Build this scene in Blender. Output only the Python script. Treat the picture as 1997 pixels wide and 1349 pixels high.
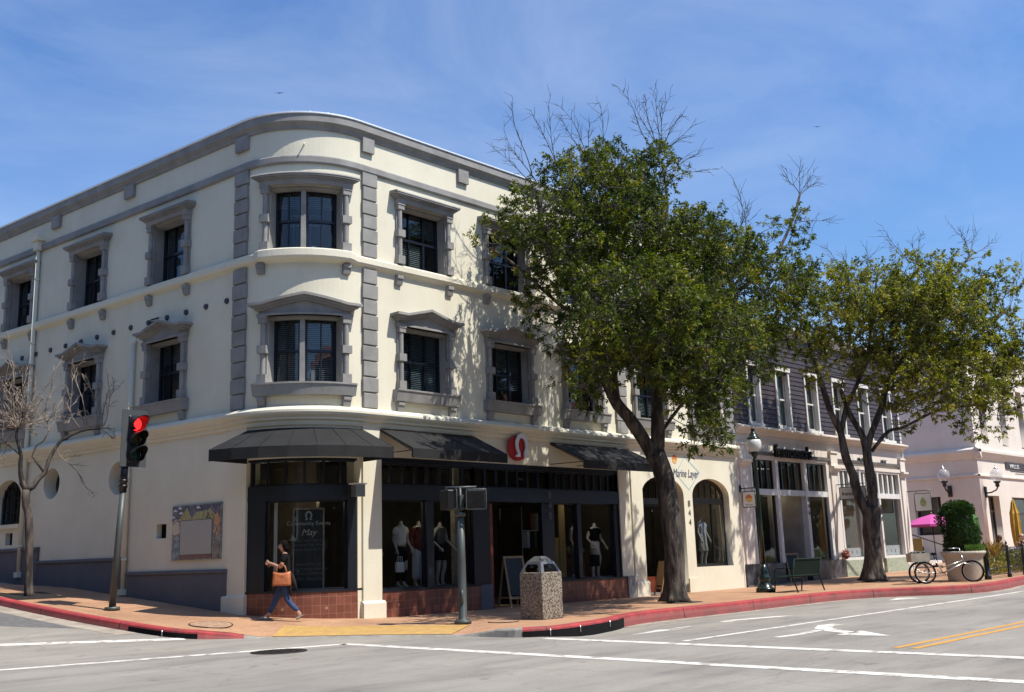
import bpy, bmesh, math, random
import numpy as np
from mathutils import Vector, Matrix, noise
R=math.radians; PI=math.pi
scene=bpy.context.scene
for o in list(bpy.data.objects): bpy.data.objects.remove(o)
COL=scene.collection
random.seed(7)
# ---------------------------------------------------------------- camera
CAMZ=1.27; PITCH=R(11.5423); ROLL=R(-1.88185); YAW=R(43.6731)
fw=Vector((math.cos(YAW),math.sin(YAW),0)); rt=Vector((math.sin(YAW),-math.cos(YAW),0)); UPV=Vector((0,0,1))
Fv=math.cos(PITCH)*fw+math.sin(PITCH)*UPV; U0=-math.sin(PITCH)*fw+math.cos(PITCH)*UPV
Xc=math.cos(ROLL)*rt+math.sin(ROLL)*U0; Uc=-math.sin(ROLL)*rt+math.cos(ROLL)*U0
cd=bpy.data.cameras.new('camera'); cam=bpy.data.objects.new('camera',cd); COL.objects.link(cam)
cd.sensor_width=36; cd.lens=36.14; cd.clip_end=3000; cd.clip_start=.1
cam.matrix_world=Matrix(((Xc.x,Uc.x,-Fv.x,0),(Xc.y,Uc.y,-Fv.y,0),(Xc.z,Uc.z,-Fv.z,CAMZ),(0,0,0,1)))
scene.camera=cam
# ---------------------------------------------------------------- sun and sky
SAZ=Vector((.295,-.955,0)).normalized(); SEL=R(58.5)
SD=Vector((SAZ.x*math.cos(SEL),SAZ.y*math.cos(SEL),math.sin(SEL)))
w=bpy.data.worlds.new('World'); scene.world=w; w.use_nodes=True; nt=w.node_tree; nt.nodes.clear()
sky=nt.nodes.new('ShaderNodeTexSky'); sky.sky_type='NISHITA'; sky.sun_disc=False; sky.sun_elevation=SEL
sky.sun_rotation=math.atan2(SD.x,SD.y); sky.air_density=1.35; sky.dust_density=.9; sky.ozone_density=2.6; sky.altitude=50
tc=nt.nodes.new('ShaderNodeTexCoord'); mp=nt.nodes.new('ShaderNodeMapping'); mp.inputs['Scale'].default_value=(1.3,1.8,4); mp.inputs['Rotation'].default_value=(0,R(14),R(35))
nz=nt.nodes.new('ShaderNodeTexNoise'); nz.inputs['Scale'].default_value=1.5; nz.inputs['Detail'].default_value=7; nz.inputs['Roughness'].default_value=.62; nz.inputs['Distortion'].default_value=.6
cr=nt.nodes.new('ShaderNodeValToRGB'); cr.color_ramp.elements[0].position=.36; cr.color_ramp.elements[1].position=.82; cr.color_ramp.elements[1].color=(.36,.36,.36,1)
mx=nt.nodes.new('ShaderNodeMix'); mx.data_type='RGBA'; mx.inputs['B'].default_value=(7.6,8.3,9.9,1)
hs=nt.nodes.new('ShaderNodeMix'); hs.data_type='RGBA'; hs.blend_type='MULTIPLY'; hs.inputs['Factor'].default_value=1; hs.inputs['B'].default_value=(.84,1.13,1.56,1)
bg=nt.nodes.new('ShaderNodeBackground'); bg.inputs['Strength'].default_value=.08; wo=nt.nodes.new('ShaderNodeOutputWorld')
L=nt.links.new
L(tc.outputs['Generated'],mp.inputs['Vector']); L(mp.outputs['Vector'],nz.inputs['Vector']); L(nz.outputs['Fac'],cr.inputs['Fac'])
L(cr.outputs['Color'],mx.inputs['Factor']); L(sky.outputs['Color'],hs.inputs['A']); L(hs.outputs['Result'],mx.inputs['A']); L(mx.outputs['Result'],bg.inputs['Color']); L(bg.outputs[0],wo.inputs['Surface'])
sl=bpy.data.lights.new('sun','SUN'); sl.energy=4.95; sl.angle=R(.5); sl.color=(1,.945,.86)
so=bpy.data.objects.new('sun',sl); COL.objects.link(so); so.location=(0,-20,40); so.rotation_euler=(-SD).to_track_quat('-Z','Y').to_euler()
vs=scene.view_settings; vs.view_transform='Standard'; vs.look='None'; vs.gamma=1; vs.exposure=.45
scene.render.engine='CYCLES'
try:
    scene.cycles.max_bounces=6; scene.cycles.transparent_max_bounces=14; scene.cycles.diffuse_bounces=3; scene.cycles.sample_clamp_indirect=4
except Exception: pass
# ---------------------------------------------------------------- materials
def nd(nt,t,**k):
    n=nt.nodes.new(t)
    for a,v in k.items(): setattr(n,a,v)
    return n
KA=.75
def mat(name,col,rough=.7,metal=0,var=0,vscale=3,bump=0,bscale=60,col2=None,detail=5,thr=None,spec=None,coord='Object',stretch=None):
    if not metal: col=tuple(c*KA for c in col); col2=tuple(c*KA for c in col2) if col2 else None
    m=bpy.data.materials.new(name); m.use_nodes=True; nt=m.node_tree; b=nt.nodes['Principled BSDF']; L=nt.links.new
    b.inputs['Base Color'].default_value=(*col,1); b.inputs['Roughness'].default_value=rough; b.inputs['Metallic'].default_value=metal
    if spec is not None: b.inputs['Specular IOR Level'].default_value=spec
    tc=nd(nt,'ShaderNodeTexCoord'); vec=tc.outputs[coord]
    if stretch:
        mp=nd(nt,'ShaderNodeMapping'); mp.inputs['Scale'].default_value=stretch; L(vec,mp.inputs['Vector']); vec=mp.outputs['Vector']
    if var or col2:
        n=nd(nt,'ShaderNodeTexNoise'); n.inputs['Scale'].default_value=vscale; n.inputs['Detail'].default_value=detail; n.inputs['Roughness'].default_value=.6
        L(vec,n.inputs['Vector'])
        r=nd(nt,'ShaderNodeValToRGB'); c2=col2 or tuple(max(0,c*(1-var)) for c in col); c1=col if col2 else tuple(min(1,c*(1+var*.5)) for c in col)
        lo,hi=thr or (.35,.65)
        r.color_ramp.elements[0].position=lo; r.color_ramp.elements[1].position=hi
        r.color_ramp.elements[0].color=(*c2,1); r.color_ramp.elements[1].color=(*c1,1)
        L(n.outputs['Fac'],r.inputs['Fac']); L(r.outputs['Color'],b.inputs['Base Color'])
    if bump:
        n2=nd(nt,'ShaderNodeTexNoise'); n2.inputs['Scale'].default_value=bscale; n2.inputs['Detail'].default_value=4; L(vec,n2.inputs['Vector'])
        bm=nd(nt,'ShaderNodeBump'); bm.inputs['Strength'].default_value=bump; bm.inputs['Distance'].default_value=.02
        L(n2.outputs['Fac'],bm.inputs['Height']); L(bm.outputs['Normal'],b.inputs['Normal'])
    return m
def glassmat(name,tint=(.55,.6,.6),rough=.02,ior=1.5,extra=.0):
    m=bpy.data.materials.new(name); m.use_nodes=True; nt=m.node_tree; nt.nodes.clear(); L=nt.links.new
    t=nd(nt,'ShaderNodeBsdfTransparent'); t.inputs[0].default_value=(*tint,1); g=nd(nt,'ShaderNodeBsdfGlossy'); g.inputs['Roughness'].default_value=rough
    f=nd(nt,'ShaderNodeFresnel'); ge=nd(nt,'ShaderNodeNewGeometry'); io=nd(nt,'ShaderNodeMath',operation='MULTIPLY_ADD'); io.inputs[1].default_value=1/ior-ior; io.inputs[2].default_value=ior; L(ge.outputs['Backfacing'],io.inputs[0]); L(io.outputs[0],f.inputs['IOR']); a=nd(nt,'ShaderNodeMath',operation='ADD'); a.inputs[1].default_value=extra
    n=nd(nt,'ShaderNodeTexNoise'); n.inputs['Scale'].default_value=1.1; tc=nd(nt,'ShaderNodeTexCoord'); bp=nd(nt,'ShaderNodeBump'); bp.inputs['Strength'].default_value=.06; bp.inputs['Distance'].default_value=.05
    L(tc.outputs['Object'],n.inputs['Vector']); L(n.outputs['Fac'],bp.inputs['Height']); L(bp.outputs['Normal'],g.inputs['Normal'])
    x=nd(nt,'ShaderNodeMixShader'); o=nd(nt,'ShaderNodeOutputMaterial')
    L(f.outputs[0],a.inputs[0]); L(a.outputs[0],x.inputs[0]); L(t.outputs[0],x.inputs[1]); L(g.outputs[0],x.inputs[2]); L(x.outputs[0],o.inputs[0]); return m
def emis(name,col,s):
    m=bpy.data.materials.new(name); m.use_nodes=True; b=m.node_tree.nodes['Principled BSDF']; b.inputs['Base Color'].default_value=(*col,1)
    b.inputs['Emission Color'].default_value=(*col,1); b.inputs['Emission Strength'].default_value=s; return m
M={}
def stucco(name,col,stain):
    m=mat(name,col,.92,bump=.2,bscale=30); col=tuple(c*KA for c in col); stain=tuple(c*KA for c in stain); nt=m.node_tree; b=nt.nodes['Principled BSDF']; L=nt.links.new
    tc=nd(nt,'ShaderNodeTexCoord'); mp=nd(nt,'ShaderNodeMapping'); mp.inputs['Scale'].default_value=(1.3,1.3,.6); L(tc.outputs['Object'],mp.inputs['Vector'])
    n=nd(nt,'ShaderNodeTexNoise'); n.inputs['Scale'].default_value=1.0; n.inputs['Detail'].default_value=8; n.inputs['Roughness'].default_value=.65; L(mp.outputs[0],n.inputs['Vector'])
    r=nd(nt,'ShaderNodeValToRGB'); r.color_ramp.elements[0].position=.32; r.color_ramp.elements[1].position=.6; r.color_ramp.elements[0].color=(*stain,1); r.color_ramp.elements[1].color=(*col,1)
    # broad patch repairs and vertical grime streaks
    n2=nd(nt,'ShaderNodeTexNoise'); n2.inputs['Scale'].default_value=.55; n2.inputs['Detail'].default_value=6; n2.inputs['Roughness'].default_value=.6; L(tc.outputs['Object'],n2.inputs['Vector'])
    r2=nd(nt,'ShaderNodeValToRGB'); r2.color_ramp.elements[0].position=.38; r2.color_ramp.elements[1].position=.56; r2.color_ramp.elements[0].color=(.93,.92,.9,1); r2.color_ramp.elements[1].color=(1,1,1,1); L(n2.outputs['Fac'],r2.inputs['Fac'])
    mp3=nd(nt,'ShaderNodeMapping'); mp3.inputs['Scale'].default_value=(9,9,.45); L(tc.outputs['Object'],mp3.inputs['Vector']); n3=nd(nt,'ShaderNodeTexNoise'); n3.inputs['Scale'].default_value=1; n3.inputs['Detail'].default_value=5; L(mp3.outputs[0],n3.inputs['Vector'])
    r3=nd(nt,'ShaderNodeValToRGB'); r3.color_ramp.elements[0].position=.3; r3.color_ramp.elements[1].position=.44; r3.color_ramp.elements[0].color=(.9,.885,.86,1); r3.color_ramp.elements[1].color=(1,1,1,1); L(n3.outputs['Fac'],r3.inputs['Fac'])
    ma=nd(nt,'ShaderNodeMix',data_type='RGBA',blend_type='MULTIPLY'); ma.inputs[0].default_value=1; mb=nd(nt,'ShaderNodeMix',data_type='RGBA',blend_type='MULTIPLY'); mb.inputs[0].default_value=.25
    L(n.outputs['Fac'],r.inputs['Fac']); L(r.outputs[0],ma.inputs['A']); L(r2.outputs[0],ma.inputs['B']); L(ma.outputs['Result'],mb.inputs['A']); L(r3.outputs[0],mb.inputs['B']); L(mb.outputs['Result'],b.inputs['Base Color']); return m
M['stucco']=stucco('cream_stucco',(.88,.835,.665),(.85,.80,.63))
M['trim']=mat('grey_stone_trim',(.335,.326,.308),.88,var=.2,vscale=2.2,detail=9,bump=.15,bscale=30)
M['trimtop']=mat('metal_flashing',(.75,.8,.85),.45,.3)
M['dado']=mat('slate_dado',(.15,.148,.165),.8,var=.14,vscale=2,bump=.1)
M['navy']=mat('navy_paint',(.007,.012,.02),.42,var=.2,vscale=2)
M['sash']=mat('dark_blue_sash',(.008,.011,.022),.35)
M['glass']=glassmat('shop_glass',(.86,.88,.88)); M['glassup']=glassmat('window_glass',(.7,.74,.76),extra=.01)
M['dark']=mat('dark_interior',(.035,.03,.027),.9,var=.5,vscale=1.5)
M['wood']=mat('oak_wood',(.42,.26,.12),.55,var=.3,vscale=6,stretch=(1,1,6))
M['redwood']=mat('red_brown_door',(.22,.045,.02),.45,var=.3,vscale=5)
M['awning']=mat('black_canvas',(.0125,.0125,.0125),.85,var=.5,vscale=2.2,detail=8,bump=.3,bscale=6)
M['blackm']=mat('black_metal',(.012,.012,.013),.35)
M['white']=mat('white_paint',(.84,.82,.78),.6,var=.08,vscale=4)
M['pinkw']=stucco('pink_stucco',(.88,.80,.70),(.84,.74,.65))
M['purple']=mat('purple_clapboard',(.06,.043,.05),.6,var=.3,vscale=5)
M['blind']=mat('window_blind',(.6,.68,.68),.8,var=.15)
M['curtain']=mat('pale_curtain',(.3,.36,.34),.9,var=.25,vscale=8,stretch=(4,4,.3))
M['skin']=mat('skin',(.55,.3,.2),.5); M['hair']=mat('dark_hair',(.01,.007,.006),.9,spec=.1)
M['denim']=mat('blue_denim',(.03,.075,.2),.8,var=.3,vscale=14); M['blackc']=mat('black_cloth',(.01,.01,.011),.95,spec=.15)
M['manq']=mat('mannequin_grey',(.42,.42,.4),.45); M['cloth_w']=mat('white_cloth',(.75,.75,.74),.85); M['maroon']=mat('maroon_knit',(.16,.028,.022),.9,var=.3,vscale=30)
M['cloth_g']=mat('grey_cloth',(.07,.075,.07),.85); M['cloth_lb']=mat('pale_blue_cloth',(.5,.56,.68),.85); M['coral']=mat('coral_cloth',(.6,.07,.05),.8)
M['lampwarm']=emis('warm_lamp',(1,.75,.4),30)
M['chrome']=mat('brushed_steel',(.5,.5,.49),.32,.9)
M['steeld']=mat('dull_steel',(.2,.205,.2),.42,.75,var=.3,vscale=6)
M['green_pole']=mat('grey_green_paint',(.06,.07,.066),.5,.15,col2=(.2,.22,.21),vscale=4,thr=(.22,.3),detail=8)
M['dkgreen']=mat('dark_green_enamel',(.006,.024,.017),.7,spec=.25)
# ---------------------------------------------------------------- helpers
def link(o,parent=None):
    COL.objects.link(o)
    if parent is not None: o.parent=parent
    return o
def org(parent):
    v=Vector((0,0,0))
    while parent is not None: v+=parent.location; parent=parent.parent
    return v
def thing(name,label,cat,loc=(0,0,0),group=None,rz=0):
    o=bpy.data.objects.new(name,None); o.location=loc; o.rotation_euler=(0,0,rz); o.empty_display_size=.2; link(o); o['label']=label; o['category']=cat
    if group: o['group']=group
    return o
def tag(o,label=None,cat=None,group=None,kind=None):
    for k,v in (('label',label),('category',cat),('group',group),('kind',kind)):
        if v: o[k]=v
    return o
def part(name,bm,m,parent=None,local=False,smooth=False,label=None,nr=True):
    """bmesh in world coords (or local to the parent's axes) -> one mesh object"""
    if nr: bmesh.ops.recalc_face_normals(bm,faces=bm.faces[:])
    if not local and parent is not None: bmesh.ops.translate(bm,verts=bm.verts[:],vec=-org(parent))
    me=bpy.data.meshes.new(name); bm.to_mesh(me); bm.free()
    if m is not None:
        for q in (m if isinstance(m,(list,tuple)) else [m]): me.materials.append(q)
    if smooth:
        for p in me.polygons: p.use_smooth=True
    o=bpy.data.objects.new(name,me); link(o,parent)
    if label: o['label']=label
    return o
def solo(name,bm,m,label=None,cat=None,group=None,kind=None,smooth=False,loc=None):
    if loc is not None: bmesh.ops.translate(bm,verts=bm.verts[:],vec=-Vector(loc))
    o=part(name,bm,m,None,True,smooth)
    if loc is not None: o.location=loc
    return tag(o,label,cat,group,kind)
def B(): return bmesh.new()
def box(bm,c,s,rot=None,mi=0):
    g=bmesh.ops.create_cube(bm,size=1); M4=Matrix.Translation(c)@(rot.to_4x4() if rot else Matrix())@Matrix.Diagonal((s[0],s[1],s[2],1))
    bmesh.ops.transform(bm,matrix=M4,verts=g['verts'])
    if mi:
        for f in set(f for v in g['verts'] for f in v.link_faces): f.material_index=mi
    return g['verts']
def bevbox(bm,c,s,b=.01,rot=None):
    t=bmesh.new(); g=bmesh.ops.create_cube(t,size=1); bmesh.ops.scale(t,vec=s,verts=t.verts[:]); bmesh.ops.bevel(t,geom=t.edges[:],offset=b,segments=2,affect='EDGES',profile=.5)
    M4=Matrix.Translation(c)@(rot.to_4x4() if rot else Matrix()); bmesh.ops.transform(t,matrix=M4,verts=t.verts[:])
    me=bpy.data.meshes.new('t'); t.to_mesh(me); t.free(); bm.from_mesh(me); bpy.data.meshes.remove(me)
def tube(bm,pts,rad,n=8,caps=True,mi=0):
    pts=[Vector(p) for p in pts]; N=len(pts)
    if not isinstance(rad,(list,tuple)): rad=[rad]*N
    rings=[]; u=None
    for i,p in enumerate(pts):
        d=(pts[min(i+1,N-1)]-pts[max(i-1,0)])
        if d.length<1e-9: d=Vector((0,0,1))
        d.normalize()
        if u is None:
            a=Vector((0,0,1)) if abs(d.z)<.9 else Vector((1,0,0)); u=d.cross(a).normalized()
        else:
            u=(u-d*u.dot(d)); u=u.normalized() if u.length>1e-6 else d.orthogonal().normalized()
        v=d.cross(u)
        rings.append([bm.verts.new(p+(u*math.cos(2*PI*k/n)+v*math.sin(2*PI*k/n))*rad[i]) for k in range(n)])
    fs=[]
    for a,b in zip(rings,rings[1:]):
        for k in range(n): fs.append(bm.faces.new((a[k],a[(k+1)%n],b[(k+1)%n],b[k])))
    if caps and n>2: fs.append(bm.faces.new(rings[0][::-1])); fs.append(bm.faces.new(rings[-1]))
    for f in fs: f.material_index=mi; f.smooth=True
    return rings
def lathe(bm,c,prof,n=20,mi=0,smooth=True,sc=(1,1),rz=0):
    c=Vector(c); rings=[]
    for r_,z in prof:
        rings.append([bm.verts.new(c+Vector((math.cos(2*PI*k/n+rz)*r_*sc[0],math.sin(2*PI*k/n+rz)*r_*sc[1],z))) for k in range(n)])
    for a,b in zip(rings,rings[1:]):
        for k in range(n):
            f=bm.faces.new((a[k],a[(k+1)%n],b[(k+1)%n],b[k])); f.material_index=mi; f.smooth=smooth
    f=bm.faces.new(rings[0][::-1]); f.material_index=mi; f=bm.faces.new(rings[-1]); f.material_index=mi
def ball(bm,c,r,sc=(1,1,1),seg=14,mi=0):
    g=bmesh.ops.create_uvsphere(bm,u_segments=seg,v_segments=max(6,seg//2+1),radius=r)
    bmesh.ops.transform(bm,matrix=Matrix.Translation(c)@Matrix.Diagonal((*sc,1)),verts=g['verts'])
    for f in set(f for v in g['verts'] for f in v.link_faces): f.smooth=True; f.material_index=mi
def c2mesh(crv):
    o=bpy.data.objects.new('t',crv); COL.objects.link(o); bpy.context.view_layer.update()
    dg=bpy.context.evaluated_depsgraph_get(); me=bpy.data.meshes.new_from_object(o.evaluated_get(dg)); bpy.data.objects.remove(o); bpy.data.curves.remove(crv); return me
def plate(bm,outer,holes,thick):
    """2D outline with holes -> slab in local x,z, thickness along local y from 0 to thick"""
    c=bpy.data.curves.new('t','CURVE'); c.dimensions='2D'; c.fill_mode='BOTH'; c.extrude=thick/2
    for poly in [outer]+holes:
        s=c.splines.new('POLY'); s.points.add(len(poly)-1)
        for p,(x,y) in zip(s.points,poly): p.co=(x,y,0,1)
        s.use_cyclic_u=True
    me=c2mesh(c); k=len(bm.verts); bm.from_mesh(me); bpy.data.meshes.remove(me); bm.verts.ensure_lookup_table(); vs=bm.verts[k:]
    for v in vs: x,y,z=v.co; v.co=(x,z+thick/2,y)
    return vs
def text_bm(bm,s,size,thick=.02,shear=0,vertical=False,align='CENTER',lh=1.0,sx=1,bold=0):
    c=bpy.data.curves.new('t','FONT'); c.body='\n'.join(s) if vertical else s; c.size=size; c.extrude=thick/2; c.align_x=align; c.align_y='CENTER'; c.shear=shear; c.space_line=lh; c.offset=bold
    me=c2mesh(c); k=len(bm.verts); bm.from_mesh(me); bpy.data.meshes.remove(me); bm.verts.ensure_lookup_table(); vs=bm.verts[k:]
    for v in vs: x,y,z=v.co; v.co=(x*sx,z+thick/2,y)
    return vs
def place(bm,vs,o,xd,yd):   # local x,y,z -> world with z up
    xd=Vector(xd); yd=Vector(yd); o=Vector(o)
    for v in vs: x,y,z=v.co; v.co=o+xd*x+yd*y+Vector((0,0,z))
def arcpts(cx,cz,rx,rz,a0,a1,n): return [(cx+rx*math.cos(a0+(a1-a0)*i/n),cz+rz*math.sin(a0+(a1-a0)*i/n)) for i in range(n+1)]
def rect(x0,x1,z0,z1): return [(x0,z0),(x1,z0),(x1,z1),(x0,z1)]
# ---------------------------------------------------------------- facade frames
class Path:
    """wall line: s to the right seen from the street, o outward, z up"""
    def pt(self,s,o,z): raise NotImplementedError
    def cuts(self,s0,s1): return [s0,s1]
    def strip(self,bm,secs,mi=0):
        """secs: list of (s, [(o,z),...]) closed profiles of equal length"""
        full=[]
        for (sa,pa),(sb,pb) in zip(secs,secs[1:]):
            cs=self.cuts(sa,sb)
            for c in cs[:-1]:
                t=(c-sa)/(sb-sa) if sb!=sa else 0
                full.append((c,[(a[0]+(b[0]-a[0])*t,a[1]+(b[1]-a[1])*t) for a,b in zip(pa,pb)]))
        full.append(secs[-1])
        uv=bm.loops.layers.uv.verify(); rings=[]
        for s,p in full: rings.append((s,p,[bm.verts.new(self.pt(s,o,z)) for o,z in p]))
        n=len(full[0][1])
        for (sa,pa,ra),(sb,pb,rb) in zip(rings,rings[1:]):
            for k in range(n):
                j=(k+1)%n; f=bm.faces.new((ra[k],rb[k],rb[j],ra[j])); f.material_index=mi
                for l,(s_,q) in zip(f.loops,((sa,pa[k]),(sb,pb[k]),(sb,pb[j]),(sa,pa[j]))): l[uv].uv=(s_,q[1])
        for s_,p_,r_ in (rings[0],rings[-1]):
            f=bm.faces.new(r_ if s_==rings[-1][0] else r_[::-1]); f.material_index=mi
            for l,q in zip(f.loops,(p_ if s_==rings[-1][0] else p_[::-1])): l[uv].uv=(q[0],q[1])
    def sweep(self,bm,s0,s1,prof,mi=0): self.strip(bm,[(s0,prof),(s1,prof)],mi)
    def box(self,bm,s0,s1,o0,o1,z0,z1,mi=0): self.sweep(bm,s0,s1,[(o0,z0),(o1,z0),(o1,z1),(o0,z1)],mi)
    def slab(self,bm,outer,holes,o0,o1):
        k=len(bm.verts); plate(bm,outer,holes,o1-o0); bm.verts.ensure_lookup_table(); uv=bm.loops.layers.uv.verify()
        vs=bm.verts[k:]
        for f in set(f for v in vs for f in v.link_faces):
            for l in f.loops: l[uv].uv=(l.vert.co.x,l.vert.co.z)
        for v in vs: x,y,z=v.co; v.co=self.pt(x,o1-y,z)
class Straight(Path):
    def __init__(s,origin,ang): s.o=Vector(origin); s.d=Vector((math.cos(ang),math.sin(ang),0)); s.n=Vector((math.sin(ang),-math.cos(ang),0)); s.ang=ang
    def pt(s,x,o,z): return s.o+s.d*x+s.n*o+Vector((0,0,z))
T_=1.75; RAD=1.94945; CX,CY=14.38,18.68+1.94945; TURN=R(83.828)
SA=14.38-RAD*TURN
LD=Vector((math.cos(R(96.172)),math.sin(R(96.172)),0)); NL=Vector((-LD.y,LD.x,0)); CORN=Vector((12.63,18.68,0))
class Corner(Path):
    def pt(s,x,o,z):
        if x>=14.38: return Vector((x,18.68-o,z))
        if x>=SA:
            ph=(14.38-x)/RAD; return Vector((CX-math.sin(ph)*(RAD+o),CY-math.cos(ph)*(RAD+o),z))
        return CORN+LD*(T_+SA-x)+NL*o+Vector((0,0,z))
    def cuts(s,a,b):
        lo,hi=min(a,b),max(a,b); c=[a]
        x0,x1=max(lo,SA),min(hi,14.38)
        if x1>x0+1e-6:
            n=max(1,int(math.ceil((x1-x0)/.12))); m=[x0+(x1-x0)*i/n for i in range(n+1)]
            if b<a: m=m[::-1]
            c+=[q for q in m if abs(q-a)>1e-6 and abs(q-b)>1e-6]
        c.append(b); return c
    def normal(s,x): return (s.pt(x,1,0)-s.pt(x,0,0)).normalized()
    def tang(s,x): return (s.pt(x+.01,0,0)-s.pt(x-.01,0,0)).normalized()
C=Corner()
def SL(sL): return T_+SA-sL       # left wall distance from the corner -> s
def AN(a): return 14.38-R(a)*RAD   # angle on the drum -> s
# ---------------------------------------------------------------- ground height
def sst(a,b,x): t=min(1,max(0,(x-a)/(b-a))); return t*t*(3-2*t)
def G(x,y):
    t=y-17.9; w_=.6
    r_=0 if t<-w_ else (.09*t if t>w_ else .09*(t+w_)**2/(4*w_))
    return r_*(1-sst(13.3,15.6,x))+.012*min(40,max(0,x-30))
# ---------------------------------------------------------------- ground
def asphalt():
    m=mat('asphalt',(.3,.29,.275),.93,bump=.5,bscale=130); nt=m.node_tree; b=nt.nodes['Principled BSDF']; L=nt.links.new
    tc=nd(nt,'ShaderNodeTexCoord'); v=tc.outputs['Object']
    a=nd(nt,'ShaderNodeTexNoise'); a.inputs['Scale'].default_value=45; a.inputs['Detail'].default_value=6; a.inputs['Roughness'].default_value=.75
    d=nd(nt,'ShaderNodeTexNoise'); d.inputs['Scale'].default_value=.35; d.inputs['Detail'].default_value=7; d.inputs['Roughness'].default_value=.6
    s=nd(nt,'ShaderNodeTexNoise'); s.inputs['Scale'].default_value=1.6; s.inputs['Detail'].default_value=9; s.inputs['Roughness'].default_value=.7
    mp=nd(nt,'ShaderNodeMapping'); mp.inputs['Scale'].default_value=(.35,1.6,1); L(v,mp.inputs[0]); L(v,a.inputs[0]); L(v,d.inputs[0]); L(mp.outputs[0],s.inputs[0])
    r1=nd(nt,'ShaderNodeValToRGB'); r1.color_ramp.elements[0].position=.3; r1.color_ramp.elements[1].position=.7; r1.color_ramp.elements[0].color=(.222,.208,.183,1); r1.color_ramp.elements[1].color=(.325,.3,.266,1)
    L(a.outputs[0],r1.inputs[0])
    r2=nd(nt,'ShaderNodeValToRGB'); r2.color_ramp.elements[0].position=.33; r2.color_ramp.elements[1].position=.6; r2.color_ramp.elements[0].color=(.8,.8,.8,1); r2.color_ramp.elements[1].color=(1.05,1.04,1.02,1)
    L(d.outputs[0],r2.inputs[0]); r3=nd(nt,'ShaderNodeValToRGB'); r3.color_ramp.elements[0].position=.34; r3.color_ramp.elements[1].position=.52; r3.color_ramp.elements[0].color=(.78,.775,.77,1); r3.color_ramp.elements[1].color=(1,1,1,1)
    L(s.outputs[0],r3.inputs[0])
    m1=nd(nt,'ShaderNodeMix',data_type='RGBA',blend_type='MULTIPLY'); m1.inputs[0].default_value=1; L(r1.outputs[0],m1.inputs['A']); L(r2.outputs[0],m1.inputs['B'])
    # oil spots and tyre darkened lanes
    o1=nd(nt,'ShaderNodeTexNoise'); o1.inputs['Scale'].default_value=2.6; o1.inputs['Detail'].default_value=3; L(v,o1.inputs[0]); ro=nd(nt,'ShaderNodeValToRGB'); ro.color_ramp.elements[0].position=.66; ro.color_ramp.elements[1].position=.74; ro.color_ramp.elements[0].color=(1,1,1,1); ro.color_ramp.elements[1].color=(.72,.71,.7,1); L(o1.outputs[0],ro.inputs[0])
    wv=nd(nt,'ShaderNodeMapping'); wv.inputs['Scale'].default_value=(.05,.9,1); L(v,wv.inputs[0]); o2=nd(nt,'ShaderNodeTexNoise'); o2.inputs['Scale'].default_value=1; o2.inputs['Detail'].default_value=4; L(wv.outputs[0],o2.inputs[0]); rt_=nd(nt,'ShaderNodeValToRGB'); rt_.color_ramp.elements[0].position=.38; rt_.color_ramp.elements[1].position=.56; rt_.color_ramp.elements[0].color=(.88,.88,.88,1); rt_.color_ramp.elements[1].color=(1.02,1.02,1.01,1); L(o2.outputs[0],rt_.inputs[0])
    mo=nd(nt,'ShaderNodeMix',data_type='RGBA',blend_type='MULTIPLY'); mo.inputs[0].default_value=1; L(ro.outputs[0],mo.inputs['A']); L(rt_.outputs[0],mo.inputs['B']); mq=nd(nt,'ShaderNodeMix',data_type='RGBA',blend_type='MULTIPLY'); mq.inputs[0].default_value=1; L(m1.outputs['Result'],mq.inputs['A']); L(mo.outputs['Result'],mq.inputs['B'])
    m2=nd(nt,'ShaderNodeMix',data_type='RGBA',blend_type='MULTIPLY'); m2.inputs[0].default_value=1; L(mq.outputs['Result'],m2.inputs['A']); L(r3.outputs[0],m2.inputs['B'])
    # fine cracks
    vo=nd(nt,'ShaderNodeTexVoronoi',feature='DISTANCE_TO_EDGE'); vo.inputs['Scale'].default_value=.33; nn=nd(nt,'ShaderNodeTexNoise'); nn.inputs['Scale'].default_value=2; nn.inputs['Detail'].default_value=6
    ad=nd(nt,'ShaderNodeMix',data_type='RGBA'); ad.inputs[0].default_value=.25; L(v,nn.inputs[0]); L(v,ad.inputs['A']); L(nn.outputs['Color'],ad.inputs['B']); L(ad.outputs['Result'],vo.inputs['Vector'])
    lt=nd(nt,'ShaderNodeMath',operation='LESS_THAN'); lt.inputs[1].default_value=.0035; L(vo.outputs['Distance'],lt.inputs[0])
    m3=nd(nt,'ShaderNodeMix',data_type='RGBA'); m3.inputs['B'].default_value=(0.128,0.120,0.112,1); sc=nd(nt,'ShaderNodeMath',operation='MULTIPLY'); sc.inputs[1].default_value=.28; L(lt.outputs[0],sc.inputs[0]); L(sc.outputs[0],m3.inputs[0]); L(m2.outputs['Result'],m3.inputs['A']); L(m3.outputs['Result'],b.inputs['Base Color'])
    return m
M['asphalt']=asphalt()
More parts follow.
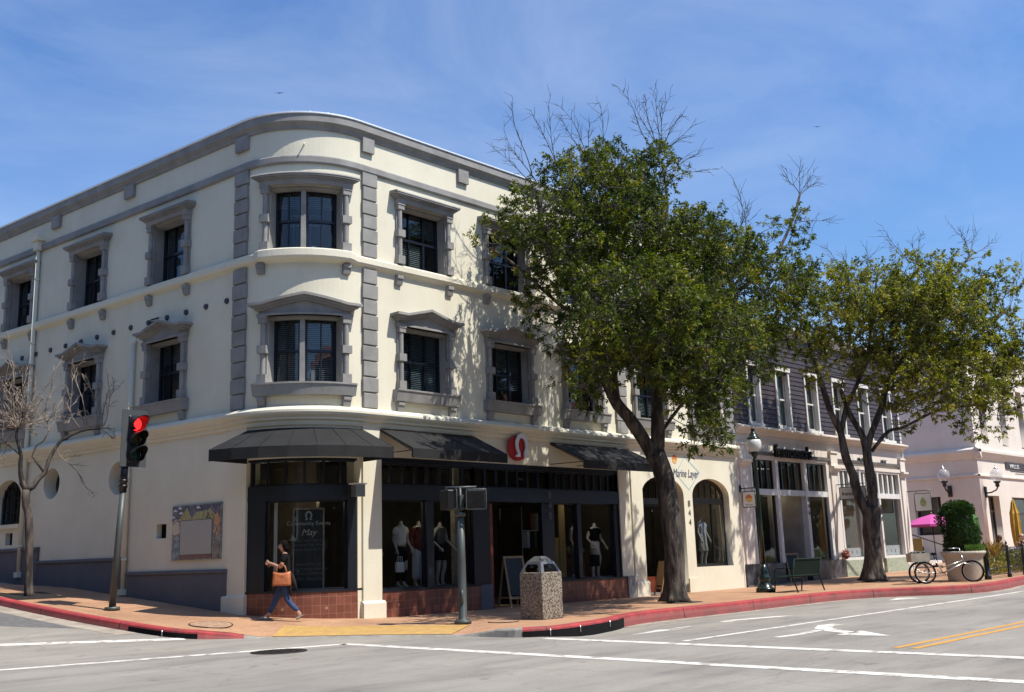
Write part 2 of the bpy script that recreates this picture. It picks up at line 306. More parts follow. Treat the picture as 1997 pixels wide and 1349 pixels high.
# kerb line (outer top edge), walking from far left round the corner to far right: x, y, lift above the road (0 = ramp)
K=[(8.8,75,.15),(8.95,45,.15),(9.1,32,.15),(9.3,26,.15),(9.5,23,.15),(9.72,21.1,.15),(9.92,19.9,.15),(10.15,19.0,.15),(10.45,18.55,.15),(10.95,18.22,.1),(11.4,17.9,.012),(11.95,17.2,.012),(12.6,16.2,.012),(13.1,15.2,.012),(13.38,14.5,.012),(13.5,14.1,.05),(13.58,13.6,.13),(13.75,13.1,.15),(14.4,12.85,.15),(15.3,12.95,.15),(16.6,13.3,.15),(17.6,13.75,.15),(19,14.0,.15),(22.2,14.02,.15),(25,14.1,.15),(27.2,14.12,.15),(28.6,13.9,.15),(29.8,13.3,.15),(30.7,12.35,.15),(31.7,11.7,.15),(33.5,11.6,.15),(36,11.85,.15),(42,12.1,.15),(60,12.3,.15),(120,12.6,.15)]
def smoothK(K,n=4):
    out=[]
    for i in range(len(K)-1):
        p0,p1,p2,p3=[np.array(K[max(0,min(len(K)-1,i+k))]) for k in (-1,0,1,2)]
        m=n if np.linalg.norm(p2[:2]-p1[:2])<4 else 6
        for j in range(m):
            t=j/m; q=.5*((2*p1)+(-p0+p2)*t+(2*p0-5*p1+4*p2-p3)*t*t+(-p0+3*p1-3*p2+p3)*t**3); q[2]=p1[2]+(p2[2]-p1[2])*t; out.append(tuple(q))
    out.append(K[-1]); return out
KS=smoothK(K)
EA=np.array([(q[0],q[1],q[2]) for q in KS])
EB=np.concatenate([EA[:-1]+(EA[1:]-EA[:-1])*t for t in (0,.25,.5,.75)])
def RZ(x,y):
    """road surface: a gutter dip runs along the main street kerb"""
    if not (12.5<x<119 and 5<y<22): return G(x,y)-.15
    d=math.sqrt(((EB[:,0]-x)**2+(EB[:,1]-y)**2).min()); return G(x,y)-.15-.095*(1-sst(.3,1.9,d))*sst(13.6,15.5,x)
def heightsheet(xs,ys,off):
    bm=B(); vs=[[bm.verts.new((x,y,RZ(x,y))) for y in ys] for x in xs]
    for i in range(len(xs)-1):
        for j in range(len(ys)-1): bm.faces.new((vs[i][j],vs[i+1][j],vs[i+1][j+1],vs[i][j+1]))
    return bm
xs=[-700,-300,-120,-60,-30,-10,0,3,5,7]+[8+.5*i for i in range(60)]+[38,39,40,42,44,47,50,55,60,70,100,200,400,700]
ys=[-700,-300,-100,-40,-15,0,5,8]+[9+.3*i for i in range(20)]+[15.2,16]+[16.5+.3*i for i in range(16)]+[22,24,27,30,35,40,50,60]
bm=heightsheet(xs,ys,-.15)
# beyond the hill crest the ground levels out
bm.verts.ensure_lookup_table()
last=[v for v in bm.verts if abs(v.co.y-60)<.01]; last.sort(key=lambda v:v.co.x)
far=[bm.verts.new((v.co.x,900,v.co.z)) for v in last]
for i in range(len(last)-1): bm.faces.new((last[i],last[i+1],far[i+1],far[i]))
solo('road',bm,M['asphalt'],kind='structure')
# sidewalk: strips from the kerb inwards
inner=[]
KW=.16
def nrm(i):
    a=np.array(KS[max(0,i-1)][:2]); b=np.array(KS[min(len(KS)-1,i+1)][:2]); d=(b-a)/np.linalg.norm(b-a); return np.array((-d[1],d[0]))
def sw_z(x,y,lift,dist):
    t=sst(0,1.25,dist); return G(x,y)-.15+lift*(1-t)+.15*t
from mathutils.geometry import delaunay_2d_cdt
edge=[]
for i,(x,y,l) in enumerate(KS): n=nrm(i); edge.append((x+n[0]*KW,y+n[1]*KW))
loop=edge+[(120,60),(60,75)]
def swz(x,y):
    d2=(EB[:,0]-x)**2+(EB[:,1]-y)**2; j=int(d2.argmin()); return sw_z(x,y,EB[j,2],max(0,math.sqrt(d2[j])-.05))
pts2=[Vector(p) for p in loop]; LA=np.array(loop)
def inside(x,y):
    c=False; n=len(loop); j=n-1
    for i in range(n):
        xi,yi=loop[i]; xj,yj=loop[j]
        if (yi>y)!=(yj>y) and x<(xj-xi)*(y-yi)/(yj-yi)+xi: c=not c
        j=i
    return c
gx=list(np.arange(9,20,.4))+list(np.arange(20,60,1.0)); gy=list(np.arange(11.3,26,.4))
for x in gx:
    for y in gy:
        if inside(x,y) and ((LA[:,0]-x)**2+(LA[:,1]-y)**2).min()>.05: pts2.append(Vector((x,y)))
n=len(loop); V2,E2,F2,_,_,_=delaunay_2d_cdt(pts2,[(i,(i+1)%n) for i in range(n)],[list(range(n))],1,1e-5)
bm=B(); vv=[bm.verts.new((v[0],v[1],swz(v[0],v[1]) if v[1]<59 else G(v[0],v[1])-.0)) for v in V2]
for f in F2:
    try: bm.faces.new([vv[i] for i in f])
    except ValueError: pass
def paving():
    m=mat('tan_concrete_paving',(.6,.4,.27),.9,bump=.2,bscale=90); nt=m.node_tree; b=nt.nodes['Principled BSDF']; L=nt.links.new
    tc=nd(nt,'ShaderNodeTexCoord'); v=tc.outputs['Object']
    n=nd(nt,'ShaderNodeTexNoise'); n.inputs['Scale'].default_value=.9; n.inputs['Detail'].default_value=9; n.inputs['Roughness'].default_value=.68; L(v,n.inputs[0])
    r=nd(nt,'ShaderNodeValToRGB'); r.color_ramp.elements[0].position=.3; r.color_ramp.elements[1].position=.66; r.color_ramp.elements[0].color=(0.300,0.165,0.094,1); r.color_ramp.elements[1].color=(0.450,0.259,0.146,1); L(n.outputs[0],r.inputs[0])
    n3=nd(nt,'ShaderNodeTexNoise'); n3.inputs['Scale'].default_value=14; n3.inputs['Detail'].default_value=5; L(v,n3.inputs[0]); r3=nd(nt,'ShaderNodeValToRGB'); r3.color_ramp.elements[0].position=.3; r3.color_ramp.elements[1].position=.5; r3.color_ramp.elements[0].color=(.8,.78,.76,1); r3.color_ramp.elements[1].color=(1,1,1,1); L(n3.outputs[0],r3.inputs[0])
    mm=nd(nt,'ShaderNodeMix',data_type='RGBA',blend_type='MULTIPLY'); mm.inputs[0].default_value=1; L(r.outputs[0],mm.inputs['A']); L(r3.outputs[0],mm.inputs['B'])
    br=nd(nt,'ShaderNodeTexBrick'); br.offset=0; br.inputs['Scale'].default_value=1; br.inputs['Brick Width'].default_value=1.25; br.inputs['Row Height'].default_value=1.25; br.inputs['Mortar Size'].default_value=.007; br.inputs['Color1'].default_value=(1,1,1,1); br.inputs['Color2'].default_value=(.93,.92,.9,1); br.inputs['Mortar'].default_value=(.5,.42,.38,1); L(v,br.inputs['Vector'])
    m4=nd(nt,'ShaderNodeMix',data_type='RGBA',blend_type='MULTIPLY'); m4.inputs[0].default_value=1; L(mm.outputs['Result'],m4.inputs['A']); L(br.outputs['Color'],m4.inputs['B']); L(m4.outputs['Result'],b.inputs['Base Color']); return m
M['paving']=paving()
solo('sidewalk',bm,M['paving'],kind='structure')
def redkerb():
    m=mat('red_kerb_paint',(.5,.07,.06),.75,bump=.3,bscale=40); nt=m.node_tree; b=nt.nodes['Principled BSDF']; L=nt.links.new
    tc=nd(nt,'ShaderNodeTexCoord'); v=tc.outputs['Object']; n=nd(nt,'ShaderNodeTexNoise'); n.inputs['Scale'].default_value=2.6; n.inputs['Detail'].default_value=10; n.inputs['Roughness'].default_value=.72; L(v,n.inputs[0])
    r=nd(nt,'ShaderNodeValToRGB'); e=r.color_ramp.elements; e[0].position=.3; e[0].color=(0.075,0.045,0.041,1); e[1].position=.62; e[1].color=(.4,.038,.042,1); k=r.color_ramp.elements.new(.4); k.color=(0.225,0.034,0.034,1); k=r.color_ramp.elements.new(.75); k.color=(.42,.075,.07,1)
    L(n.outputs[0],r.inputs[0])
    u=nd(nt,'ShaderNodeUVMap'); sp=nd(nt,'ShaderNodeSeparateXYZ'); L(u.outputs[0],sp.inputs[0])
    md=nd(nt,'ShaderNodeMath',operation='FRACT'); dv=nd(nt,'ShaderNodeMath',operation='MULTIPLY'); dv.inputs[1].default_value=.33; L(sp.outputs[0],dv.inputs[0]); L(dv.outputs[0],md.inputs[0]); jt=nd(nt,'ShaderNodeMath',operation='LESS_THAN'); jt.inputs[1].default_value=.012; L(md.outputs[0],jt.inputs[0])
    # lower edge of the face wears through to grimy concrete
    ng=nd(nt,'ShaderNodeMath',operation='MULTIPLY'); ng.inputs[1].default_value=.16; L(n.outputs[0],ng.inputs[0]); low=nd(nt,'ShaderNodeMath',operation='LESS_THAN'); L(sp.outputs[1],low.inputs[0]); L(ng.outputs[0],low.inputs[1]); lo2=nd(nt,'ShaderNodeMath',operation='MULTIPLY'); lo2.inputs[1].default_value=.4; L(low.outputs[0],lo2.inputs[0])
    m1=nd(nt,'ShaderNodeMix',data_type='RGBA'); m1.inputs['B'].default_value=(0.180,0.128,0.112,1); L(lo2.outputs[0],m1.inputs[0]); L(r.outputs[0],m1.inputs['A'])
    m2=nd(nt,'ShaderNodeMix',data_type='RGBA'); m2.inputs['B'].default_value=(.05,.03,.03,1); L(jt.outputs[0],m2.inputs[0]); L(m1.outputs['Result'],m2.inputs['A']); L(m2.outputs['Result'],b.inputs['Base Color']); return m
M['red']=redkerb(); M['conc']=mat('pale_concrete',(.36,.34,.3),.9,var=.35,vscale=4,bump=.3,bscale=50)
acc=[0]
for a,b in zip(KS,KS[1:]): acc.append(acc[-1]+math.hypot(b[0]-a[0],b[1]-a[1]))
def kerbring(bm,i):
    x,y,l=KS[i]; n=nrm(i); z0=G(x,y)-.15
    return [bm.verts.new(p) for p in ((x-n[0]*.03,y-n[1]*.03,z0-.3),(x-n[0]*.03,y-n[1]*.03,z0+.001),(x-n[0]*.006,y-n[1]*.006,z0+max(l-.025,.004)),(x+n[0]*.02,y+n[1]*.02,z0+l+.002),(x+n[0]*(KW+.01),y+n[1]*(KW+.01),z0+l+.006),(x+n[0]*(KW+.01),y+n[1]*(KW+.01),z0-.2))]
def kerbspan(i0,i1,m,name):
    bm=B(); uv=bm.loops.layers.uv.verify(); prev=kerbring(bm,i0); bm.faces.new(prev)
    vv=[-.2,0,.13,.17,.3,.5]
    for i in range(i0+1,i1+1):
        cur=kerbring(bm,i)
        for k in range(6):
            j=(k+1)%6; f=bm.faces.new((prev[k],cur[k],cur[j],prev[j]))
            for l,(a_,v_) in zip(f.loops,((acc[i-1],vv[k]),(acc[i],vv[k]),(acc[i],vv[j]),(acc[i-1],vv[j]))): l[uv].uv=(a_,v_)
        prev=cur
    bm.faces.new(prev[::-1]); solo(name,bm,m,kind='structure')
def kidx(x,y): return min(range(len(KS)),key=lambda i:(KS[i][0]-x)**2+(KS[i][1]-y)**2)
ia,ib,ic,id_=kidx(11.2,18.05),kidx(13.4,14.45),kidx(13.72,13.15),len(KS)-1
kerbspan(0,ia,M['red'],'kerb'); kerbspan(ia,ib,M['conc'],'ramp_edge'); kerbspan(ib,ic,M['conc'],'kerb_return'); kerbspan(ic,id_,M['red'],'kerb')
# storm drain inlets: dark slots set in the kerb face
def inlet(x0,y0,x1,y1,label,cells=3):
    i0,i1=kidx(x0,y0),kidx(x1,y1); t=thing('storm_drain',label,'drain',(KS[i0][0],KS[i0][1],G(*KS[i0][:2])-.15))
    bm=B(); prev=None
    for i in range(i0,i1+1):
        x,y,l=KS[i]; n=nrm(i); z=G(x,y)-.15
        cur=[bm.verts.new((x-n[0]*o,y-n[1]*o,z+h)) for o,h in ((-.02,-.1),(.034,-.1),(.034,.095),(-.02,.095))]
        if prev:
            for k in range(4): bm.faces.new((prev[k],cur[k],cur[(k+1)%4],prev[(k+1)%4]))
        else: bm.faces.new(cur)
        prev=cur
    bm.faces.new(prev[::-1]); part('slot',bm,M['blackc'],t)
    bm=B()
    for k in range(1,cells):
        i=i0+(i1-i0)*k//cells; x,y,l=KS[i]; n=nrm(i); tube(bm,[(x-n[0]*.05,y-n[1]*.05,G(x,y)-.15),(x-n[0]*.05,y-n[1]*.05,G(x,y)-.03)],.012,6)
    part('bar',bm,M['chrome'],t)
inlet(13.75,13.1,17.3,13.6,'long dark kerb drain slot with thin bars beside the concrete litter bin',4)
inlet(9.85,20.3,10.45,18.55,'dark kerb drain slot on the left side of the corner below the traffic light',2)
# painted markings, thin sheets over the road
M['wpaint']=mat('white_road_paint',(.8,.76,.68),.8,col2=(.42,.39,.34),vscale=5,detail=12,thr=(.4,.47)); M['ypaint']=mat('yellow_road_paint',(.72,.36,.06),.8,col2=(.42,.28,.14),vscale=8,detail=9,thr=(.34,.46))
def strip_line(bm,pts,w,off=.004):
    prev=None; P=[]
    for (x0,y0),(x1,y1) in zip(pts,pts[1:]):
        n=max(1,int(math.hypot(x1-x0,y1-y0)/.5)); P+= [(x0+(x1-x0)*i/n,y0+(y1-y0)*i/n) for i in range(n)]
    P.append(pts[-1])
    for i,(x,y) in enumerate(P):
        a=P[max(0,i-1)]; b=P[min(len(P)-1,i+1)]; d=Vector((b[0]-a[0],b[1]-a[1],0)).normalized(); n=Vector((-d.y,d.x,0))*w/2
        cur=[bm.verts.new((x+s*n.x,y+s*n.y,RZ(x+s*n.x,y+s*n.y)+off)) for s in (-1,1)]
        if prev: bm.faces.new((prev[0],cur[0],cur[1],prev[1]))
        prev=cur
def marking(name,fn,m):
    bm=B(); fn(bm); o=part(name,bm,m,None,True); tag(o,kind='structure')
marking('crosswalk_line',lambda b:(strip_line(b,[(1.0,18.05),(6.14,16.61),(11.39,15.14)],.26)),M['wpaint'])
marking('crosswalk_line',lambda b:strip_line(b,[(11.39,15.2),(11.41,9.5),(11.42,3.88),(11.44,-6)],.26),M['wpaint'])
marking('crosswalk_line',lambda b:strip_line(b,[(2.5,21.4),(7.26,19.73),(9.72,18.86),(10.25,18.68)],.26),M['wpaint'])
marking('crosswalk_line',lambda b:strip_line(b,[(13.67,12.5),(13.7,4.62),(13.75,-8)],.26),M['wpaint'])
marking('lane_line',lambda b:strip_line(b,[(14.1,9.89),(28,10.15),(34,10.3)],.13),M['wpaint'])
marking('centre_line',lambda b:(strip_line(b,[(14.3,6.5),(20,6.52),(60,6.8)],.11),strip_line(b,[(14.3,6.24),(20,6.26),(60,6.5)],.11)),M['ypaint'])
def polysheet(bm,pts,off=.004):
    f=bm.faces.new([bm.verts.new((x,y,RZ(x,y)+off)) for x,y in pts])
def arrow_right(b,x,y):   # lane arrow pointing towards the junction (-x) with a bend to the kerb side
    polysheet(b,[(x,y-.1),(x+2.2,y-.18),(x+3.6,y-.55),(x+3.6,y-.8),(x+2.1,y-.42),(x,y-.32)]); polysheet(b,[(x,y+.1),(x,y-.62),(x-1.25,y-.2)])
marking('lane_arrow',lambda b:arrow_right(b,16.5,12.05),M['wpaint'])
marking('lane_arrow',lambda b:arrow_right(b,27.3,12.1),M['wpaint'])
def arrow_left(b,x,y):
    strip_line(b,[(x+1.9,y+.75),(x+1.5,y+.8),(x+.9,y+.55),(x+.45,y+.1),(x+.2,y-.35)],.3); polysheet(b,[(x+.62,y-.3),(x-.28,y-.3),(x-.2,y-1.2)])
    strip_line(b,[(x-1.1,y+.35),(x-.4,y+.3),(x+.5,y+.4)],.16)
marking('lane_arrow',lambda b:arrow_left(b,16.3,8.55),M['wpaint'])
marking('lane_arrow',lambda b:arrow_left(b,28.6,8.4),M['wpaint'])
M['patch']=mat('dark_asphalt_patch',(.17,.165,.16),.95,var=.3,vscale=9,bump=.3,bscale=90)
marking('road_patch',lambda b:polysheet(b,[(6.6,25.5),(8.95,24.6),(9.35,21.7),(9.25,21.0),(7.3,22.9)],.003),M['patch'])
M['gutter']=mat('gutter_concrete',(.42,.36,.29),.9,var=.3,vscale=3,bump=.2)
def gutter(b,i0,i1,wd=.42):
    prev=None
    for i in range(i0,i1+1):
        x,y,l=KS[i]; n=nrm(i); cur=[b.verts.new((x-n[0]*o,y-n[1]*o,RZ(x-n[0]*o,y-n[1]*o)+.004)) for o in (.032,wd)]
        if prev: b.faces.new((prev[0],cur[0],cur[1],prev[1]))
        prev=cur
marking('gutter',lambda b:gutter(b,0,kidx(9.9,20.0),.5),M['gutter']); marking('gutter',lambda b:gutter(b,kidx(17.4,13.7),len(KS)-1,.3),M['gutter'])
# yellow tactile mat on the ramp
def tactile():
    m=mat('yellow_tactile',(.66,.42,.12),.7,col2=(.55,.33,.12),vscale=5); return m
M['tact']=tactile()
bm=B(); i0,i1=kidx(11.5,17.8),kidx(13.35,14.6)
def rampz(i,d): x,y,l=KS[i]; n=nrm(i); X,Y=x+n[0]*d,y+n[1]*d; return (X,Y,sw_z(X,Y,l,d)+.006)
prev=None
for i in range(i0,i1+1):
    cur=[bm.verts.new(rampz(i,d)) for d in (.18,.45,.75,1.0)]
    if prev:
        for k in range(3): bm.faces.new((prev[k],cur[k],cur[k+1],prev[k+1]))
    prev=cur
def kpt(sv,d):
    j=0
    while acc[j+1]<sv: j+=1
    t=(sv-acc[j])/(acc[j+1]-acc[j]); a=rampz(j,d); b=rampz(j+1,d); return Vector(a).lerp(Vector(b),t)
sv=acc[i0]+.03
while sv<acc[i1]-.03:
    for k in range(13):
        p=kpt(sv,.21+.062*k); r_=bmesh.ops.create_cone(bm,cap_ends=True,segments=6,radius1=.014,radius2=.009,depth=.008)
        bmesh.ops.translate(bm,verts=r_['verts'],vec=p+Vector((0,0,.004)))
    sv+=.062
solo('tactile_paving',bm,M['tact'],kind='structure')
# iron covers
def cover(name,x,y,r_,m,label,z):
    t=thing(name,label,'manhole cover',(x,y,z)); bm=B(); lathe(bm,(x,y,z),[(r_*.9,.0),(r_*.9,.006)],36); 
    for k in range(-5,6):
        for j in range(-5,6):
            if k*k+j*j<27 and (k+j)%2==0: box(bm,(x+k*r_*.155,y+j*r_*.155,z+.008),(r_*.1,r_*.1,.006))
    part('lid',bm,m,t); bm=B(); a=[(r_,0),(r_,.007),(r_*.92,.007),(r_*.92,0)]; n=36; rr=[[bm.verts.new((x+math.cos(2*PI*k/n)*p[0],y+math.sin(2*PI*k/n)*p[0],z+p[1])) for k in range(n)] for p in a]
    for p,q in zip(rr,rr[1:]):
        for k in range(n): bm.faces.new((p[k],p[(k+1)%n],q[(k+1)%n],q[k]))
    part('rim',bm,m,t,smooth=True)
M['iron']=mat('cast_iron',(.035,.03,.027),.6,.5,var=.5,vscale=12,bump=.3)
cover('manhole_cover',9.93,15.0,.46,M['iron'],'round dark iron manhole cover in the road beside the crosswalk line',G(9.93,15)-.146)
M['cvc']=mat('tan_cover',(.46,.29,.18),.85,var=.3,vscale=8)
def lidring(x,y,r_,label):
    z=G(x,y)+.004; t=thing('utility_cover',label,'utility cover',(x,y,z)); n=32
    def ring(q,o): return [(x+math.cos(2*PI*k/n)*q,y+math.sin(2*PI*k/n)*q,swz(x+math.cos(2*PI*k/n)*q,y+math.sin(2*PI*k/n)*q)+o) for k in range(n)]
    bm=B(); c=bm.verts.new((x,y,swz(x,y)+.012)); q=[bm.verts.new(p) for p in ring(r_*.97,.012)]
    for k in range(n): bm.faces.new((c,q[k],q[(k+1)%n]))
    part('lid',bm,M['cvc'],t); bm=B(); a=[bm.verts.new(p) for p in ring(r_*.97,.014)]; b=[bm.verts.new(p) for p in ring(r_*1.03,.014)]
    for k in range(n): bm.faces.new((a[k],a[(k+1)%n],b[(k+1)%n],b[k]))
    part('rim',bm,M['iron'],t)
lidring(11.1,19.2,.42,'tan concrete utility lid in the sidewalk left of the walking woman')
lidring(14.95,14.75,.3,'small tan utility lid in the sidewalk between signal pole and litter bin')
# ---------------------------------------------------------------- cream corner building
def mkthing(n,l,c,loc,**k): return thing(n,l,c,loc,**k)
cream=thing('corner_building','three storey cream stucco building with a rounded corner, grey stone trim and black awnings','building',(14.38,18.68,0))
SE=30.3; SW=SL(24)
WT=.4
M['signw0']=mat('white_shutter',(.75,.78,.72),.6)
wins_r=[(15.72,17.17),(18.72,20.17),(21.72,23.17),(24.9,26.35),(27.9,29.35)]
wins_l=[(SL(5.42),SL(4.05)),(SL(9.15),SL(7.78)),(SL(12.88),SL(11.51)),(SL(16.6),SL(15.23)),(SL(20.3),SL(18.95))]
Z3=(8.34,9.88); Z2=(5.24,6.78)
def circ(cx,cz,r_,n=32): return [(cx+r_*math.cos(2*PI*i/n),cz+r_*math.sin(2*PI*i/n)) for i in range(n)]
def archpoly(x0,x1,z0,zs,zt,n=20): return [(x0,z0),(x1,z0)]+arcpts((x0+x1)/2,zs,(x1-x0)/2,zt-zs,0,PI,n)
bm=B()
holes=[rect(a,b,*Z3) for a,b in wins_r]+[rect(a,b,*Z2) for a,b in wins_r]
holes+=[archpoly(24.95,27.12,-.45,2.95,3.52),archpoly(27.6,29.72,.74,2.95,3.52)]
outer=[(14.38,-.5),(15.03,-.5),(15.03,3.62),(23.82,3.62),(23.82,-.5),(SE,-.5),(SE,11.62),(14.38,11.62)]
C.slab(bm,outer,holes,-WT,0)
lh=[rect(a,b,*Z3) for a,b in wins_l]+[rect(a,b,*Z2) for a,b in wins_l]
lh+=[circ(SL(9.9),3.6,.42),circ(SL(6.67),3.52,.42),rect(SL(4.9),SL(4.5),1.95,2.29),rect(SL(12.25),SL(11.85),2.02,2.36),archpoly(SL(13.05),SL(11.45),2.6,3.2,3.86),archpoly(SL(20.05),SL(18.45),3.0,3.6,4.2)]
C.slab(bm,rect(SW,SA,-.5,11.62),lh,-WT,0)
# drum, with two window pairs per floor
da=[(AN(62),AN(40.6)),(AN(37.2),AN(12.6))]
for z0,z1 in ((3.55,Z2[0]),(Z2[1],Z3[0]),(Z3[1],11.62)): C.box(bm,SA,14.38,-WT,0,z0,z1)
for z0,z1 in (Z2,Z3):
    C.box(bm,SA,da[0][0],-WT,0,z0,z1); C.box(bm,da[1][1],14.38,-WT,0,z0,z1)
part('wall',bm,M['stucco'],cream)
# grey mullion stones between the drum windows
for z0,z1 in (Z2,Z3):
    bm=B(); C.box(bm,da[0][1],da[1][0],-.3,-.06,z0,z1); part('mullion',bm,M['trim'],cream)
# roof and back
bm=B(); pl_=[C.pt(s,-.2,11.2) for s in C.cuts(SW,SE)]; 
back=[Vector((SE,44,11.2)),Vector((C.pt(SW,0,0).x+.2,44,11.2))]
f=bm.faces.new([bm.verts.new(p) for p in pl_+back]); r_=bmesh.ops.extrude_face_region(bm,geom=[f]); bmesh.ops.translate(bm,verts=[v for v in r_['geom'] if isinstance(v,bmesh.types.BMVert)],vec=(0,0,-.25))
part('roof',bm,M['conc'],cream)
bm=B(); box(bm,((SE+11)/2,44,5.3),(SE-11,.3,11.9)); box(bm,(SE-.25,31.3,5.3),(.3,25,11.9)); part('rear_wall',bm,M['stucco'],cream)
# floors and dark inner partition behind the upper windows
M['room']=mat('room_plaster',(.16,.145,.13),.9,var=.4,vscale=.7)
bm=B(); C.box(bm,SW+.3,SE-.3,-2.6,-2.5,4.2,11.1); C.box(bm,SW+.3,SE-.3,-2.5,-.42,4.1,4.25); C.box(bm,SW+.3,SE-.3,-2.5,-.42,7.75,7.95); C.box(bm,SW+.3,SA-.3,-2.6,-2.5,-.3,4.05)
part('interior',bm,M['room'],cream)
# mouldings
def mould(name,prof,s0=SW,s1=SE,m='trim',lab=None):
    bm=B(); C.sweep(bm,s0,s1,prof); return part(name,bm,M[m],cream,label=lab)
mould('cornice',[(0,11.29),(.04,11.29),(.06,11.36),(.13,11.43),(.15,11.45),(.15,11.63),(0,11.63)])
mould('flashing',[(-.35,11.61),(-.3,11.632),(.165,11.632),(.18,11.645),(.18,11.675),(-.3,11.72),(-.35,11.7)],m='trimtop')
bm=B(); 
s=SW+.4
while s<SE:
    p=C.pt(s,.02,11.69); box(bm,p+Vector((0,0,.03)),(.035,.035,.06)); s+=.42
part('flashing_clips',bm,M['trimtop'],cream)
mould('string_course',[(0,10.44),(.05,10.44),(.07,10.47),(.07,10.6),(.05,10.63),(0,10.63)])
mould('sill_band',[(0,8.03),(.04,8.07),(.1,8.1),(.13,8.14),(.13,8.26),(.1,8.3),(0,8.32)],m='stucco')
# deeper ledge below the drum window
bm=B(); lp=lambda o:[(0,8.04),(.04+o*.3,8.06),(.1+o,8.1),(.135+o,8.15),(.135+o,8.3),(.1+o,8.33),(0,8.335)]
a0,a1=AN(72),AN(3); C.strip(bm,[(a0,lp(0)),(a0+.18,lp(.1)),(a1-.18,lp(.1)),(a1,lp(0))]); part('window_ledge',bm,M['stucco'],cream)
mould('ledge',[(0,4.28),(.05,4.28),(.07,4.33),(.07,4.37),(.14,4.4),(.14,4.44),(.22,4.5),(.25,4.55),(.25,4.6),(.18,4.66),(0,4.72)],m='stucco')
for s0,s1 in [(SL(2.09),SL(1.65)),(SL(6.84),SL(6.41)),(SL(10.57),SL(10.14)),(SL(14.4),SL(13.97)),(14.5,14.85),(17.66,18.02),(20.83,21.19),(24.0,24.36),(27.2,27.56),(29.9,30.25)]:
    bm=B(); C.box(bm,s0,s1,0,.09,10.96,11.32); part('cornice_block',bm,M['trim'],cream)
def quoin(s0,s1,z0,z1,h):
    bm=B(); n=int(round((z1-z0)/h)); h=(z1-z0)/n
    for i in range(n):
        e=.02 if i%2 else 0; C.sweep(bm,s0-e,s1+e,[(-.02,z0+i*h+.012),(.045,z0+i*h+.012),(.075,z0+i*h+.03),(.075,z0+(i+1)*h-.022),(.055,z0+(i+1)*h-.008),(-.02,z0+(i+1)*h-.008)])
    part('quoin',bm,M['trim'],cream)
for s0,s1 in ((14.52,14.92),(SL(2.08),SL(1.64)),(23.9,24.38),(29.8,30.26)):
    quoin(s0,s1,4.7,8.04,.365); quoin(s0,s1,8.32,10.44,.355)
def corbel(s0,w_,zt,h,par):
    bm=B(); C.sweep(bm,s0,s0+w_,[(0,zt-h),(.07,zt-h+.01),(.1,zt-h*.55),(.1,zt-h*.4),(.13,zt-h*.35),(.13,zt),(0,zt)]); return part('corbel',bm,M['trim'],par)
def window(s0,s1,z0,z1,cols,style,blind,par,curved=False,jamb=True,surround_span=None):
    """one sash window with its glass, blind and stone surround, child parts of the building"""
    bm=B(); fw_=.06
    o0,o1=-.33,-.25
    C.box(bm,s0,s1,o0,o1,z0,z0+fw_); C.box(bm,s0,s1,o0,o1,z1-fw_,z1); C.box(bm,s0,s0+fw_,o0,o1,z0+fw_,z1-fw_); C.box(bm,s1-fw_,s1,o0,o1,z0+fw_,z1-fw_)
    zm=(z0+z1)/2; C.box(bm,s0+fw_,s1-fw_,o0+.005,o1-.005,zm-.03,zm+.03)
    for k in range(1,cols):
        x=s0+(s1-s0)*k/cols; t=.014 if not(cols==3 and k==2) else .03; C.box(bm,x-t,x+t,o0+.01,o1-.01,z0+fw_,zm-.03); C.box(bm,x-t,x+t,o0+.01,o1-.01,zm+.03,z1-fw_)
    wn=part('window',bm,M['sash'],par)
    bm=B(); C.box(bm,s0+fw_*.7,s1-fw_*.7,-.30,-.294,z0+fw_*.7,z1-fw_*.7); part('pane',bm,M['glassup'],wn)
    if blind:
        zt=z1-.04; zb=z0+.04+(1-blind)*(z1-z0); bm=B(); n=int((zt-zb)/.045)
        for i in range(n): z=zb+(zt-zb)*i/n; C.sweep(bm,s0+.04,s1-.04,[(-.39,z+.022),(-.355,z),(-.352,z+.006),(-.387,z+.028)])
        part('blind',bm,M['blind'],wn)
    return wn
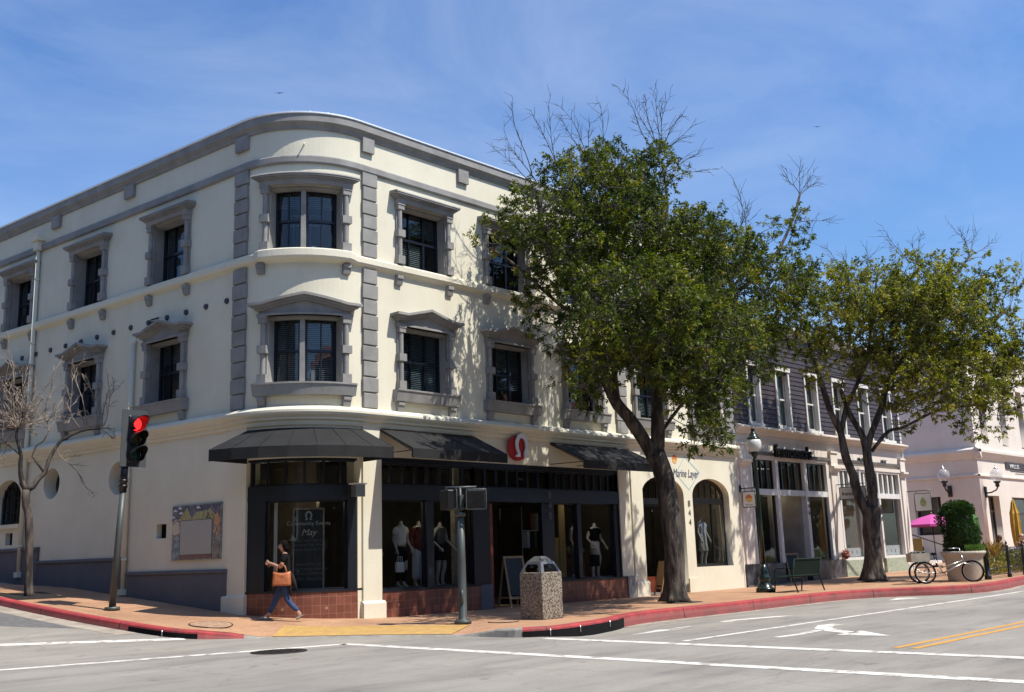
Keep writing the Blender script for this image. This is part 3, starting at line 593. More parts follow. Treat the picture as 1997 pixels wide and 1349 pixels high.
def surround(s0,s1,z0,z1,style,par,curved=False):
    w_=.17; L_=s0-w_-.02; R_=s1+w_+.02; sg=[]
    bm=B()
    for sa,sb in ((s0-w_,s0),(s1,s1+w_)):
        C.box(bm,sa,sb,-.02,.05,z0,z1)                       # flat backing of the jamb
        C.box(bm,sa if sa<s0 else s1-.012,sb if sb>s1 else s0+.012,-.25,-.02,z0,z1)   # stone reveal
        sm=(sa+sb)/2
        tube(bm,[C.pt(sm,.075,z0+.2),C.pt(sm,.075,z1-.1)],.058,12,False)
        C.box(bm,sa-.02,sb+.02,0,.15,z0-.01,z0+.2); C.box(bm,sa-.025,sb+.025,0,.16,(z0+z1)/2-.09,(z0+z1)/2+.09); C.box(bm,sa-.01,sb+.01,0,.15,z1-.16,z1+.01); C.box(bm,sa-.025,sb+.025,0,.165,z1-.05,z1+.012)
    C.box(bm,s0+.012,s1-.012,-.25,0,z1-.05,z1)
    su=part('window_surround',bm,M['trim'],par)
    if style=='flat':
        e=.02; hp=lambda o:[(0,z1+.01),(.13+o*0,z1+.01),(.16,z1+.1),(.27,z1+.2),(.31,z1+.24),(.31,z1+.31),(0,z1+.36)]
        lo=lambda q:[(0,z1+.01),(.1,z1+.01),(.12,z1+.1),(.12,z1+.2),(.12,z1+.24),(.12,z1+.31),(0,z1+.36)]
        bm=B(); x0,x1=L_-.2,R_+.2
        # mitred ends: profile pulls in towards the wall as it flares out
        C.strip(bm,[(L_,[(0,z1+.012),(.16,z1+.012),(.18,z1+.1),(.18,z1+.11),(.18,z1+.115),(.18,z1+.12),(0,z1+.12)]),(R_,[(0,z1+.012),(.16,z1+.012),(.18,z1+.1),(.18,z1+.11),(.18,z1+.115),(.18,z1+.12),(0,z1+.12)])])
        C.box(bm,L_-.04,R_+.04,0,.205,z1+.115,z1+.15); C.box(bm,L_-.085,R_+.085,0,.245,z1+.15,z1+.185); C.box(bm,L_-.13,R_+.13,0,.285,z1+.185,z1+.225); C.strip(bm,[(L_-.15,[(0,z1+.225),(.3,z1+.225),(.27,z1+.27),(0,z1+.3)]),(R_+.15,[(0,z1+.225),(.3,z1+.225),(.27,z1+.27),(0,z1+.3)])])
        part('hood',bm,M['trim'],su)
    else:
        bm=B(); zc=z1+.2; pk=.2; sm=(s0+s1)/2
        C.strip(bm,[(L_,[(0,z1),(.12,z1),(.12,zc),(0,zc)]),(sm,[(0,z1),(.12,z1),(.12,zc+pk),(0,zc+pk)]),(R_,[(0,z1),(.12,z1),(.12,zc),(0,zc)])])   # tympanum
        C.box(bm,L_-.03,R_+.03,0,.16,z1-.0,z1+.05)
        def rk(e,o,a,b): C.strip(bm,[(L_-e,[(0,zc+a),(o,zc+a),(o,zc+b),(0,zc+b)]),(L_+.16,[(0,zc+a),(o,zc+a),(o,zc+b),(0,zc+b)]),(sm,[(0,zc+pk+a),(o,zc+pk+a),(o,zc+pk+b),(0,zc+pk+b)]),(R_-.16,[(0,zc+a),(o,zc+a),(o,zc+b),(0,zc+b)]),(R_+e,[(0,zc+a),(o,zc+a),(o,zc+b),(0,zc+b)])])
        rk(.04,.2,-.07,-.02); rk(.1,.26,-.02,.03); rk(.17,.32,.03,.09)
        part('hood',bm,M['trim'],su)
        bm=B(); C.sweep(bm,L_-.1,R_+.1,[(0,z0-.3),(.15,z0-.29),(.2,z0-.06),(.22,z0-.05),(.22,z0-.012),(0,z0-.012)]); part('sill',bm,M['trim'],su)
        corbel(L_-.01,.18,z0-.3,.24,su); corbel(R_-.17,.18,z0-.3,.24,su)
for k,(a,b) in enumerate(wins_r):
    w3=window(a,b,*Z3,3,'flat',[.4,0,0,0,0][k],cream); surround(a,b,*Z3,'flat',cream)
    if k==0:
        bm=B()
        for i in range(13): z=8.42+i*.05; C.sweep(bm,a+.07,a+.95,[(-.38,z+.03),(-.345,z),(-.342,z+.006),(-.377,z+.036)])
        part('shutter',bm,M['signw0'],w3)
    w2=window(a,b,*Z2,3,'ped',[.98,.75,.5,.9,.6][k],cream); surround(a,b,*Z2,'ped',cream)
    for s in (a-.2,b+.02): corbel(s,.18,8.04,.24,cream)
for k,(a,b) in enumerate(wins_l):
    window(a,b,*Z3,3,'flat',[.9,.45,.7,.2,.9][k],cream); surround(a,b,*Z3,'flat',cream)
    window(a,b,*Z2,3,'ped',[.35,.98,.6,.9,.5][k],cream); surround(a,b,*Z2,'ped',cream)
    for s in (a-.2,b+.02): corbel(s,.18,8.04,.24,cream)
for (z0,z1),st in ((Z3,'flat'),(Z2,'ped')):
    for a,b in da: window(a,b,z0,z1,2,st,.3 if st=='flat' else .96,cream)
    surround(da[0][0],da[1][1],z0,z1,st,cream)
for s in (AN(70.4),AN(12)): corbel(s,.18,8.04,.24,cream)
# notice stuck inside the drum window
bm=B(); C.box(bm,AN(32.5),AN(29.5),-.345,-.34,5.32,5.56); part('notice',bm,M['cloth_w'],cream)
bm=B(); C.box(bm,AN(32.6),AN(28.5),-.42,-.40,8.42,8.55); part('notice',bm,M['cloth_w'],cream)
# ladder-like white frames inside the top drum windows
bm=B()
for s in (AN(54.5),AN(33),AN(19)): C.box(bm,s-.012,s+.012,-.9,-.88,8.4,9.45)
for z in (9.45,9.2): C.box(bm,AN(60),AN(15),-.9,-.885,z,z+.02)
part('interior_frame',bm,M['white'],cream)
# tie plates
M['plate']=mat('dark_tie_plate',(.05,.055,.06),.6)
for k in range(17):
    sL=1.58+.796*k
    bm=B(); s=SL(sL) if sL>1.75 else AN(83); p=C.pt(s,0,7.37); n=C.normal(s); q=n.to_track_quat('Z','Y'); g=bmesh.ops.create_cone(bm,cap_ends=True,segments=16,radius1=.075,radius2=.06,depth=.05); bmesh.ops.transform(bm,matrix=Matrix.Translation(p+n*.02)@q.to_matrix().to_4x4(),verts=g['verts']); part('tie_plate',bm,M['plate'],cream)
bm=B()
for i in range(4): C.box(bm,SL(5.48),SL(5.12),0,.012,7.22+i*.065,7.22+i*.065+.03)
part('vent',bm,M['blackc'],cream)
# drum hook lamp
bm=B(); p=C.pt(AN(38.7),0,10.9); n=C.normal(AN(38.7)); tube(bm,[p,p+n*.12,p+n*.16+Vector((0,0,-.05))],.018,8); part('wall_hook',bm,M['stucco'],cream)
# downpipes
def downpipe(sL,z0,z1,head):
    bm=B(); s=SL(sL); tube(bm,[C.pt(s,.085,z0),C.pt(s,.085,z1-.1)],.06,12)
    z=z0+.8
    while z<z1-.5: tube(bm,[C.pt(s,.085,z),C.pt(s,.085,z+.06)],.075,12); z+=1.9
    C.box(bm,s-.1,s+.1,0,.17,z0-.02,z0+.12)
    if head: C.strip(bm,[(s-.22,[(0,z1),(.1,z1),(.1,z1+.12),(0,z1+.12)]),(s-.22+.001,[(0,z1-.02),(.25,z1-.02),(.25,z1+.12),(0,z1+.12)]),(s+.22,[(0,z1-.02),(.25,z1-.02),(.25,z1+.12),(0,z1+.12)])]); C.box(bm,s-.12,s+.12,0,.19,z1-.3,z1-.02)
    else: tube(bm,[C.pt(s,.085,z1-.12),C.pt(s,.07,z1-.04),C.pt(s,.0,z1)],.06,12)
    part('downpipe',bm,M['stucco'],cream)
downpipe(11.22,1.15,10.75,True); downpipe(6.1,.66,6.98,False)
# slate dado, stepping up the hill
for a,b,zt in ((2.11,5.98,1.17),(6.2,10.3,1.53),(10.32,13.4,1.9),(13.45,20,2.4)):
    bm=B(); C.box(bm,SL(b),SL(a),0,.06,-.4,zt-.08); C.sweep(bm,SL(b)-.01,SL(a)+.01,[(0,zt-.08),(.07,zt-.08),(.1,zt-.05),(.1,zt),(.05,zt+.02),(0,zt+.02)])
    n=4
    part('dado',bm,M['dado'],cream)
# round and arched windows of the ground floor on the side street
for cx_,cz_ in ((SL(9.9),3.6),(SL(6.67),3.52)):
    bm=B(); C.slab(bm,circ(cx_,cz_,.44),[],-.39,-.36); part('round_window',bm,M['sash'],cream)
for a,b,z0,zs,zt in ((SL(13.05),SL(11.45),2.6,3.2,3.86),(SL(20.05),SL(18.45),3.0,3.6,4.2)):
    bm=B(); C.slab(bm,archpoly(a+.0,b-.0,z0,zs,zt),[archpoly(a+.07,b-.07,z0+.07,zs,zt-.07)],-.3,-.24)
    for k in range(1,8):
        x=a+(b-a)*k/8; q=abs(x-(a+b)/2)/((b-a)/2); C.box(bm,x-.012,x+.012,-.22,-.195,z0+.02,zs+(zt-zs)*math.sqrt(1-q*q)-.03)
    for z in (z0+.35,z0+.75): C.box(bm,a+.03,b-.03,-.235,-.222,z,z+.025)
    f=part('arched_window',bm,M['sash'],cream); bm=B(); C.slab(bm,archpoly(a+.03,b-.03,z0+.02,zs,zt-.04),[],-.29,-.285); part('pane',bm,M['glassup'],f)
    bm=B(); C.box(bm,a-.05,b+.05,0,.08,z0-.12,z0-.01); part('sill',bm,M['stucco'],cream)
for a,b,z0,z1 in ((SL(4.9),SL(4.5),1.95,2.29),(SL(12.25),SL(11.85),2.02,2.36)):
    bm=B(); C.box(bm,a+.002,b-.002,-.16,-.14,z0+.002,z1-.002); part('niche',bm,M['blackc'],cream)
def lamp_light(t,x,y,z,e):
    l=bpy.data.lights.new('lamp_light','POINT'); l.energy=e; l.color=(1,.8,.55); l.shadow_soft_size=.05; o=bpy.data.objects.new('lamp_light',l); link(o,t); o.location=Vector((x,y,z))-org(t)
# ---------------- ground floor shop front
bm=B(); C.box(bm,11.1,AN(77.2),-.4,.03,-.4,4.29); C.box(bm,11.05,AN(77.2)+.04,-.4,.09,-.4,.57); C.sweep(bm,11.05,AN(77.2)+.04,[(-.3,.57),(.09,.57),(.03,.63),(-.3,.63)]); part('pier',bm,M['stucco'],cream)
bm=B(); C.box(bm,14.5,15.03,-.4,.05,-.4,4.29); C.box(bm,14.46,15.09,-.42,.12,-.4,.34); C.sweep(bm,14.46,15.09,[(-.3,.34),(.12,.34),(.05,.4),(-.3,.4)]); part('pier',bm,M['stucco'],cream)
bm=B(); C.box(bm,23.82,24.28,-.4,.04,.6,4.28); C.box(bm,24.4,24.93,-.4,.05,-.4,4.28); C.box(bm,24.36,24.98,-.4,.12,-.4,.38); C.sweep(bm,24.36,24.98,[(-.2,.38),(.12,.38),(.05,.44),(-.2,.44)]); C.box(bm,27.1,27.62,0,.045,-.4,.42); part('pilaster',bm,M['stucco'],cream)
bm=B(); C.box(bm,23.97,24.46,-.3,.1,-.3,.6); part('plinth_block',bm,M['trim'],cream); bm=B(); C.box(bm,18.12,18.52,-.35,.07,-.3,.6); part('plinth_block',bm,M['dado'],cream)
def tiles():
    m=mat('terracotta_tile',(.2,.07,.045),.4,bump=0); nt=m.node_tree; b=nt.nodes['Principled BSDF']; L=nt.links.new
    u=nd(nt,'ShaderNodeUVMap'); br=nd(nt,'ShaderNodeTexBrick'); br.offset=0; br.inputs['Scale'].default_value=1; br.inputs['Brick Width'].default_value=.18; br.inputs['Row Height'].default_value=.18; br.inputs['Mortar Size'].default_value=.003
    br.inputs['Color1'].default_value=(0.162,0.053,0.034,1); br.inputs['Color2'].default_value=(0.200,0.070,0.044,1); br.inputs['Mortar'].default_value=(0.340,0.196,0.145,1); L(u.outputs[0],br.inputs['Vector'])
    n=nd(nt,'ShaderNodeTexNoise'); n.inputs['Scale'].default_value=3; n.inputs['Detail'].default_value=8; L(u.outputs[0],n.inputs['Vector']); r=nd(nt,'ShaderNodeValToRGB'); r.color_ramp.elements[0].position=.3; r.color_ramp.elements[0].color=(.75,.75,.75,1); r.color_ramp.elements[1].position=.6; L(n.outputs[0],r.inputs[0])
    mm=nd(nt,'ShaderNodeMix',data_type='RGBA',blend_type='MULTIPLY'); mm.inputs[0].default_value=1; L(br.outputs['Color'],mm.inputs['A']); L(r.outputs[0],mm.inputs['B']); L(mm.outputs['Result'],b.inputs['Base Color']); return m
M['tile']=tiles(); M['tilestar']=mat('tile_star',(.45,.25,.17),.5)
tl=[]
def tilebase(s0,s1,z1,stars,o=.06):
    bm=B(); C.box(bm,s0,s1,-.4,o,-.3,z1); p=part('tile_base',bm,M['tile'],cream); bm=B()
    for s,z in stars: C.slab(bm,[(s,z-.06),(s+.014,z-.014),(s+.06,z),(s+.014,z+.014),(s,z+.06),(s-.014,z+.014),(s-.06,z),(s-.014,z-.014)],[],o+.0,o+.003) if s>14.4 else C.box(bm,s-.03,s+.03,o,o+.003,z-.03,z+.03)
    part('tile_inlay',bm,M['tilestar'],p); bm=B(); C.box(bm,s0,s1,-.4,o+.02,z1,z1+.045); part('sill',bm,M['navy'],cream)
tilebase(AN(77),14.5,.64,[(AN(22),.3),(AN(50),.3)],-.02); tilebase(15.04,18.12,.57,[(15.5,.27)]); tilebase(20.98,23.96,.55,[(23.2,.27)])
def beam(s0,s1,z0,z1,o0,o1,n='header_beam',m='navy'): bm=B(); C.box(bm,s0,s1,o0,o1,z0,z1); return part(n,bm,M[m],cream)
beam(AN(77),14.5,2.62,2.95,-.3,-.02); beam(15.03,23.82,2.64,2.99,-.25,.03)
bm=B(); C.box(bm,15.03,23.82,-.2,-.02,3.5,3.62); C.box(bm,AN(77),14.5,-.2,-.02,3.5,3.62); part('header_beam',bm,M['sash'],cream)
for s0,s1 in ((AN(77),AN(63)),(AN(7),14.5),(15.03,15.08),(16.46,16.68),(18.0,18.5),(20.6,21.02),(22.02,22.18),(23.62,23.82)):
    z0=.6; bm=B(); C.box(bm,s0,s1,-.24,-.03 if s1-s0>.18 else -.06,z0 if not 18<=s0<20.7 else -.2,2.63); part('post',bm,M['navy'],cream)
def transom(s0,s1,n,z0,z1,o=-.14):
    bm=B()
    for k in range(n+1): x=s0+(s1-s0)*k/n; C.box(bm,x-.03,x+.03,o-.048,o+.048,z0+.02,z1-.02)
    C.box(bm,s0-.03,s1+.03,o-.05,o+.05,z0-.002,z0+.04); C.box(bm,s0-.03,s1+.03,o-.05,o+.05,z1-.04,z1+.002)
    f=part('transom_frame',bm,M['sash'],cream); bm=B(); C.box(bm,s0,s1,o-.004,o,z0,z1); part('pane',bm,M['glass'],f)
transom(AN(76),14.47,6,2.95,3.52); transom(15.05,18.1,8,2.99,3.5); transom(18.1,20.9,7,2.99,3.5); transom(20.9,23.8,9,2.99,3.5)
def shopglass(s0,s1,z0,z1,o=-.14):
    bm=B(); C.box(bm,s0,s1,o-.004,o,z0,z1); f=part('shop_window',bm,M['glass'],cream)
    bm=B(); t=.035
    C.box(bm,s0,s1,o-.03,o+.02,z0,z0+t); C.box(bm,s0,s1,o-.03,o+.02,z1-t,z1); C.box(bm,s0,s0+t,o-.03,o+.02,z0+t,z1-t); C.box(bm,s1-t,s1,o-.03,o+.02,z0+t,z1-t); part('frame',bm,M['sash'],f)
shopglass(AN(63),AN(7),.69,2.62); shopglass(15.08,16.46,.62,2.64); shopglass(16.68,18.0,.62,2.64); shopglass(21.02,22.02,.6,2.64); shopglass(22.18,23.62,.6,2.64)
# white strip inside the left edge of the drum window
bm=B(); C.box(bm,AN(60.5),AN(58.3),-.35,-.3,.7,2.6); part('inner_post',bm,M['white'],cream)
bm=B(); C.box(bm,17.75,17.95,-.6,-.45,.6,3.5); part('inner_post',bm,M['conc'],cream)
# entrance recess
bm=B(); 
for x in (18.53,20.57):
    box(bm,(x,19.55,.2),(.06,1.7,.75)); box(bm,(x,19.55,2.62),(.06,1.7,.1))
    for y in (18.75,20.36): box(bm,(x,y,1.57),(.07,.08,2.0))
box(bm,(19.55,19.6,2.9),(2.1,1.8,.08)); lin=part('entrance_lining',bm,M['navy'],cream)
for x in (18.53,20.57): bm=B(); box(bm,(x,19.55,1.57),(.005,1.53,2.0)); part('pane',bm,M['glass'],lin)
bm=B(); box(bm,(18.66,19.2,1.3),(.1,.9,2.6)); part('door',bm,M['redwood'],cream,label='red brown wooden door standing open into the shop')
# shop interior
bm=B(); t=.1
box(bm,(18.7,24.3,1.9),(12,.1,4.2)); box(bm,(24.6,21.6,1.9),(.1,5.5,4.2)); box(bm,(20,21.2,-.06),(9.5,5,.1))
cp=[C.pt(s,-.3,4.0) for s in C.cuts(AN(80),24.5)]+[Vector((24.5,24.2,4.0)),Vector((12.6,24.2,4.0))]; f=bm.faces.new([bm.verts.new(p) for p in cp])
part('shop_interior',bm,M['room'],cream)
bm=B(); box(bm,(16.6,19.95,.3),(3.0,1.7,.5)); box(bm,(22.4,19.95,.3),(2.7,1.7,.5)); C.box(bm,AN(70),14.3,-1.6,-.3,.1,.64); part('display_platform',bm,M['wood'],cream)
M['ochre']=mat('ochre_panel',(.42,.3,.1),.7,var=.2)
for i,(x,y,z) in enumerate([(12.95+.45,20.9,2.95),(14.0,20.9,2.95),(15.0,20.9,2.95),(16.9,19.0,2.86),(22.6,19.0,2.86)]):  # last two are added lamps, hidden behind the header to brighten the mannequins
    t=thing('ceiling_spotlight',['lit spotlight seen through the corner transom, leftmost of three','lit spotlight seen through the corner transom, middle of three','lit spotlight seen through the corner transom, rightmost of three','added hidden spotlight brightening the white tee and maroon mannequins','added hidden spotlight brightening the mannequins in the right shop window'][i],'spotlight',(x,y,z),group='spotlights inside the corner shop')
    bm=B(); tube(bm,[(x,y,z+.95),(x,y,z+.1)],.012,6); lathe(bm,(x,y,z),[(.05,0),(.07,.1),(.03,.14)],12); part('housing',bm,M['blackm'],t); bm=B(); lathe(bm,(x,y,z-.02),[(.045,0),(.045,.019)],12); part('bulb',bm,M['lampwarm'],t); lamp_light(t,x,y,z-.12,3 if i<3 else 7)
# arches of the right shop
bm=B()
C.slab(bm,archpoly(27.6,29.72,.74,2.95,3.52),[archpoly(27.7,29.62,.84,2.95,3.42)],-.3,-.22); C.box(bm,27.68,29.64,-.3,-.2,2.72,2.9); C.box(bm,28.95,29.0,-.28,-.22,.8,2.75)
for x in (28.0,28.35,28.7,29.05,29.35): C.box(bm,x-.01,x+.01,-.28,-.24,2.9,3.38)
f=part('arched_window',bm,M['blackm'],cream); bm=B(); C.slab(bm,archpoly(27.65,29.67,.8,2.95,3.47),[],-.27,-.265); part('pane',bm,M['glass'],f)
bm=B(); C.slab(bm,archpoly(24.95,27.12,-.4,2.95,3.52),[rect(25.1,26.97,-.5,2.62),archpoly(25.1,26.97,2.85,2.98,3.4)],-.36,-.28)
for x in (25.4,25.75,26.1,26.45): C.box(bm,x-.01,x+.01,-.34,-.3,2.85,3.4)
C.box(bm,25.1,26.97,-.4,-.22,2.68,2.86); part('arched_doorway',bm,M['blackm'],cream)
bm=B(); C.box(bm,25.1,25.5,-1.1,-1.0,-.1,2.64); C.box(bm,26.2,26.97,-1.1,-1.0,-.1,.5); f=part('door',bm,M['redwood'],cream,label='red brown door inside the arched doorway behind the tree'); bm=B(); C.box(bm,25.5,26.9,-1.06,-1.05,.4,2.6); part('pane',bm,M['glass'],f)
bm=B(); box(bm,(27.4,22.6,1.9),(5.6,.1,4.3)); box(bm,(24.75,20.8,1.9),(.1,3.6,4.3)); box(bm,(29.84,20.8,1.9),(.06,3.6,4.3)); box(bm,(27.4,20.8,4.02),(5.4,3.7,.06)); box(bm,(27.4,20.8,-.03),(5.4,3.7,.1)); part('arch_shop_interior',bm,M['room'],cream)
# house numbers and painted sign
M['num']=mat('dark_numerals',(.09,.08,.065),.5)
def numeral(txt,s,zt,size,step,F,par,m,o=.005,dx=0):
    for i,ch in enumerate(txt):
        bm=B(); vs=text_bm(bm,ch,size,.012); bm.verts.ensure_lookup_table()
        for v in bm.verts: x,y,z=v.co; v.co=F.pt(s+x+dx*i,o+.012-y,zt-step*i+z)
        part('numeral',bm,m,par)
numeral('840',20.8,2.84,.28,.28,C,cream,M['dado'],o=.032); numeral('844',27.38,2.7,.27,.29,C,cream,M['num'],o=.002)
# ---------------- awnings
def awning_parts(t,secs_top,secs_front,zt,zf,zv,rafters=True,closed=True):
    pass
def awn(label,s0,s1,o,zt,zf,zv,n,closed,facet=False):
    t=thing('awning',label,'awning',tuple(C.pt((s0+s1)/2,0,zt)),group='black canvas awnings of the corner shop')
    ss=[s0+(s1-s0)*i/n for i in range(n+1)]
    bm=B(); top=[(C.pt(s,.01,zt),C.pt(s,.02,zt-.03)) for s in ss]; fr=[(C.pt(s,o,zf),C.pt(s,o-.02,zf-.02)) for s in ss]
    tv=[bm.verts.new(a) for a,b in top]; fv=[bm.verts.new(a) for a,b in fr]; tb=[bm.verts.new(b) for a,b in top]; fb=[bm.verts.new(b) for a,b in fr]
    for i in range(n): bm.faces.new((tv[i],tv[i+1],fv[i+1],fv[i])); bm.faces.new((tb[i],fb[i],fb[i+1],tb[i+1]))
    for a in (0,n): bm.faces.new((tv[a],fv[a],fb[a],tb[a]))
    if closed:
        for a in (0,n):
            q=[C.pt(ss[a],.01,zt-.02),C.pt(ss[a],o,zf-.01),C.pt(ss[a],o,zv+.01),C.pt(ss[a],.01,zv+.01)]; q=[p+C.tang(ss[a])*(.004 if a else -.004) for p in q]; bm.faces.new([bm.verts.new(p) for p in q])
    part('canopy',bm,M['awning'],t)
    bm=B()
    for i in range(0,n+1): tube(bm,[C.pt(ss[i],.02,zt+.004),C.pt(ss[i],(o+.02)/2,(zt+zf)/2+.002),C.pt(ss[i],o,zf+.004)],.0035,5)
    part('seams',bm,M['blackc'],t)
    bm=B(); a1=[bm.verts.new(C.pt(s,o+.004,zf+.003)) for s in ss]; b1=[bm.verts.new(C.pt(s,o+.004,zv)) for s in ss]; a2=[bm.verts.new(C.pt(s,o-.012,zf+.003)) for s in ss]; b2=[bm.verts.new(C.pt(s,o-.012,zv)) for s in ss]
    for i in range(n): bm.faces.new((a1[i],a1[i+1],b1[i+1],b1[i])); bm.faces.new((a2[i],b2[i],b2[i+1],a2[i+1])); bm.faces.new((b1[i],b1[i+1],b2[i+1],b2[i]))
    for i in (0,n): bm.faces.new((a1[i],b1[i],b2[i],a2[i]))
    part('valance',bm,M['awning'],t)
    bm=B()
    for i in range(n+1):
        s=ss[i]; tube(bm,[C.pt(s,.02,zt-.05),C.pt(s,o-.03,zf-.04)],.014,6)
        if not closed or i%2==0: tube(bm,[C.pt(s,.0,zf-.02),C.pt(s,o-.03,zf-.04)],.012,6)
    tube(bm,[C.pt(s,o-.03,zf-.04) for s in ss],.015,6); tube(bm,[C.pt(s,o-.03,zv+.02) for s in ss],.012,6)
    for s in (s0,s1): tube(bm,[C.pt(s,o-.03,zf-.04),C.pt(s,o-.03,zv+.02)],.012,6)
    part('frame',bm,M['blackm'],t)
    return t
awn('black canvas awning curving round the rounded corner over the chalkboard window',AN(77),AN(-3.5),1.14,4.22,3.7,3.46,7,True)
awn('black canvas awning between the corner awning and the round red sign',15.0,18.02,1.2,4.27,3.7,3.49,3,False)
awn('black canvas awning right of the round red sign, partly behind the big tree trunk',20.93,24.3,1.2,4.27,3.7,3.48,3,False)
# ---------------------------------------------------------------- purple clapboard building with two shops
D=Straight((0,18.68,0),0)
pb=thing('shop_building','two storey purple clapboard building with white windows above two white shopfronts','building',(37,18.68,0))
X0,X1=30.32,43.75
pw=[(31.32,32.24),(33.3,34.33),(35.45,36.47),(37.66,38.66),(39.8,40.8),(41.95,42.95)]
bm=B(); D.slab(bm,rect(X0,X1,5.4,9.0),[rect(a+.08,b-.08,5.58,7.5) for a,b in pw],-.3,0)
# lapped boards
z=5.45; 
cuts=[X0]+[q for a,b in pw for q in (a,b)]+[X1]
while z<8.95:
    for a,b in zip(cuts[::2],cuts[1::2]):
        if a<b: D.sweep(bm,a,b,[(0,z),(.035,z),(.012,z+.165),(0,z+.165)])
    if z>7.7:
        for a,b in pw: D.sweep(bm,a,b,[(0,z),(.035,z),(.012,z+.165),(0,z+.165)])
    z+=.172
part('wall',bm,M['purple'],pb)
bm=B(); box(bm,((X0+X1)/2,31,4.3),(X1-X0-.04,24.0,9.2)); part('body',bm,M['white'],pb)
for v in (): pass
for a,b in pw:
    bm=B(); D.box(bm,a,a+.1,-.1,.06,5.55,7.6); D.box(bm,b-.1,b,-.1,.06,5.55,7.6); D.box(bm,a-.04,b+.04,-.1,.1,7.6,7.75); D.box(bm,a-.05,b+.05,-.1,.12,5.45,5.55); f=part('window',bm,M['white'],pb)
    bm=B(); D.box(bm,a+.1,b-.1,-.16,-.11,5.58,5.64); D.box(bm,a+.1,b-.1,-.16,-.11,7.52,7.6); D.box(bm,a+.1,b-.1,-.14,-.1,6.55,6.61); D.box(bm,a+.1,a+.15,-.16,-.11,5.64,7.52); D.box(bm,b-.15,b-.1,-.16,-.11,5.64,7.52); part('sash',bm,M['white'],f)
    bm=B(); D.box(bm,a+.1,b-.1,-.15,-.145,5.6,7.55); part('pane',bm,M['glassup'],f)
    bm=B(); n=14; 
    D.strip(bm,[(a+.12+(b-a-.24)*k/n,[(-.26,5.6),(-.25+.02*(k%2),5.6),(-.25+.02*(k%2),7.5),(-.26,7.5)]) for k in range(n+1)]); part('curtain',bm,M['curtain'],f)
def pm(name,prof,s0=X0,s1=X1,m='white',par=pb,F=D): bm=B(); F.sweep(bm,s0,s1,prof); return part(name,bm,M[m],par)
pm('cornice',[(0,8.95),(.1,8.98),(.15,9.1),(.3,9.2),(.3,9.3),(0,9.34)])
pm('ledge',[(0,5.13),(.08,5.14),(.1,5.2),(.26,5.3),(.3,5.33),(.3,5.38),(.04,5.46),(0,5.46)],m='pinkw')
bm=B(); D.box(bm,X0,X1,-.3,0,4.36,5.14); D.box(bm,X0,31.17,-.3,0,-.4,4.4); D.box(bm,36.72,37.55,-.3,0,-.4,4.4); D.box(bm,43.1,X1,-.3,0,-.4,4.4); part('fascia',bm,M['pinkw'],pb)
bm=B()
D.box(bm,31.1,36.8,0,.04,4.36,4.5); D.box(bm,31.1,36.8,0,.03,4.95,5.0); D.box(bm,37.4,43.5,0,.06,4.2,4.34); D.box(bm,37.5,43.4,0,.03,4.42,4.46)
for a,b in ((36.95,37.45),(43.2,43.62),(30.45,31.0)): D.box(bm,a,b,0,.06,.75,4.0); D.sweep(bm,a-.03,b+.03,[(0,4.0),(.08,4.0),(.14,4.1),(.22,4.16),(.22,4.24),(0,4.26)]); D.box(bm,a-.02,b+.02,0,.1,4.26,4.75); D.box(bm,a-.05,b+.05,0,.14,4.75,4.82)
part('pilaster',bm,M['pinkw'],pb)
M['marble']=mat('dark_marble',(.035,.035,.04),.4,col2=(.11,.11,.12),vscale=2.2,detail=9,thr=(.4,.55)); M['gterr']=mat('green_terrazzo',(.3,.38,.24),.6,col2=(.5,.52,.42),vscale=16,detail=6,thr=(.45,.56))
for a,b in ((31.21,32.95),(34.85,36.71),(30.4,31.2),(36.72,37.5)): bm=B(); D.box(bm,a,b,-.3,.05,-.3,.74); part('marble_base',bm,M['marble'],pb)
for a,b in ((37.55,39.45),(41.05,43.1)): bm=B(); D.box(bm,a,b,-.3,.04,-.3,.7); part('terrazzo_base',bm,M['gterr'],pb)
# shop front one
bm=B()
for x,w_ in ((31.17,.1),(32.85,.18),(34.9,.2),(36.62,.1)): D.box(bm,x,x+w_,-.2,.03,.74 if x not in (32.85,) else .74,4.36)
D.box(bm,31.17,36.72,-.15,.01,3.07,3.27); D.box(bm,31.17,36.72,-.1,.0,4.3,4.36)
part('shopfront_frame',bm,M['white'],pb)
bm=B()
for a,b in ((31.27,32.85),(33.03,34.9),(35.1,36.62)):
    for k in range(5): x=a+(b-a)*k/4; D.box(bm,x-.035,x+.035,-.18,-.1,3.3,4.27)
    D.box(bm,a,b,-.182,-.098,3.26,3.31); D.box(bm,a,b,-.182,-.098,4.26,4.31)
f=part('transom_frame',bm,M['blackm'],pb); bm=B(); D.box(bm,31.27,36.62,-.15,-.145,3.27,4.3); part('pane',bm,M['glass'],f)
bm=B(); D.box(bm,35.1,36.62,-.12,-.115,.74,3.07); f=part('shop_window',bm,M['glass'],pb); bm=B(); D.box(bm,35.1,35.16,-.15,-.08,.74,3.07); D.box(bm,36.56,36.62,-.15,-.08,.74,3.07); D.box(bm,35.16,36.56,-.15,-.08,.74,.8); part('frame',bm,M['blackm'],f)
bm=B(); D.box(bm,31.27,32.85,-.12,-.115,.74,3.07); f=part('shop_window',bm,M['glass'],pb); bm=B(); D.box(bm,31.27,31.33,-.15,-.08,.74,3.07); D.box(bm,32.75,32.85,-.15,-.08,.74,3.07); D.box(bm,31.33,32.75,-.15,-.08,.74,.8); part('frame',bm,M['blackm'],f)
bm=B(); box(bm,(34.8,19.6,1.6),(.12,1.5,3.2)); part('post',bm,M['trim'],pb)
bm=B(); box(bm,(33.9,20.2,1.6),(1.6,.08,3.1)); part('door',bm,M['blackm'],pb)
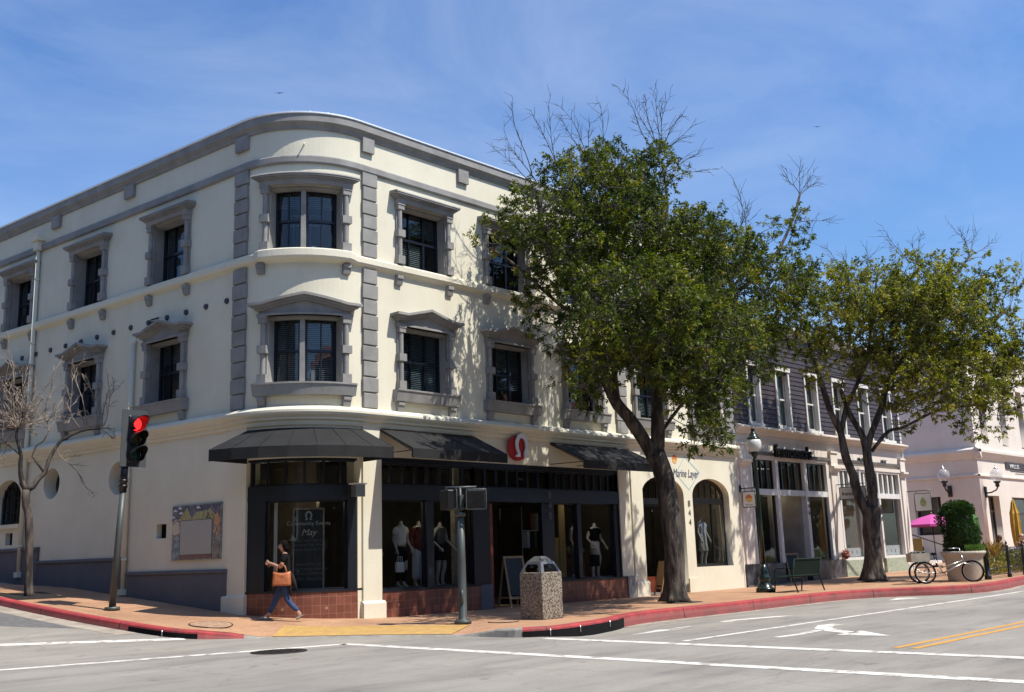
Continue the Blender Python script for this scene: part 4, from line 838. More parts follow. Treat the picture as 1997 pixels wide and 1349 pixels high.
# shop front two
bm=B()
for x,w_ in ((37.55,.12),(39.35,.14),(40.95,.14),(42.98,.12)): D.box(bm,x,x+w_,-.2,.03,.7,4.2)
for z0,z1 in ((3.1,3.3),(4.12,4.2)): D.box(bm,37.55,43.1,-.15,.02,z0,z1)
for a,b in ((37.67,39.35),(41.09,42.98)): D.box(bm,a,b,-.15,.03,.7,.8)
for a,b in ((37.67,39.35),(39.49,40.95),(41.09,42.98)):
    for k in range(1,4): x=a+(b-a)*k/4; D.box(bm,x-.06,x+.06,-.14,-.02,3.3,4.12)
part('shopfront_frame',bm,M['white'],pb)
bm=B()
for a,b in ((37.67,39.35),(41.09,42.98)): D.box(bm,a,b,-.12,-.115,.8,3.1)
D.box(bm,37.67,42.98,-.13,-.125,3.3,4.12); part('shop_window',bm,M['glass'],pb)
bm=B(); box(bm,(40.95,19.6,1.6),(.1,1.7,3.1)); box(bm,(40.2,20.4,1.6),(1.5,.08,3.1)); part('entrance_lining',bm,M['pinkw'],pb)
bm=B(); D.box(bm,37.75,39.25,-.2,-.16,.82,1.15); D.box(bm,41.2,42.85,-.2,-.16,.82,1.2); w2=part('window_card',bm,M['cloth_w'],pb)
bm=B()
for x in (38.1,38.5,38.9,41.6,42.0,42.4): D.box(bm,x-.03,x+.03,-.16,-.157,.92,1.05)
part('printing',bm,M['num'],w2)
M['shopw']=mat('shop_wall',(.3,.28,.2),.9,var=.3,vscale=1)
bm=B(); box(bm,(33.9,21.6,2.2),(5.4,.1,4.3)); box(bm,(31.0,20.2,2.2),(.06,2.8,4.3)); box(bm,(36.9,20.2,2.2),(.06,2.8,4.3)); part('shop_interior',bm,M['room'],pb)
# (the solid body starts behind the shop rooms)
bd=[o for o in pb.children if o.name.startswith('body')][0]
for v in bd.data.vertices:
    if v.co.y+18.68<25: v.co.y=22.0-18.68
bm=B(); box(bm,(37,20.2,4.5),(13.2,3.2,.12)); box(bm,(37,20.2,.0),(13.2,3.2,.12)); part('floor',bm,M['room'],pb)
bm=B(); box(bm,(40.3,21.5,2.2),(6,.1,4.3)); box(bm,(37.6,20.2,2.2),(.06,2.8,4.3)); box(bm,(43.3,20.2,2.2),(.06,2.8,4.3)); part('shop_interior',bm,M['shopw'],pb)
bm=B(); box(bm,(X1-.08,20.3,4.5),(.16,3.3,9)); part('side_wall',bm,M['white'],pb)
# pictures, plant and flowers seen through the right hand window
M['art']=mat('framed_print',(.35,.2,.1),.6,col2=(.05,.09,.08),vscale=5,thr=(.45,.5)); M['leafg']=mat('indoor_leaf',(.04,.16,.03),.5)
for i,(x,z) in enumerate(((42.2,2.55),(42.35,1.85),(41.8,2.2))):
    t=thing('framed_picture',['upper right framed picture inside the window under the leaf sign','lower right framed picture inside the window under the leaf sign','left framed picture inside the window under the leaf sign'][i],'picture',(x,20.6,z),group='framed pictures in the print shop')
    bm=B(); box(bm,(x,20.62,z),(.62,.03,.55)); part('frame',bm,M['wood'],t); bm=B(); box(bm,(x,20.6,z),(.48,.02,.42)); part('print',bm,M['art'],t)
for (x,y,z,lab) in ((38.6,19.05,1.15,'spiky green potted plant in the white framed window behind the forked trunk'),(42.7,19.2,.95,'green bushy potted plant low in the window under the leaf sign')):
    t=thing('potted_plant',lab,'plant',(x,y,z)); bm=B(); lathe(bm,(x,y,z-.35),[(.1,0),(.14,.25),(.15,.28)],14); part('pot',bm,M['conc'],t); bm=B()
    for k in range(26):
        a=random.uniform(0,2*PI); l=random.uniform(.2,.4); e=random.uniform(.3,1.2); p=Vector((x,y,z-.08)); d=Vector((math.cos(a)*math.cos(e),math.sin(a)*math.cos(e),math.sin(e)))
        q=d.cross(Vector((0,0,1))).normalized()*.02; bm.faces.new([bm.verts.new(v) for v in (p-q*.5,p+d*l*.5-q,p+d*l-Vector((0,0,.05)),p+d*l*.5+q)])
    part('leaves',bm,M['leafg'],t,nr=False)
t=thing('flower_basket','small hanging basket of orange red flowers on the white pilaster left of the forked tree','flowers',(37.3,18.45,.98)); bm=B(); lathe(bm,(37.3,18.5,.75),[(.03,0),(.12,.08),(.14,.16)],12); part('basket',bm,M['redwood'],t); bm=B()
M['flower']=mat('orange_flowers',(.6,.1,.04),.7,var=.5,vscale=30)
for k in range(60):
    p=Vector((37.3+random.gauss(0,.08),18.5+random.gauss(0,.07),.98+random.gauss(0,.06))); box(bm,p,(.04,.04,.02),Matrix.Rotation(random.random()*3,3,random.choice('XYZ')))
part('blooms',bm,M['flower'],t)
numeral('846',35.02,2.95,.24,.24,D,pb,M['num'],o=.035); numeral('848',41.02,2.75,.24,.24,D,pb,M['num'],o=.035)
# cafe style shelves in shop one
M['jar']=mat('shelf_goods',(.3,.28,.24),.6,var=.8,vscale=20)
t=thing('display_shelf','dim display shelf of goods behind the right window of the letter sign shop','shelf',(35.9,20.4,.1)); bm=B()
for z in (.9,1.5,2.1): box(bm,(35.9,20.4,z),(1.4,.35,.03))
for x in (35.2,36.6): box(bm,(x,20.4,1.1),(.04,.35,2.0))
part('rack',bm,M['blackm'],t); bm=B()
for z in (.92,1.52,2.12):
    for k in range(9): h=random.uniform(.08,.22); box(bm,(35.3+k*.15,20.35,z+h/2),(.09,.09,h))
part('goods',bm,M['jar'],t)
for x,y,z,lab in ((34.1,19.9,3.35,'small lit spotlight in the middle transom of the letter sign shop'),(35.6,19.6,3.3,'small lit spotlight in the right transom of the letter sign shop'),(29.0,19.7,2.75,'warm lit spotlight high in the arched window')):
    t=thing('ceiling_spotlight',lab,'spotlight',(x,y,z)); bm=B(); tube(bm,[(x,y,z+1.0),(x,y,z+.1)],.012,6); lathe(bm,(x,y,z),[(.05,0),(.07,.1),(.03,.14)],12); part('housing',bm,M['blackm'],t); bm=B(); lathe(bm,(x,y,z-.02),[(.045,0),(.045,.019)],12); part('bulb',bm,M['lampwarm'],t); lamp_light(t,x,y,z-.12,7)
# ---------------------------------------------------------------- pale corner building on the right
BX=52.38
b3=thing('cafe_building','pale pink and cream building across the courtyard with wall lamps and a dark sign','building',(BX,18.68,0))
F3=D; L3=Straight((BX,18.68,0),-PI/2)
bm=B()
fh=[rect(53.25,54.8,1.0,3.45),rect(56.6,60.5,.3,3.42),rect(56.3,57.2,6.05,9.2),rect(59.2,60.1,6.05,9.2),rect(53.4,54.3,6.05,9.2),rect(62,66,.3,3.42)]
F3.slab(bm,rect(BX+.451,74,-.4,11),fh,-.45,0)
L3.slab(bm,rect(-26,-.0,-.4,11),[rect(-3.35,-2.0,1.62,3.5)],-.45,0)
part('wall',bm,M['pinkw'],b3)
bm=B(); box(bm,((BX+74)/2+.3,32,10.9),(74-BX,26,.25)); part('roof',bm,M['conc'],b3)
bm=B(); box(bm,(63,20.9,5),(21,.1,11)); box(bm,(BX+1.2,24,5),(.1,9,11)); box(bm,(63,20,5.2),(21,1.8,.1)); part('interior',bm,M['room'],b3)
for F,s0,s1 in ((F3,BX-.0,74),(L3,-26,.0)):
    e=.0
    pm('ledge',[(0,5.22),(.06,5.24),(.08,5.3),(.22,5.5),(.26,5.55),(.26,5.68),(.1,5.78),(0,5.8)],s0 if F is L3 else s0-.26,s1+(.26 if F is L3 else 0),'pinkw',b3,F)
    pm('string_course',[(0,4.36),(.08,4.38),(.08,4.46),(0,4.5)],s0 if F is L3 else s0-.08,s1+(.08 if F is L3 else 0),'pinkw',b3,F)
    pm('parapet',[(0,10.6),(.1,10.65),(.2,10.85),(.2,11),(0,11.05)],s0 if F is L3 else s0-.2,s1+(.2 if F is L3 else 0),'pinkw',b3,F)
M['brownf']=mat('dark_brown_frame',(.05,.032,.028),.5)
def win3(F,a,b,z0,z1,bars=()):
    bm=B(); t=.08
    F.box(bm,a,b,-.4,-.3,z0,z0+t); F.box(bm,a,b,-.4,-.3,z1-t,z1); F.box(bm,a,a+t,-.4,-.3,z0+t,z1-t); F.box(bm,b-t,b,-.4,-.3,z0+t,z1-t)
    for z in bars: F.box(bm,a+t,b-t,-.39,-.31,z-.04,z+.04)
    f=part('window',bm,M['brownf'],b3); bm=B(); F.box(bm,a+t*.5,b-t*.5,-.35,-.345,z0+t*.5,z1-t*.5); part('pane',bm,M['glass'],f)
win3(F3,53.25,54.8,1.0,3.45,(2.7,)); win3(F3,56.6,60.5,.3,3.42,(2.6,)); win3(F3,62,66,.3,3.42); win3(L3,-3.35,-2.0,1.62,3.5,(2.3,))
for a in (56.3,59.2,53.4): win3(F3,a,a+.9,6.05,9.2,(7.5,))
# boards, rail and steps in the courtyard
t=thing('stair_rail','black metal handrail rising beside steps behind the pink parasol','railing',(50.9,20.4,.3)); bm=B()
pts=[(50.6,22.6,1.75),(50.7,21.7,1.7),(50.8,20.0,1.05),(50.9,19.4,.85)]
tube(bm,pts,.03,6)
for p in ((50.6,22.6,1.75),(50.7,21.7,1.7),(50.8,20.0,1.05)): tube(bm,[p,(p[0],p[1],.1)],.025,6)
part('rail',bm,M['blackm'],t)
bm=B(); box(bm,(51.3,23.2,.45),(2.1,2.6,.9)); box(bm,(51.3,21.6,.3),(2.1,.6,.6)); box(bm,(51.3,21.0,.15),(2.1,.6,.5)); solo('courtyard_steps',bm,M['pinkw'],'pale stepped landing in the courtyard behind the handrail','steps')
t=thing('menu_board','yellow patterned menu board standing by the end of the white shopfront','sign board',(44.6,18.9,.15)); bm=B(); box(bm,(44.75,18.9,.95),(.05,.5,1.0)); part('panel',bm,M['ochre'],t); bm=B(); [box(bm,(44.75,18.9+q,.55),(.06,.04,1.1)) for q in (-.27,.27)]; part('leg',bm,M['blackm'],t)
# ---------------------------------------------------------------- buildings and trees on the near side of the streets, behind the camera (unseen; added for glass reflections, heights raised to block sky light)
M['across']=stucco('tan_stucco',(.33,.26,.19),(.28,.22,.16)); M['rooft']=mat('red_clay_roof',(.3,.07,.05),.8,var=.4,vscale=6)
M['fol_far']=mat('far_foliage',(.03,.06,.018),.9,var=.6,vscale=1.5,bump=1,bscale=3)
for i,(x,y,sx,sy,h,lab) in enumerate([(32,-14,78,10,11.5,'unseen long tan building with red tile roof across the main street, behind the camera'),(-12,-16,9,14,12,'unseen tan corner building diagonally across the junction, behind the camera'),(-11.5,42,10,72,13.5,'unseen long tan building across the side street, left of the camera')]):
    t=thing('unseen_building',lab,'building',(x,y,-.1)); bm=B(); box(bm,(x,y,h/2-.3),(sx,sy,h)); part('wall',bm,M['across'],t)
    bm=B(); z=h-.3; a=[(x-sx/2-.5,y-sy/2-.5,z),(x+sx/2+.5,y-sy/2-.5,z),(x+sx/2+.5,y+sy/2+.5,z),(x-sx/2-.5,y+sy/2+.5,z)]; v=[bm.verts.new(p) for p in a]; 
    if sx>sy: r1,r2=bm.verts.new((x-sx/2+sy/2,y,z+1.8)),bm.verts.new((x+sx/2-sy/2,y,z+1.8)); bm.faces.new((v[0],v[1],r2,r1)); bm.faces.new((v[2],v[3],r1,r2)); bm.faces.new((v[1],v[2],r2)); bm.faces.new((v[3],v[0],r1))
    else: r1,r2=bm.verts.new((x,y-sy/2+sx/2,z+1.8)),bm.verts.new((x,y+sy/2-sx/2,z+1.8)); bm.faces.new((v[1],v[2],r2,r1)); bm.faces.new((v[3],v[0],r1,r2)); bm.faces.new((v[0],v[1],r1)); bm.faces.new((v[2],v[3],r2))
    bm.faces.new(v[::-1]); part('roof',bm,M['rooft'],t)
    for k in range(6):
        bm=B(); 
        if i<2: xx=x-sx/2+sx*(k+.5)/6; box(bm,(xx,y+sy/2+.02,1.5),(2.6,.05,2.4))
        else: yy=y-sy/2+sy*(k+.5)/6; box(bm,(x+sx/2+.02,yy,1.8),(.05,2.6,2.4))
        part('window',bm,M['sash'],t)
# ---------------------------------------------------------------- street furniture
def gz(x,y): return G(x,y)
# round red sign with a white horseshoe shaped mark
M['redsign']=mat('red_enamel',(.5,.02,.018),.35); M['signw']=mat('white_enamel',(.8,.8,.8),.4)
def omega(bm,cx_,cz_,s,th,fn,o0):
    pts=[]
    for i in range(25):
        a=R(-52)+R(284)*i/24; pts.append((math.cos(a)*.30*s*(1.0),(math.sin(a)*.40+.08)*s))
    L_=[]
    for i,(x,z) in enumerate(pts):
        a=pts[max(0,i-1)]; b=pts[min(24,i+1)]; d=Vector((b[0]-a[0],b[1]-a[1])).normalized(); n=Vector((-d.y,d.x)); w_=th*(1.15-.35*abs(i-12)/12); L_.append(((x-n.x*w_,z-n.y*w_),(x+n.x*w_,z+n.y*w_)))
    def e(p): return (p[0],p[1])
    out=[q[0] for q in L_]; inn=[q[1] for q in L_]
    fl=.16*s; r0,r1=out[0],inn[0]; l0,l1=out[-1],inn[-1]
    xr=max(r0[0],r1[0]); xl=min(l0[0],l1[0]); zb=-.42*s
    poly=[(xr+fl,zb),(xr+fl*.9,zb+.07*s)]+out+[(xl-fl*.9,zb+.07*s),(xl-fl,zb),(xl+th*1.5,zb)]+inn[::-1]+[(xr-th*1.5,zb)]
    k=len(bm.verts); plate(bm,[(x+0,z) for x,z in poly],[],.04); bm.verts.ensure_lookup_table()
    for v in bm.verts[k:]: x,y,z=v.co; v.co=fn(cx_+x,o0+.04-y,cz_+z)
t=thing('round_sign','round red sign with a white horseshoe mark on the wall between two awnings','sign',(19.48,18.6,4.02))
bm=B(); k=len(bm.verts); D.slab(bm,circ(19.48,4.03,.33,40),[],.1,.2); part('disc',bm,M['redsign'],t); bm=B(); omega(bm,19.55,4.05,.62,.05,D.pt,.23); part('emblem',bm,M['signw'],t); bm=B(); D.box(bm,19.4,19.56,0,.24,3.97,4.07); part('bracket',bm,M['redsign'],t)
# painted sign on the wall over the arches
t=thing('painted_wall_sign','handwritten blue grey lettering with an orange sun and pale blue diamond between the two arches','sign',(27.3,18.66,3.7))
M['script']=mat('script_ink',(.12,.14,.2),.8); M['ltblue']=mat('pale_blue_line',(.42,.62,.66),.8); M['sunor']=mat('orange_sun',(.75,.2,.05),.7); M['sunye']=mat('yellow_sun',(.85,.5,.15),.7)
bm=B(); k=0; text_bm(bm,'Marine Layer',.36,.006,shear=.25,sx=.72)
for v in bm.verts: x,y,z=v.co; v.co=D.pt(27.3+x,.012-y,3.64+z)
part('lettering',bm,M['script'],t)
bm=B(); dpts=[(27.3,4.2),(28.1,3.7),(27.45,3.12),(26.75,3.62)]
D.slab(bm,dpts,[[(27.3+(x-27.3)*.93,3.66+(z-3.66)*.93) for x,z in dpts]],.003,.006); part('diamond',bm,M['ltblue'],t)
bm=B(); D.slab(bm,[(26.75+.13*math.cos(a),4.08+.13*math.sin(a)) for a in [PI*i/14 for i in range(15)]],[],.003,.008); part('sun_top',bm,M['sunor'],t)
bm=B(); D.slab(bm,[(26.75+.13*math.cos(a),4.07+.13*math.sin(a)) for a in [PI+PI*i/14 for i in range(15)]],[],.003,.008); part('sun_bottom',bm,M['sunye'],t)
M['lettr']=mat('matt_black',(.012,.012,.012),.8,spec=.2)
# black letter sign
t=thing('letter_sign','black dimensional lettering above the first white shopfront','sign',(34,18.6,4.6)); word="francesca's"
bm=B(); text_bm(bm,word,.62,.1,bold=.012)
xs_=[v.co.x for v in bm.verts]; wd=max(xs_)-min(xs_)
for v in bm.verts: x,y,z=v.co; v.co=D.pt(33.95+x*2.65/wd,.22-y,4.6+z)
part('lettering',bm,M['lettr'],t)
t=thing('letter_sign','small dark green letters on the fascia behind the forked tree','sign',(40.5,18.66,4.6)); bm=B()
for s_,x in (('INT',39.7),('TT',41.75)):
    k=len(bm.verts); vs=text_bm(bm,s_,.3,.03); 
    for v in vs: a,b,c_=v.co; v.co=D.pt(x+a*1.5,.05-b,4.57+c_)
part('lettering',bm,M['dkgreen'],t)
# projecting blade signs (perpendicular to the wall, facing the corner)
M['signgrey']=mat('pale_sign_board',(.6,.58,.56),.6)
def blade(name,label,x,y0,y1,z0,z1,fn,m='signgrey'):
    t=thing(name,label,'sign',(x,18.68,z1+.12)); bm=B(); tube(bm,[(x,18.68,z1+.12),(x,y0-.05,z1+.12)],.018,6); box(bm,(x,18.66,z1+.12),(.08,.04,.22))
    for y in (y0+.1,y1-.1): tube(bm,[(x,y,z1),(x,y,z1+.12)],.008,6)
    part('bracket',bm,M['blackm'],t); bm=B(); box(bm,(x,(y0+y1)/2,(z0+z1)/2),(.04,y1-y0,z1-z0)); p=part('panel',bm,M[m],t); bm=B(); 
    for q in ((y0,z0,y1,z0),(y0,z1,y1,z1),(y0,z0,y0,z1),(y1,z0,y1,z1)): tube(bm,[(x,q[0],q[1]),(x,q[2],q[3])],.024,6)
    part('frame',bm,M['blackm'],t); fn(t,x-.022,(y0+y1)/2,(z0+z1)/2); return t
def fsun(t,x,y,z):
    for nm,m,a0,z_ in (('sun_top',M['sunor'],0,.03),('sun_bottom',M['sunye'],PI,.025)):
        bm=B(); vs=plate(bm,[(.13*math.cos(a0+PI*i/14),.13*math.sin(a0+PI*i/14)) for i in range(15)],[],.01); place(bm,vs,(x,y,z+z_),(0,-1,0),(1,0,0)); part(nm,bm,m,t)
    bm=B(); vs=text_bm(bm,'Marine Layer',.055,.006); place(bm,vs,(x-.005,y,z-.18),(0,-1,0),(1,0,0)); part('lettering',bm,M['script'],t)
blade('blade_sign','small white hanging sign with an orange sunset disc beside the lamp post globe',30.42,18.1,18.58,2.62,3.12,fsun,'signw')
def ffr(t,x,y,z):
    bm=B(); vs=text_bm(bm,"francesca's",.2,.01); place(bm,vs,(x-.005,y,z-.02),(0,-1,0),(1,0,0)); part('lettering',bm,M['lettr'],t)
blade('blade_sign','grey rectangular hanging sign with black lettering partly behind the forked tree trunk',37.25,17.45,18.5,2.98,3.42,ffr)
M['leafsign']=mat('leaf_emblem',(.25,.32,.08),.6,col2=(.5,.55,.25),vscale=25,thr=(.48,.52))
def fleaf(t,x,y,z):
    bm=B(); pts=[(math.sin(PI*i/12)**.8*.15*(1.25-.75*i/12),-.2+.42*i/12) for i in range(13)]; pts=pts+[(-a,b) for a,b in pts[-2:0:-1]]
    vs=plate(bm,pts,[],.01); place(bm,vs,(x-.004,y,z),(0,-1,0),(1,0,0)); part('leaf',bm,M['leafsign'],t)
blade('blade_sign','square white hanging sign with a green leaf drop at the end of the white shopfronts',43.62,17.6,18.3,2.58,3.3,fleaf,'signw')
t=thing('shop_sign','dark sign band with pale letters high on the pale building at the right edge','sign',(58.5,18.66,5.0)); bm=B(); D.box(bm,56.2,61,0,.05,4.86,5.18); part('panel',bm,M['brownf'],t)
bm=B(); text_bm(bm,"WILLIS",.3,.02,sx=1.6,align='LEFT'); 
for v in bm.verts: a,b,c_=v.co; v.co=D.pt(56.7+a,.075-b,5.01+c_)
part('lettering',bm,M['signw'],t); bm=B(); D.box(bm,56.9,60,0,.02,4.76,4.79); D.box(bm,57.6,60,0,.02,4.66,4.675); part('small_print',bm,M['num'],t)
# lamp post
M['globe']=mat('frosted_globe',(.75,.76,.72),.25); M['globe'].node_tree.nodes['Principled BSDF'].inputs['Subsurface Weight'].default_value=0
M['lampgreen']=mat('lamp_green',(.01,.022,.018),.25)
def lampost(x,y,label):
    z=gz(x,y); t=thing('street_lamp',label,'street lamp',(x,y,z)); bm=B()
    lathe(bm,(x,y,z),[(.27,0),(.27,.1),(.25,.13),(.21,.15),(.19,.22),(.16,.25),(.15,.32),(.17,.36),(.17,.42),(.14,.47),(.115,.56),(.12,.6),(.09,.66),(.08,.8)],18,rz=.2); part('base',bm,M['lampgreen'],t)
    bm=B(); n=16; rings=[]
    lathe(bm,(x,y,z),[(.075,.78),(.062,2.2),(.05,3.75),(.075,3.8),(.075,3.86),(.05,3.88),(.06,3.94),(.13,4.02),(.14,4.08)],16); part('post',bm,M['lampgreen'],t)
    bm=B(); lathe(bm,(x,y,z),[(.13,4.08),(.2,4.18),(.225,4.3),(.22,4.38),(.19,4.46)],22); part('globe',bm,M['globe'],t)
    bm=B(); lathe(bm,(x,y,z),[(.2,4.46),(.205,4.49),(.16,4.53),(.12,4.56),(.11,4.62),(.06,4.68),(.05,4.72),(.07,4.75),(.03,4.8),(.012,4.86)],18); part('cap',bm,M['lampgreen'],t)
lampost(27.2,16.1,'dark green street lamp with a frosted globe standing between the arches and the bench')
# bench: faces the shops, its back towards the street
def bench(x0,x1,y,label):
    z=gz(x0,y); t=thing('park_bench',label,'bench',((x0+x1)/2,y,z)); r_=.02
    bm=B(); n=22
    for i in range(n): yy=y-.3+.03+i*(.5/n); box(bm,((x0+x1)/2,yy+.14,z+.45-.02*math.sin(i/n*3)),(x1-x0-.04,.017,.012))
    box(bm,((x0+x1)/2,y+.36,z+.45),(x1-x0,.03,.04)); box(bm,((x0+x1)/2,y-.16,z+.44),(x1-x0,.03,.04)); part('seat',bm,M['dkgreen'],t)
    bm=B(); n=64
    for i in range(n): xx=x0+.02+(x1-x0-.04)*(i+.5)/n; box(bm,(xx,y-.24,z+.68),(.016,.008,.46),Matrix.Rotation(R(12),3,'X'))
    tube(bm,[(x0,y-.295,z+.92),(x1,y-.295,z+.92)],.022,8); tube(bm,[(x0,y-.195,z+.46),(x1,y-.195,z+.46)],.018,8); part('backrest',bm,M['dkgreen'],t)
    for xx in (x0,x1):
        bm=B(); tube(bm,[(xx,y+.36,z+.64),(xx,y+.34,z+.45),(xx,y+.4,z)],[.02,.022,.02],8); part('leg',bm,M['dkgreen'],t)
        bm=B(); tube(bm,[(xx,y-.295,z+.92),(xx,y-.2,z+.46),(xx,y-.34,z)],[.02,.022,.02],8); part('leg',bm,M['dkgreen'],t)
        bm=B(); tube(bm,[(xx,y-.25,z+.68),(xx,y-.1,z+.68),(xx,y+.3,z+.67),(xx,y+.36,z+.62)],.018,8); part('armrest',bm,M['dkgreen'],t)
bench(26.95,28.5,15.25,'dark green metal bench facing the shops between the street lamp and the forked tree')
# litter bin
M['aggr']=mat('exposed_aggregate',(.38,.33,.26),.95,bump=1.0,bscale=38,col2=(.1,.078,.06),vscale=34,detail=3,thr=(.42,.56))
def bin_():
    x,y=15.93,14.61; z=gz(15.7,14.5)-.02; t=thing('litter_bin','square pebble concrete litter bin with a faceted steel top at the kerb','bin',(x,y,z)); h=.93; s=.31
    bm=B(); bevbox(bm,(x,y,z+h/2+.02),(2*s,2*s,h),.02); part('container',bm,M['aggr'],t)
    b_=[(-1,-1),(1,-1),(1,1),(-1,1)]; zb=z+h+.02; zm=zb+.2; zt=zb+.31
    P0=[Vector((x+a*s*.93,y+b*s*.93,zb)) for a,b in b_]; P1=[Vector((x+a*s*.62,y+b*s*.62,zm)) for a,b in b_]; P2=[Vector((x+a*s*.25,y+b*s*.25,zt)) for a,b in b_]
    bm=B()
    for k in range(4):
        j=(k+1)%4
        # corner ribs and upper faces; lower faces open
        def q(*p): 
            vs=[bm.verts.new(v) for v in p]; f=bm.faces.new(vs); r_=bmesh.ops.extrude_face_region(bm,geom=[f]); n=f.normal if f.normal.length else Vector((0,0,1)); f.normal_update(); bmesh.ops.translate(bm,verts=[v for v in r_['geom'] if isinstance(v,bmesh.types.BMVert)],vec=-f.normal*.012)
        e0,e1=P0[k].lerp(P0[j],.12),P0[k].lerp(P0[j],.88); g0,g1=P1[k].lerp(P1[j],.15),P1[k].lerp(P1[j],.85)
        q(P0[k],e0,g0,P1[k]); q(e1,P0[j],P1[j],g1); q(P1[k],P1[j],P2[j],P2[k]); q(g0.lerp(e0,.22),g1.lerp(e1,.22),g1,g0)
    q(*P2[::-1]) if False else bm.faces.new([bm.verts.new(v) for v in P2]); bm.faces.ensure_lookup_table()
    top=part('steel_top',bm,M['steeld'],t); bm=B(); lathe(bm,(x,y,zb-.002),[(s*.8,0),(s*.8,.01)],4,rz=PI/4,smooth=False); box(bm,(x,y,zb+.1),(s*.9,s*.9,.02)); part('inner_liner',bm,M['blackc'],t)
    bm=B()
    for k in range(4):
        j=(k+1)%4; c_=(P1[k]+P1[j])/2*.55+(P0[k]+P0[j])/2*.45; d=(P0[j]-P0[k]).normalized(); nn=d.cross(((P1[k]+P1[j])/2-(P0[k]+P0[j])/2).normalized()).normalized()
        up=nn.cross(d); 
        for sx_,sz_,dx,dz in ((.1,.018,0,-.02),(.018,.08,-.03,.02),(.05,.018,-.01,.05),(.018,.04,.015,.035),(.06,.018,.0,.015)):
            box(bm,c_+d*dx+up*dz+nn*.016,(sx_,sz_,.006),Matrix((d,up,nn)).transposed())
    part('cut_emblem',bm,M['blackm'],t)
bin_()
# pedestrian signal
def cyl(bm,a,b,r_,n=14): tube(bm,[a,b],r_,n)
x,y=14.33,15.26; z=gz(x,y); t=thing('pedestrian_signal','grey green pole with two pedestrian signal heads in front of the mannequin window','pedestrian signal',(x,y,z))
bm=B(); lathe(bm,(x,y,z),[(.17,0),(.17,.05),(.15,.07),(.1,.08),(.085,.1),(.078,1.2),(.068,2.15)],8 if 0 else 18); part('pole',bm,M['green_pole'],t)
bm=B(); 
for a in range(4): q=a*PI/2+.4; lathe(bm,(x+.125*math.cos(q),y+.125*math.sin(q),z+.05),[(.018,0),(.018,.04)],6)
part('base_bolts',bm,M['iron'],t)
RT=Vector((.69,-.7236,0)); TW=Vector((-.7236,-.69,0)); c0=Vector((x,y,z))
bm=B(); cyl(bm,c0+Vector((0,0,2.15)),c0+Vector((0,0,2.66)),.028); cyl(bm,c0-RT*.3+Vector((0,0,2.66)),c0+RT*.33+Vector((0,0,2.66)),.025); cyl(bm,c0-RT*.26+Vector((0,0,2.24)),c0+RT*.2+Vector((0,0,2.24)),.02); bevbox(bm,c0+Vector((0,0,2.36)),(.1,.1,.3),.01); lathe(bm,c0,[(.1,2.08),(.1,2.14),(.08,2.16)],14)
cyl(bm,c0-RT*.29+Vector((0,0,2.66)),c0-RT*.26+Vector((0,0,2.6)),.022); cyl(bm,c0+RT*.3+Vector((0,0,2.66)),c0+RT*.28+Vector((0,0,2.6)),.022)
part('mounting_arm',bm,M['green_pole'],t)
def pedhead(c,face,m_face):
    face=Vector(face).normalized(); up=Vector((0,0,1)); sd=up.cross(face); rot=Matrix((sd,-face,up)).transposed()
    bm=B(); bevbox(bm,c,(.37,.16,.4),.03,rot); hd=part('signal_head',bm,M['blackm'],t)
    bm=B()
    for k in range(-9,10):
        if abs(k*.02)<.18:
            for sgn in (1,-1):
                p=c+face*.115; box(bm,p+sd*(k*.021),(.004,.006,.34),rot@Matrix.Rotation(R(0),3,'Y')) if sgn>0 else box(bm,p+up*(k*.02),(.36,.006,.004),rot)
    part('visor_grid',bm,M['iron'],hd)
    bm=B(); 
    for a,b in ((-.2,-.2),(.2,-.2)): pass
    o=.22; loop=[(-.19,-.2),(.19,-.2),(.2,-.18),(.2,.18),(.19,.2),(-.19,.2),(-.2,.18),(-.2,-.18)]
    tube(bm,[c+sd*a+up*b+face*.12 for a,b in loop]+[c+sd*loop[0][0]+up*loop[0][1]+face*.12],.012,6); part('visor_rim',bm,M['green_pole'],hd)
    return hd
pedhead(c0+RT*.31+TW*.02+Vector((0,0,2.41)),(-.62,-.78,0),0)
h2=pedhead(c0-RT*.27+Vector((0,0,2.42)),(.96,-.28,0),0)
bm=B(); p=c0+Vector((0,0,.38))+TW*.085; tube(bm,[p,p+Vector((0,0,.16)),p+Vector((0,0,.26))-TW*.0],.022,8); part('conduit_stub',bm,M['green_pole'],t)
# traffic light
M['lred']=emis('red_signal_lamp',(1,.015,.015),2.6); M['lamb']=mat('amber_lens',(.05,.035,.005),.25); M['lgrn']=mat('green_lens',(.004,.035,.025),.25); M['hoodred']=mat('red_lit_hood',(.02,.012,.012),.5)
M['bplate']=mat('grey_backplate',(.07,.08,.085),.5)
x,y=10.5,22.3; z=gz(x,y); t=thing('traffic_light','three lamp traffic light showing red on a worn grey green pole at the left kerb','traffic light',(x,y,z)); c0=Vector((x,y,z))
LEAN=RT*.16
bm=B(); tube(bm,[c0,c0+Vector((0,0,.07))],.17,8); tube(bm,[c0+Vector((0,0,.06)),c0+LEAN*.45+Vector((0,0,1.6)),c0+LEAN*.75+Vector((0,0,2.55))],[.075,.07,.066],18); part('pole',bm,M['green_pole'],t)
for a in range(4): pass
bm=B(); pc=c0+LEAN*.75+Vector((0,0,2.55)); tube(bm,[pc,pc+Vector((0,0,.75))+LEAN*.15],.08,16); 
for q in (.1,.22,.55): tube(bm,[pc+Vector((0,0,q)),pc+Vector((0,0,q+.05))],.1,16)
tube(bm,[pc+Vector((0,0,.7)),pc+Vector((0,0,.95))],.05,10); box(bm,pc+Vector((0,0,.62))+RT*.12,(.3,.12,.12)); part('bracket',bm,M['blackm'],t)
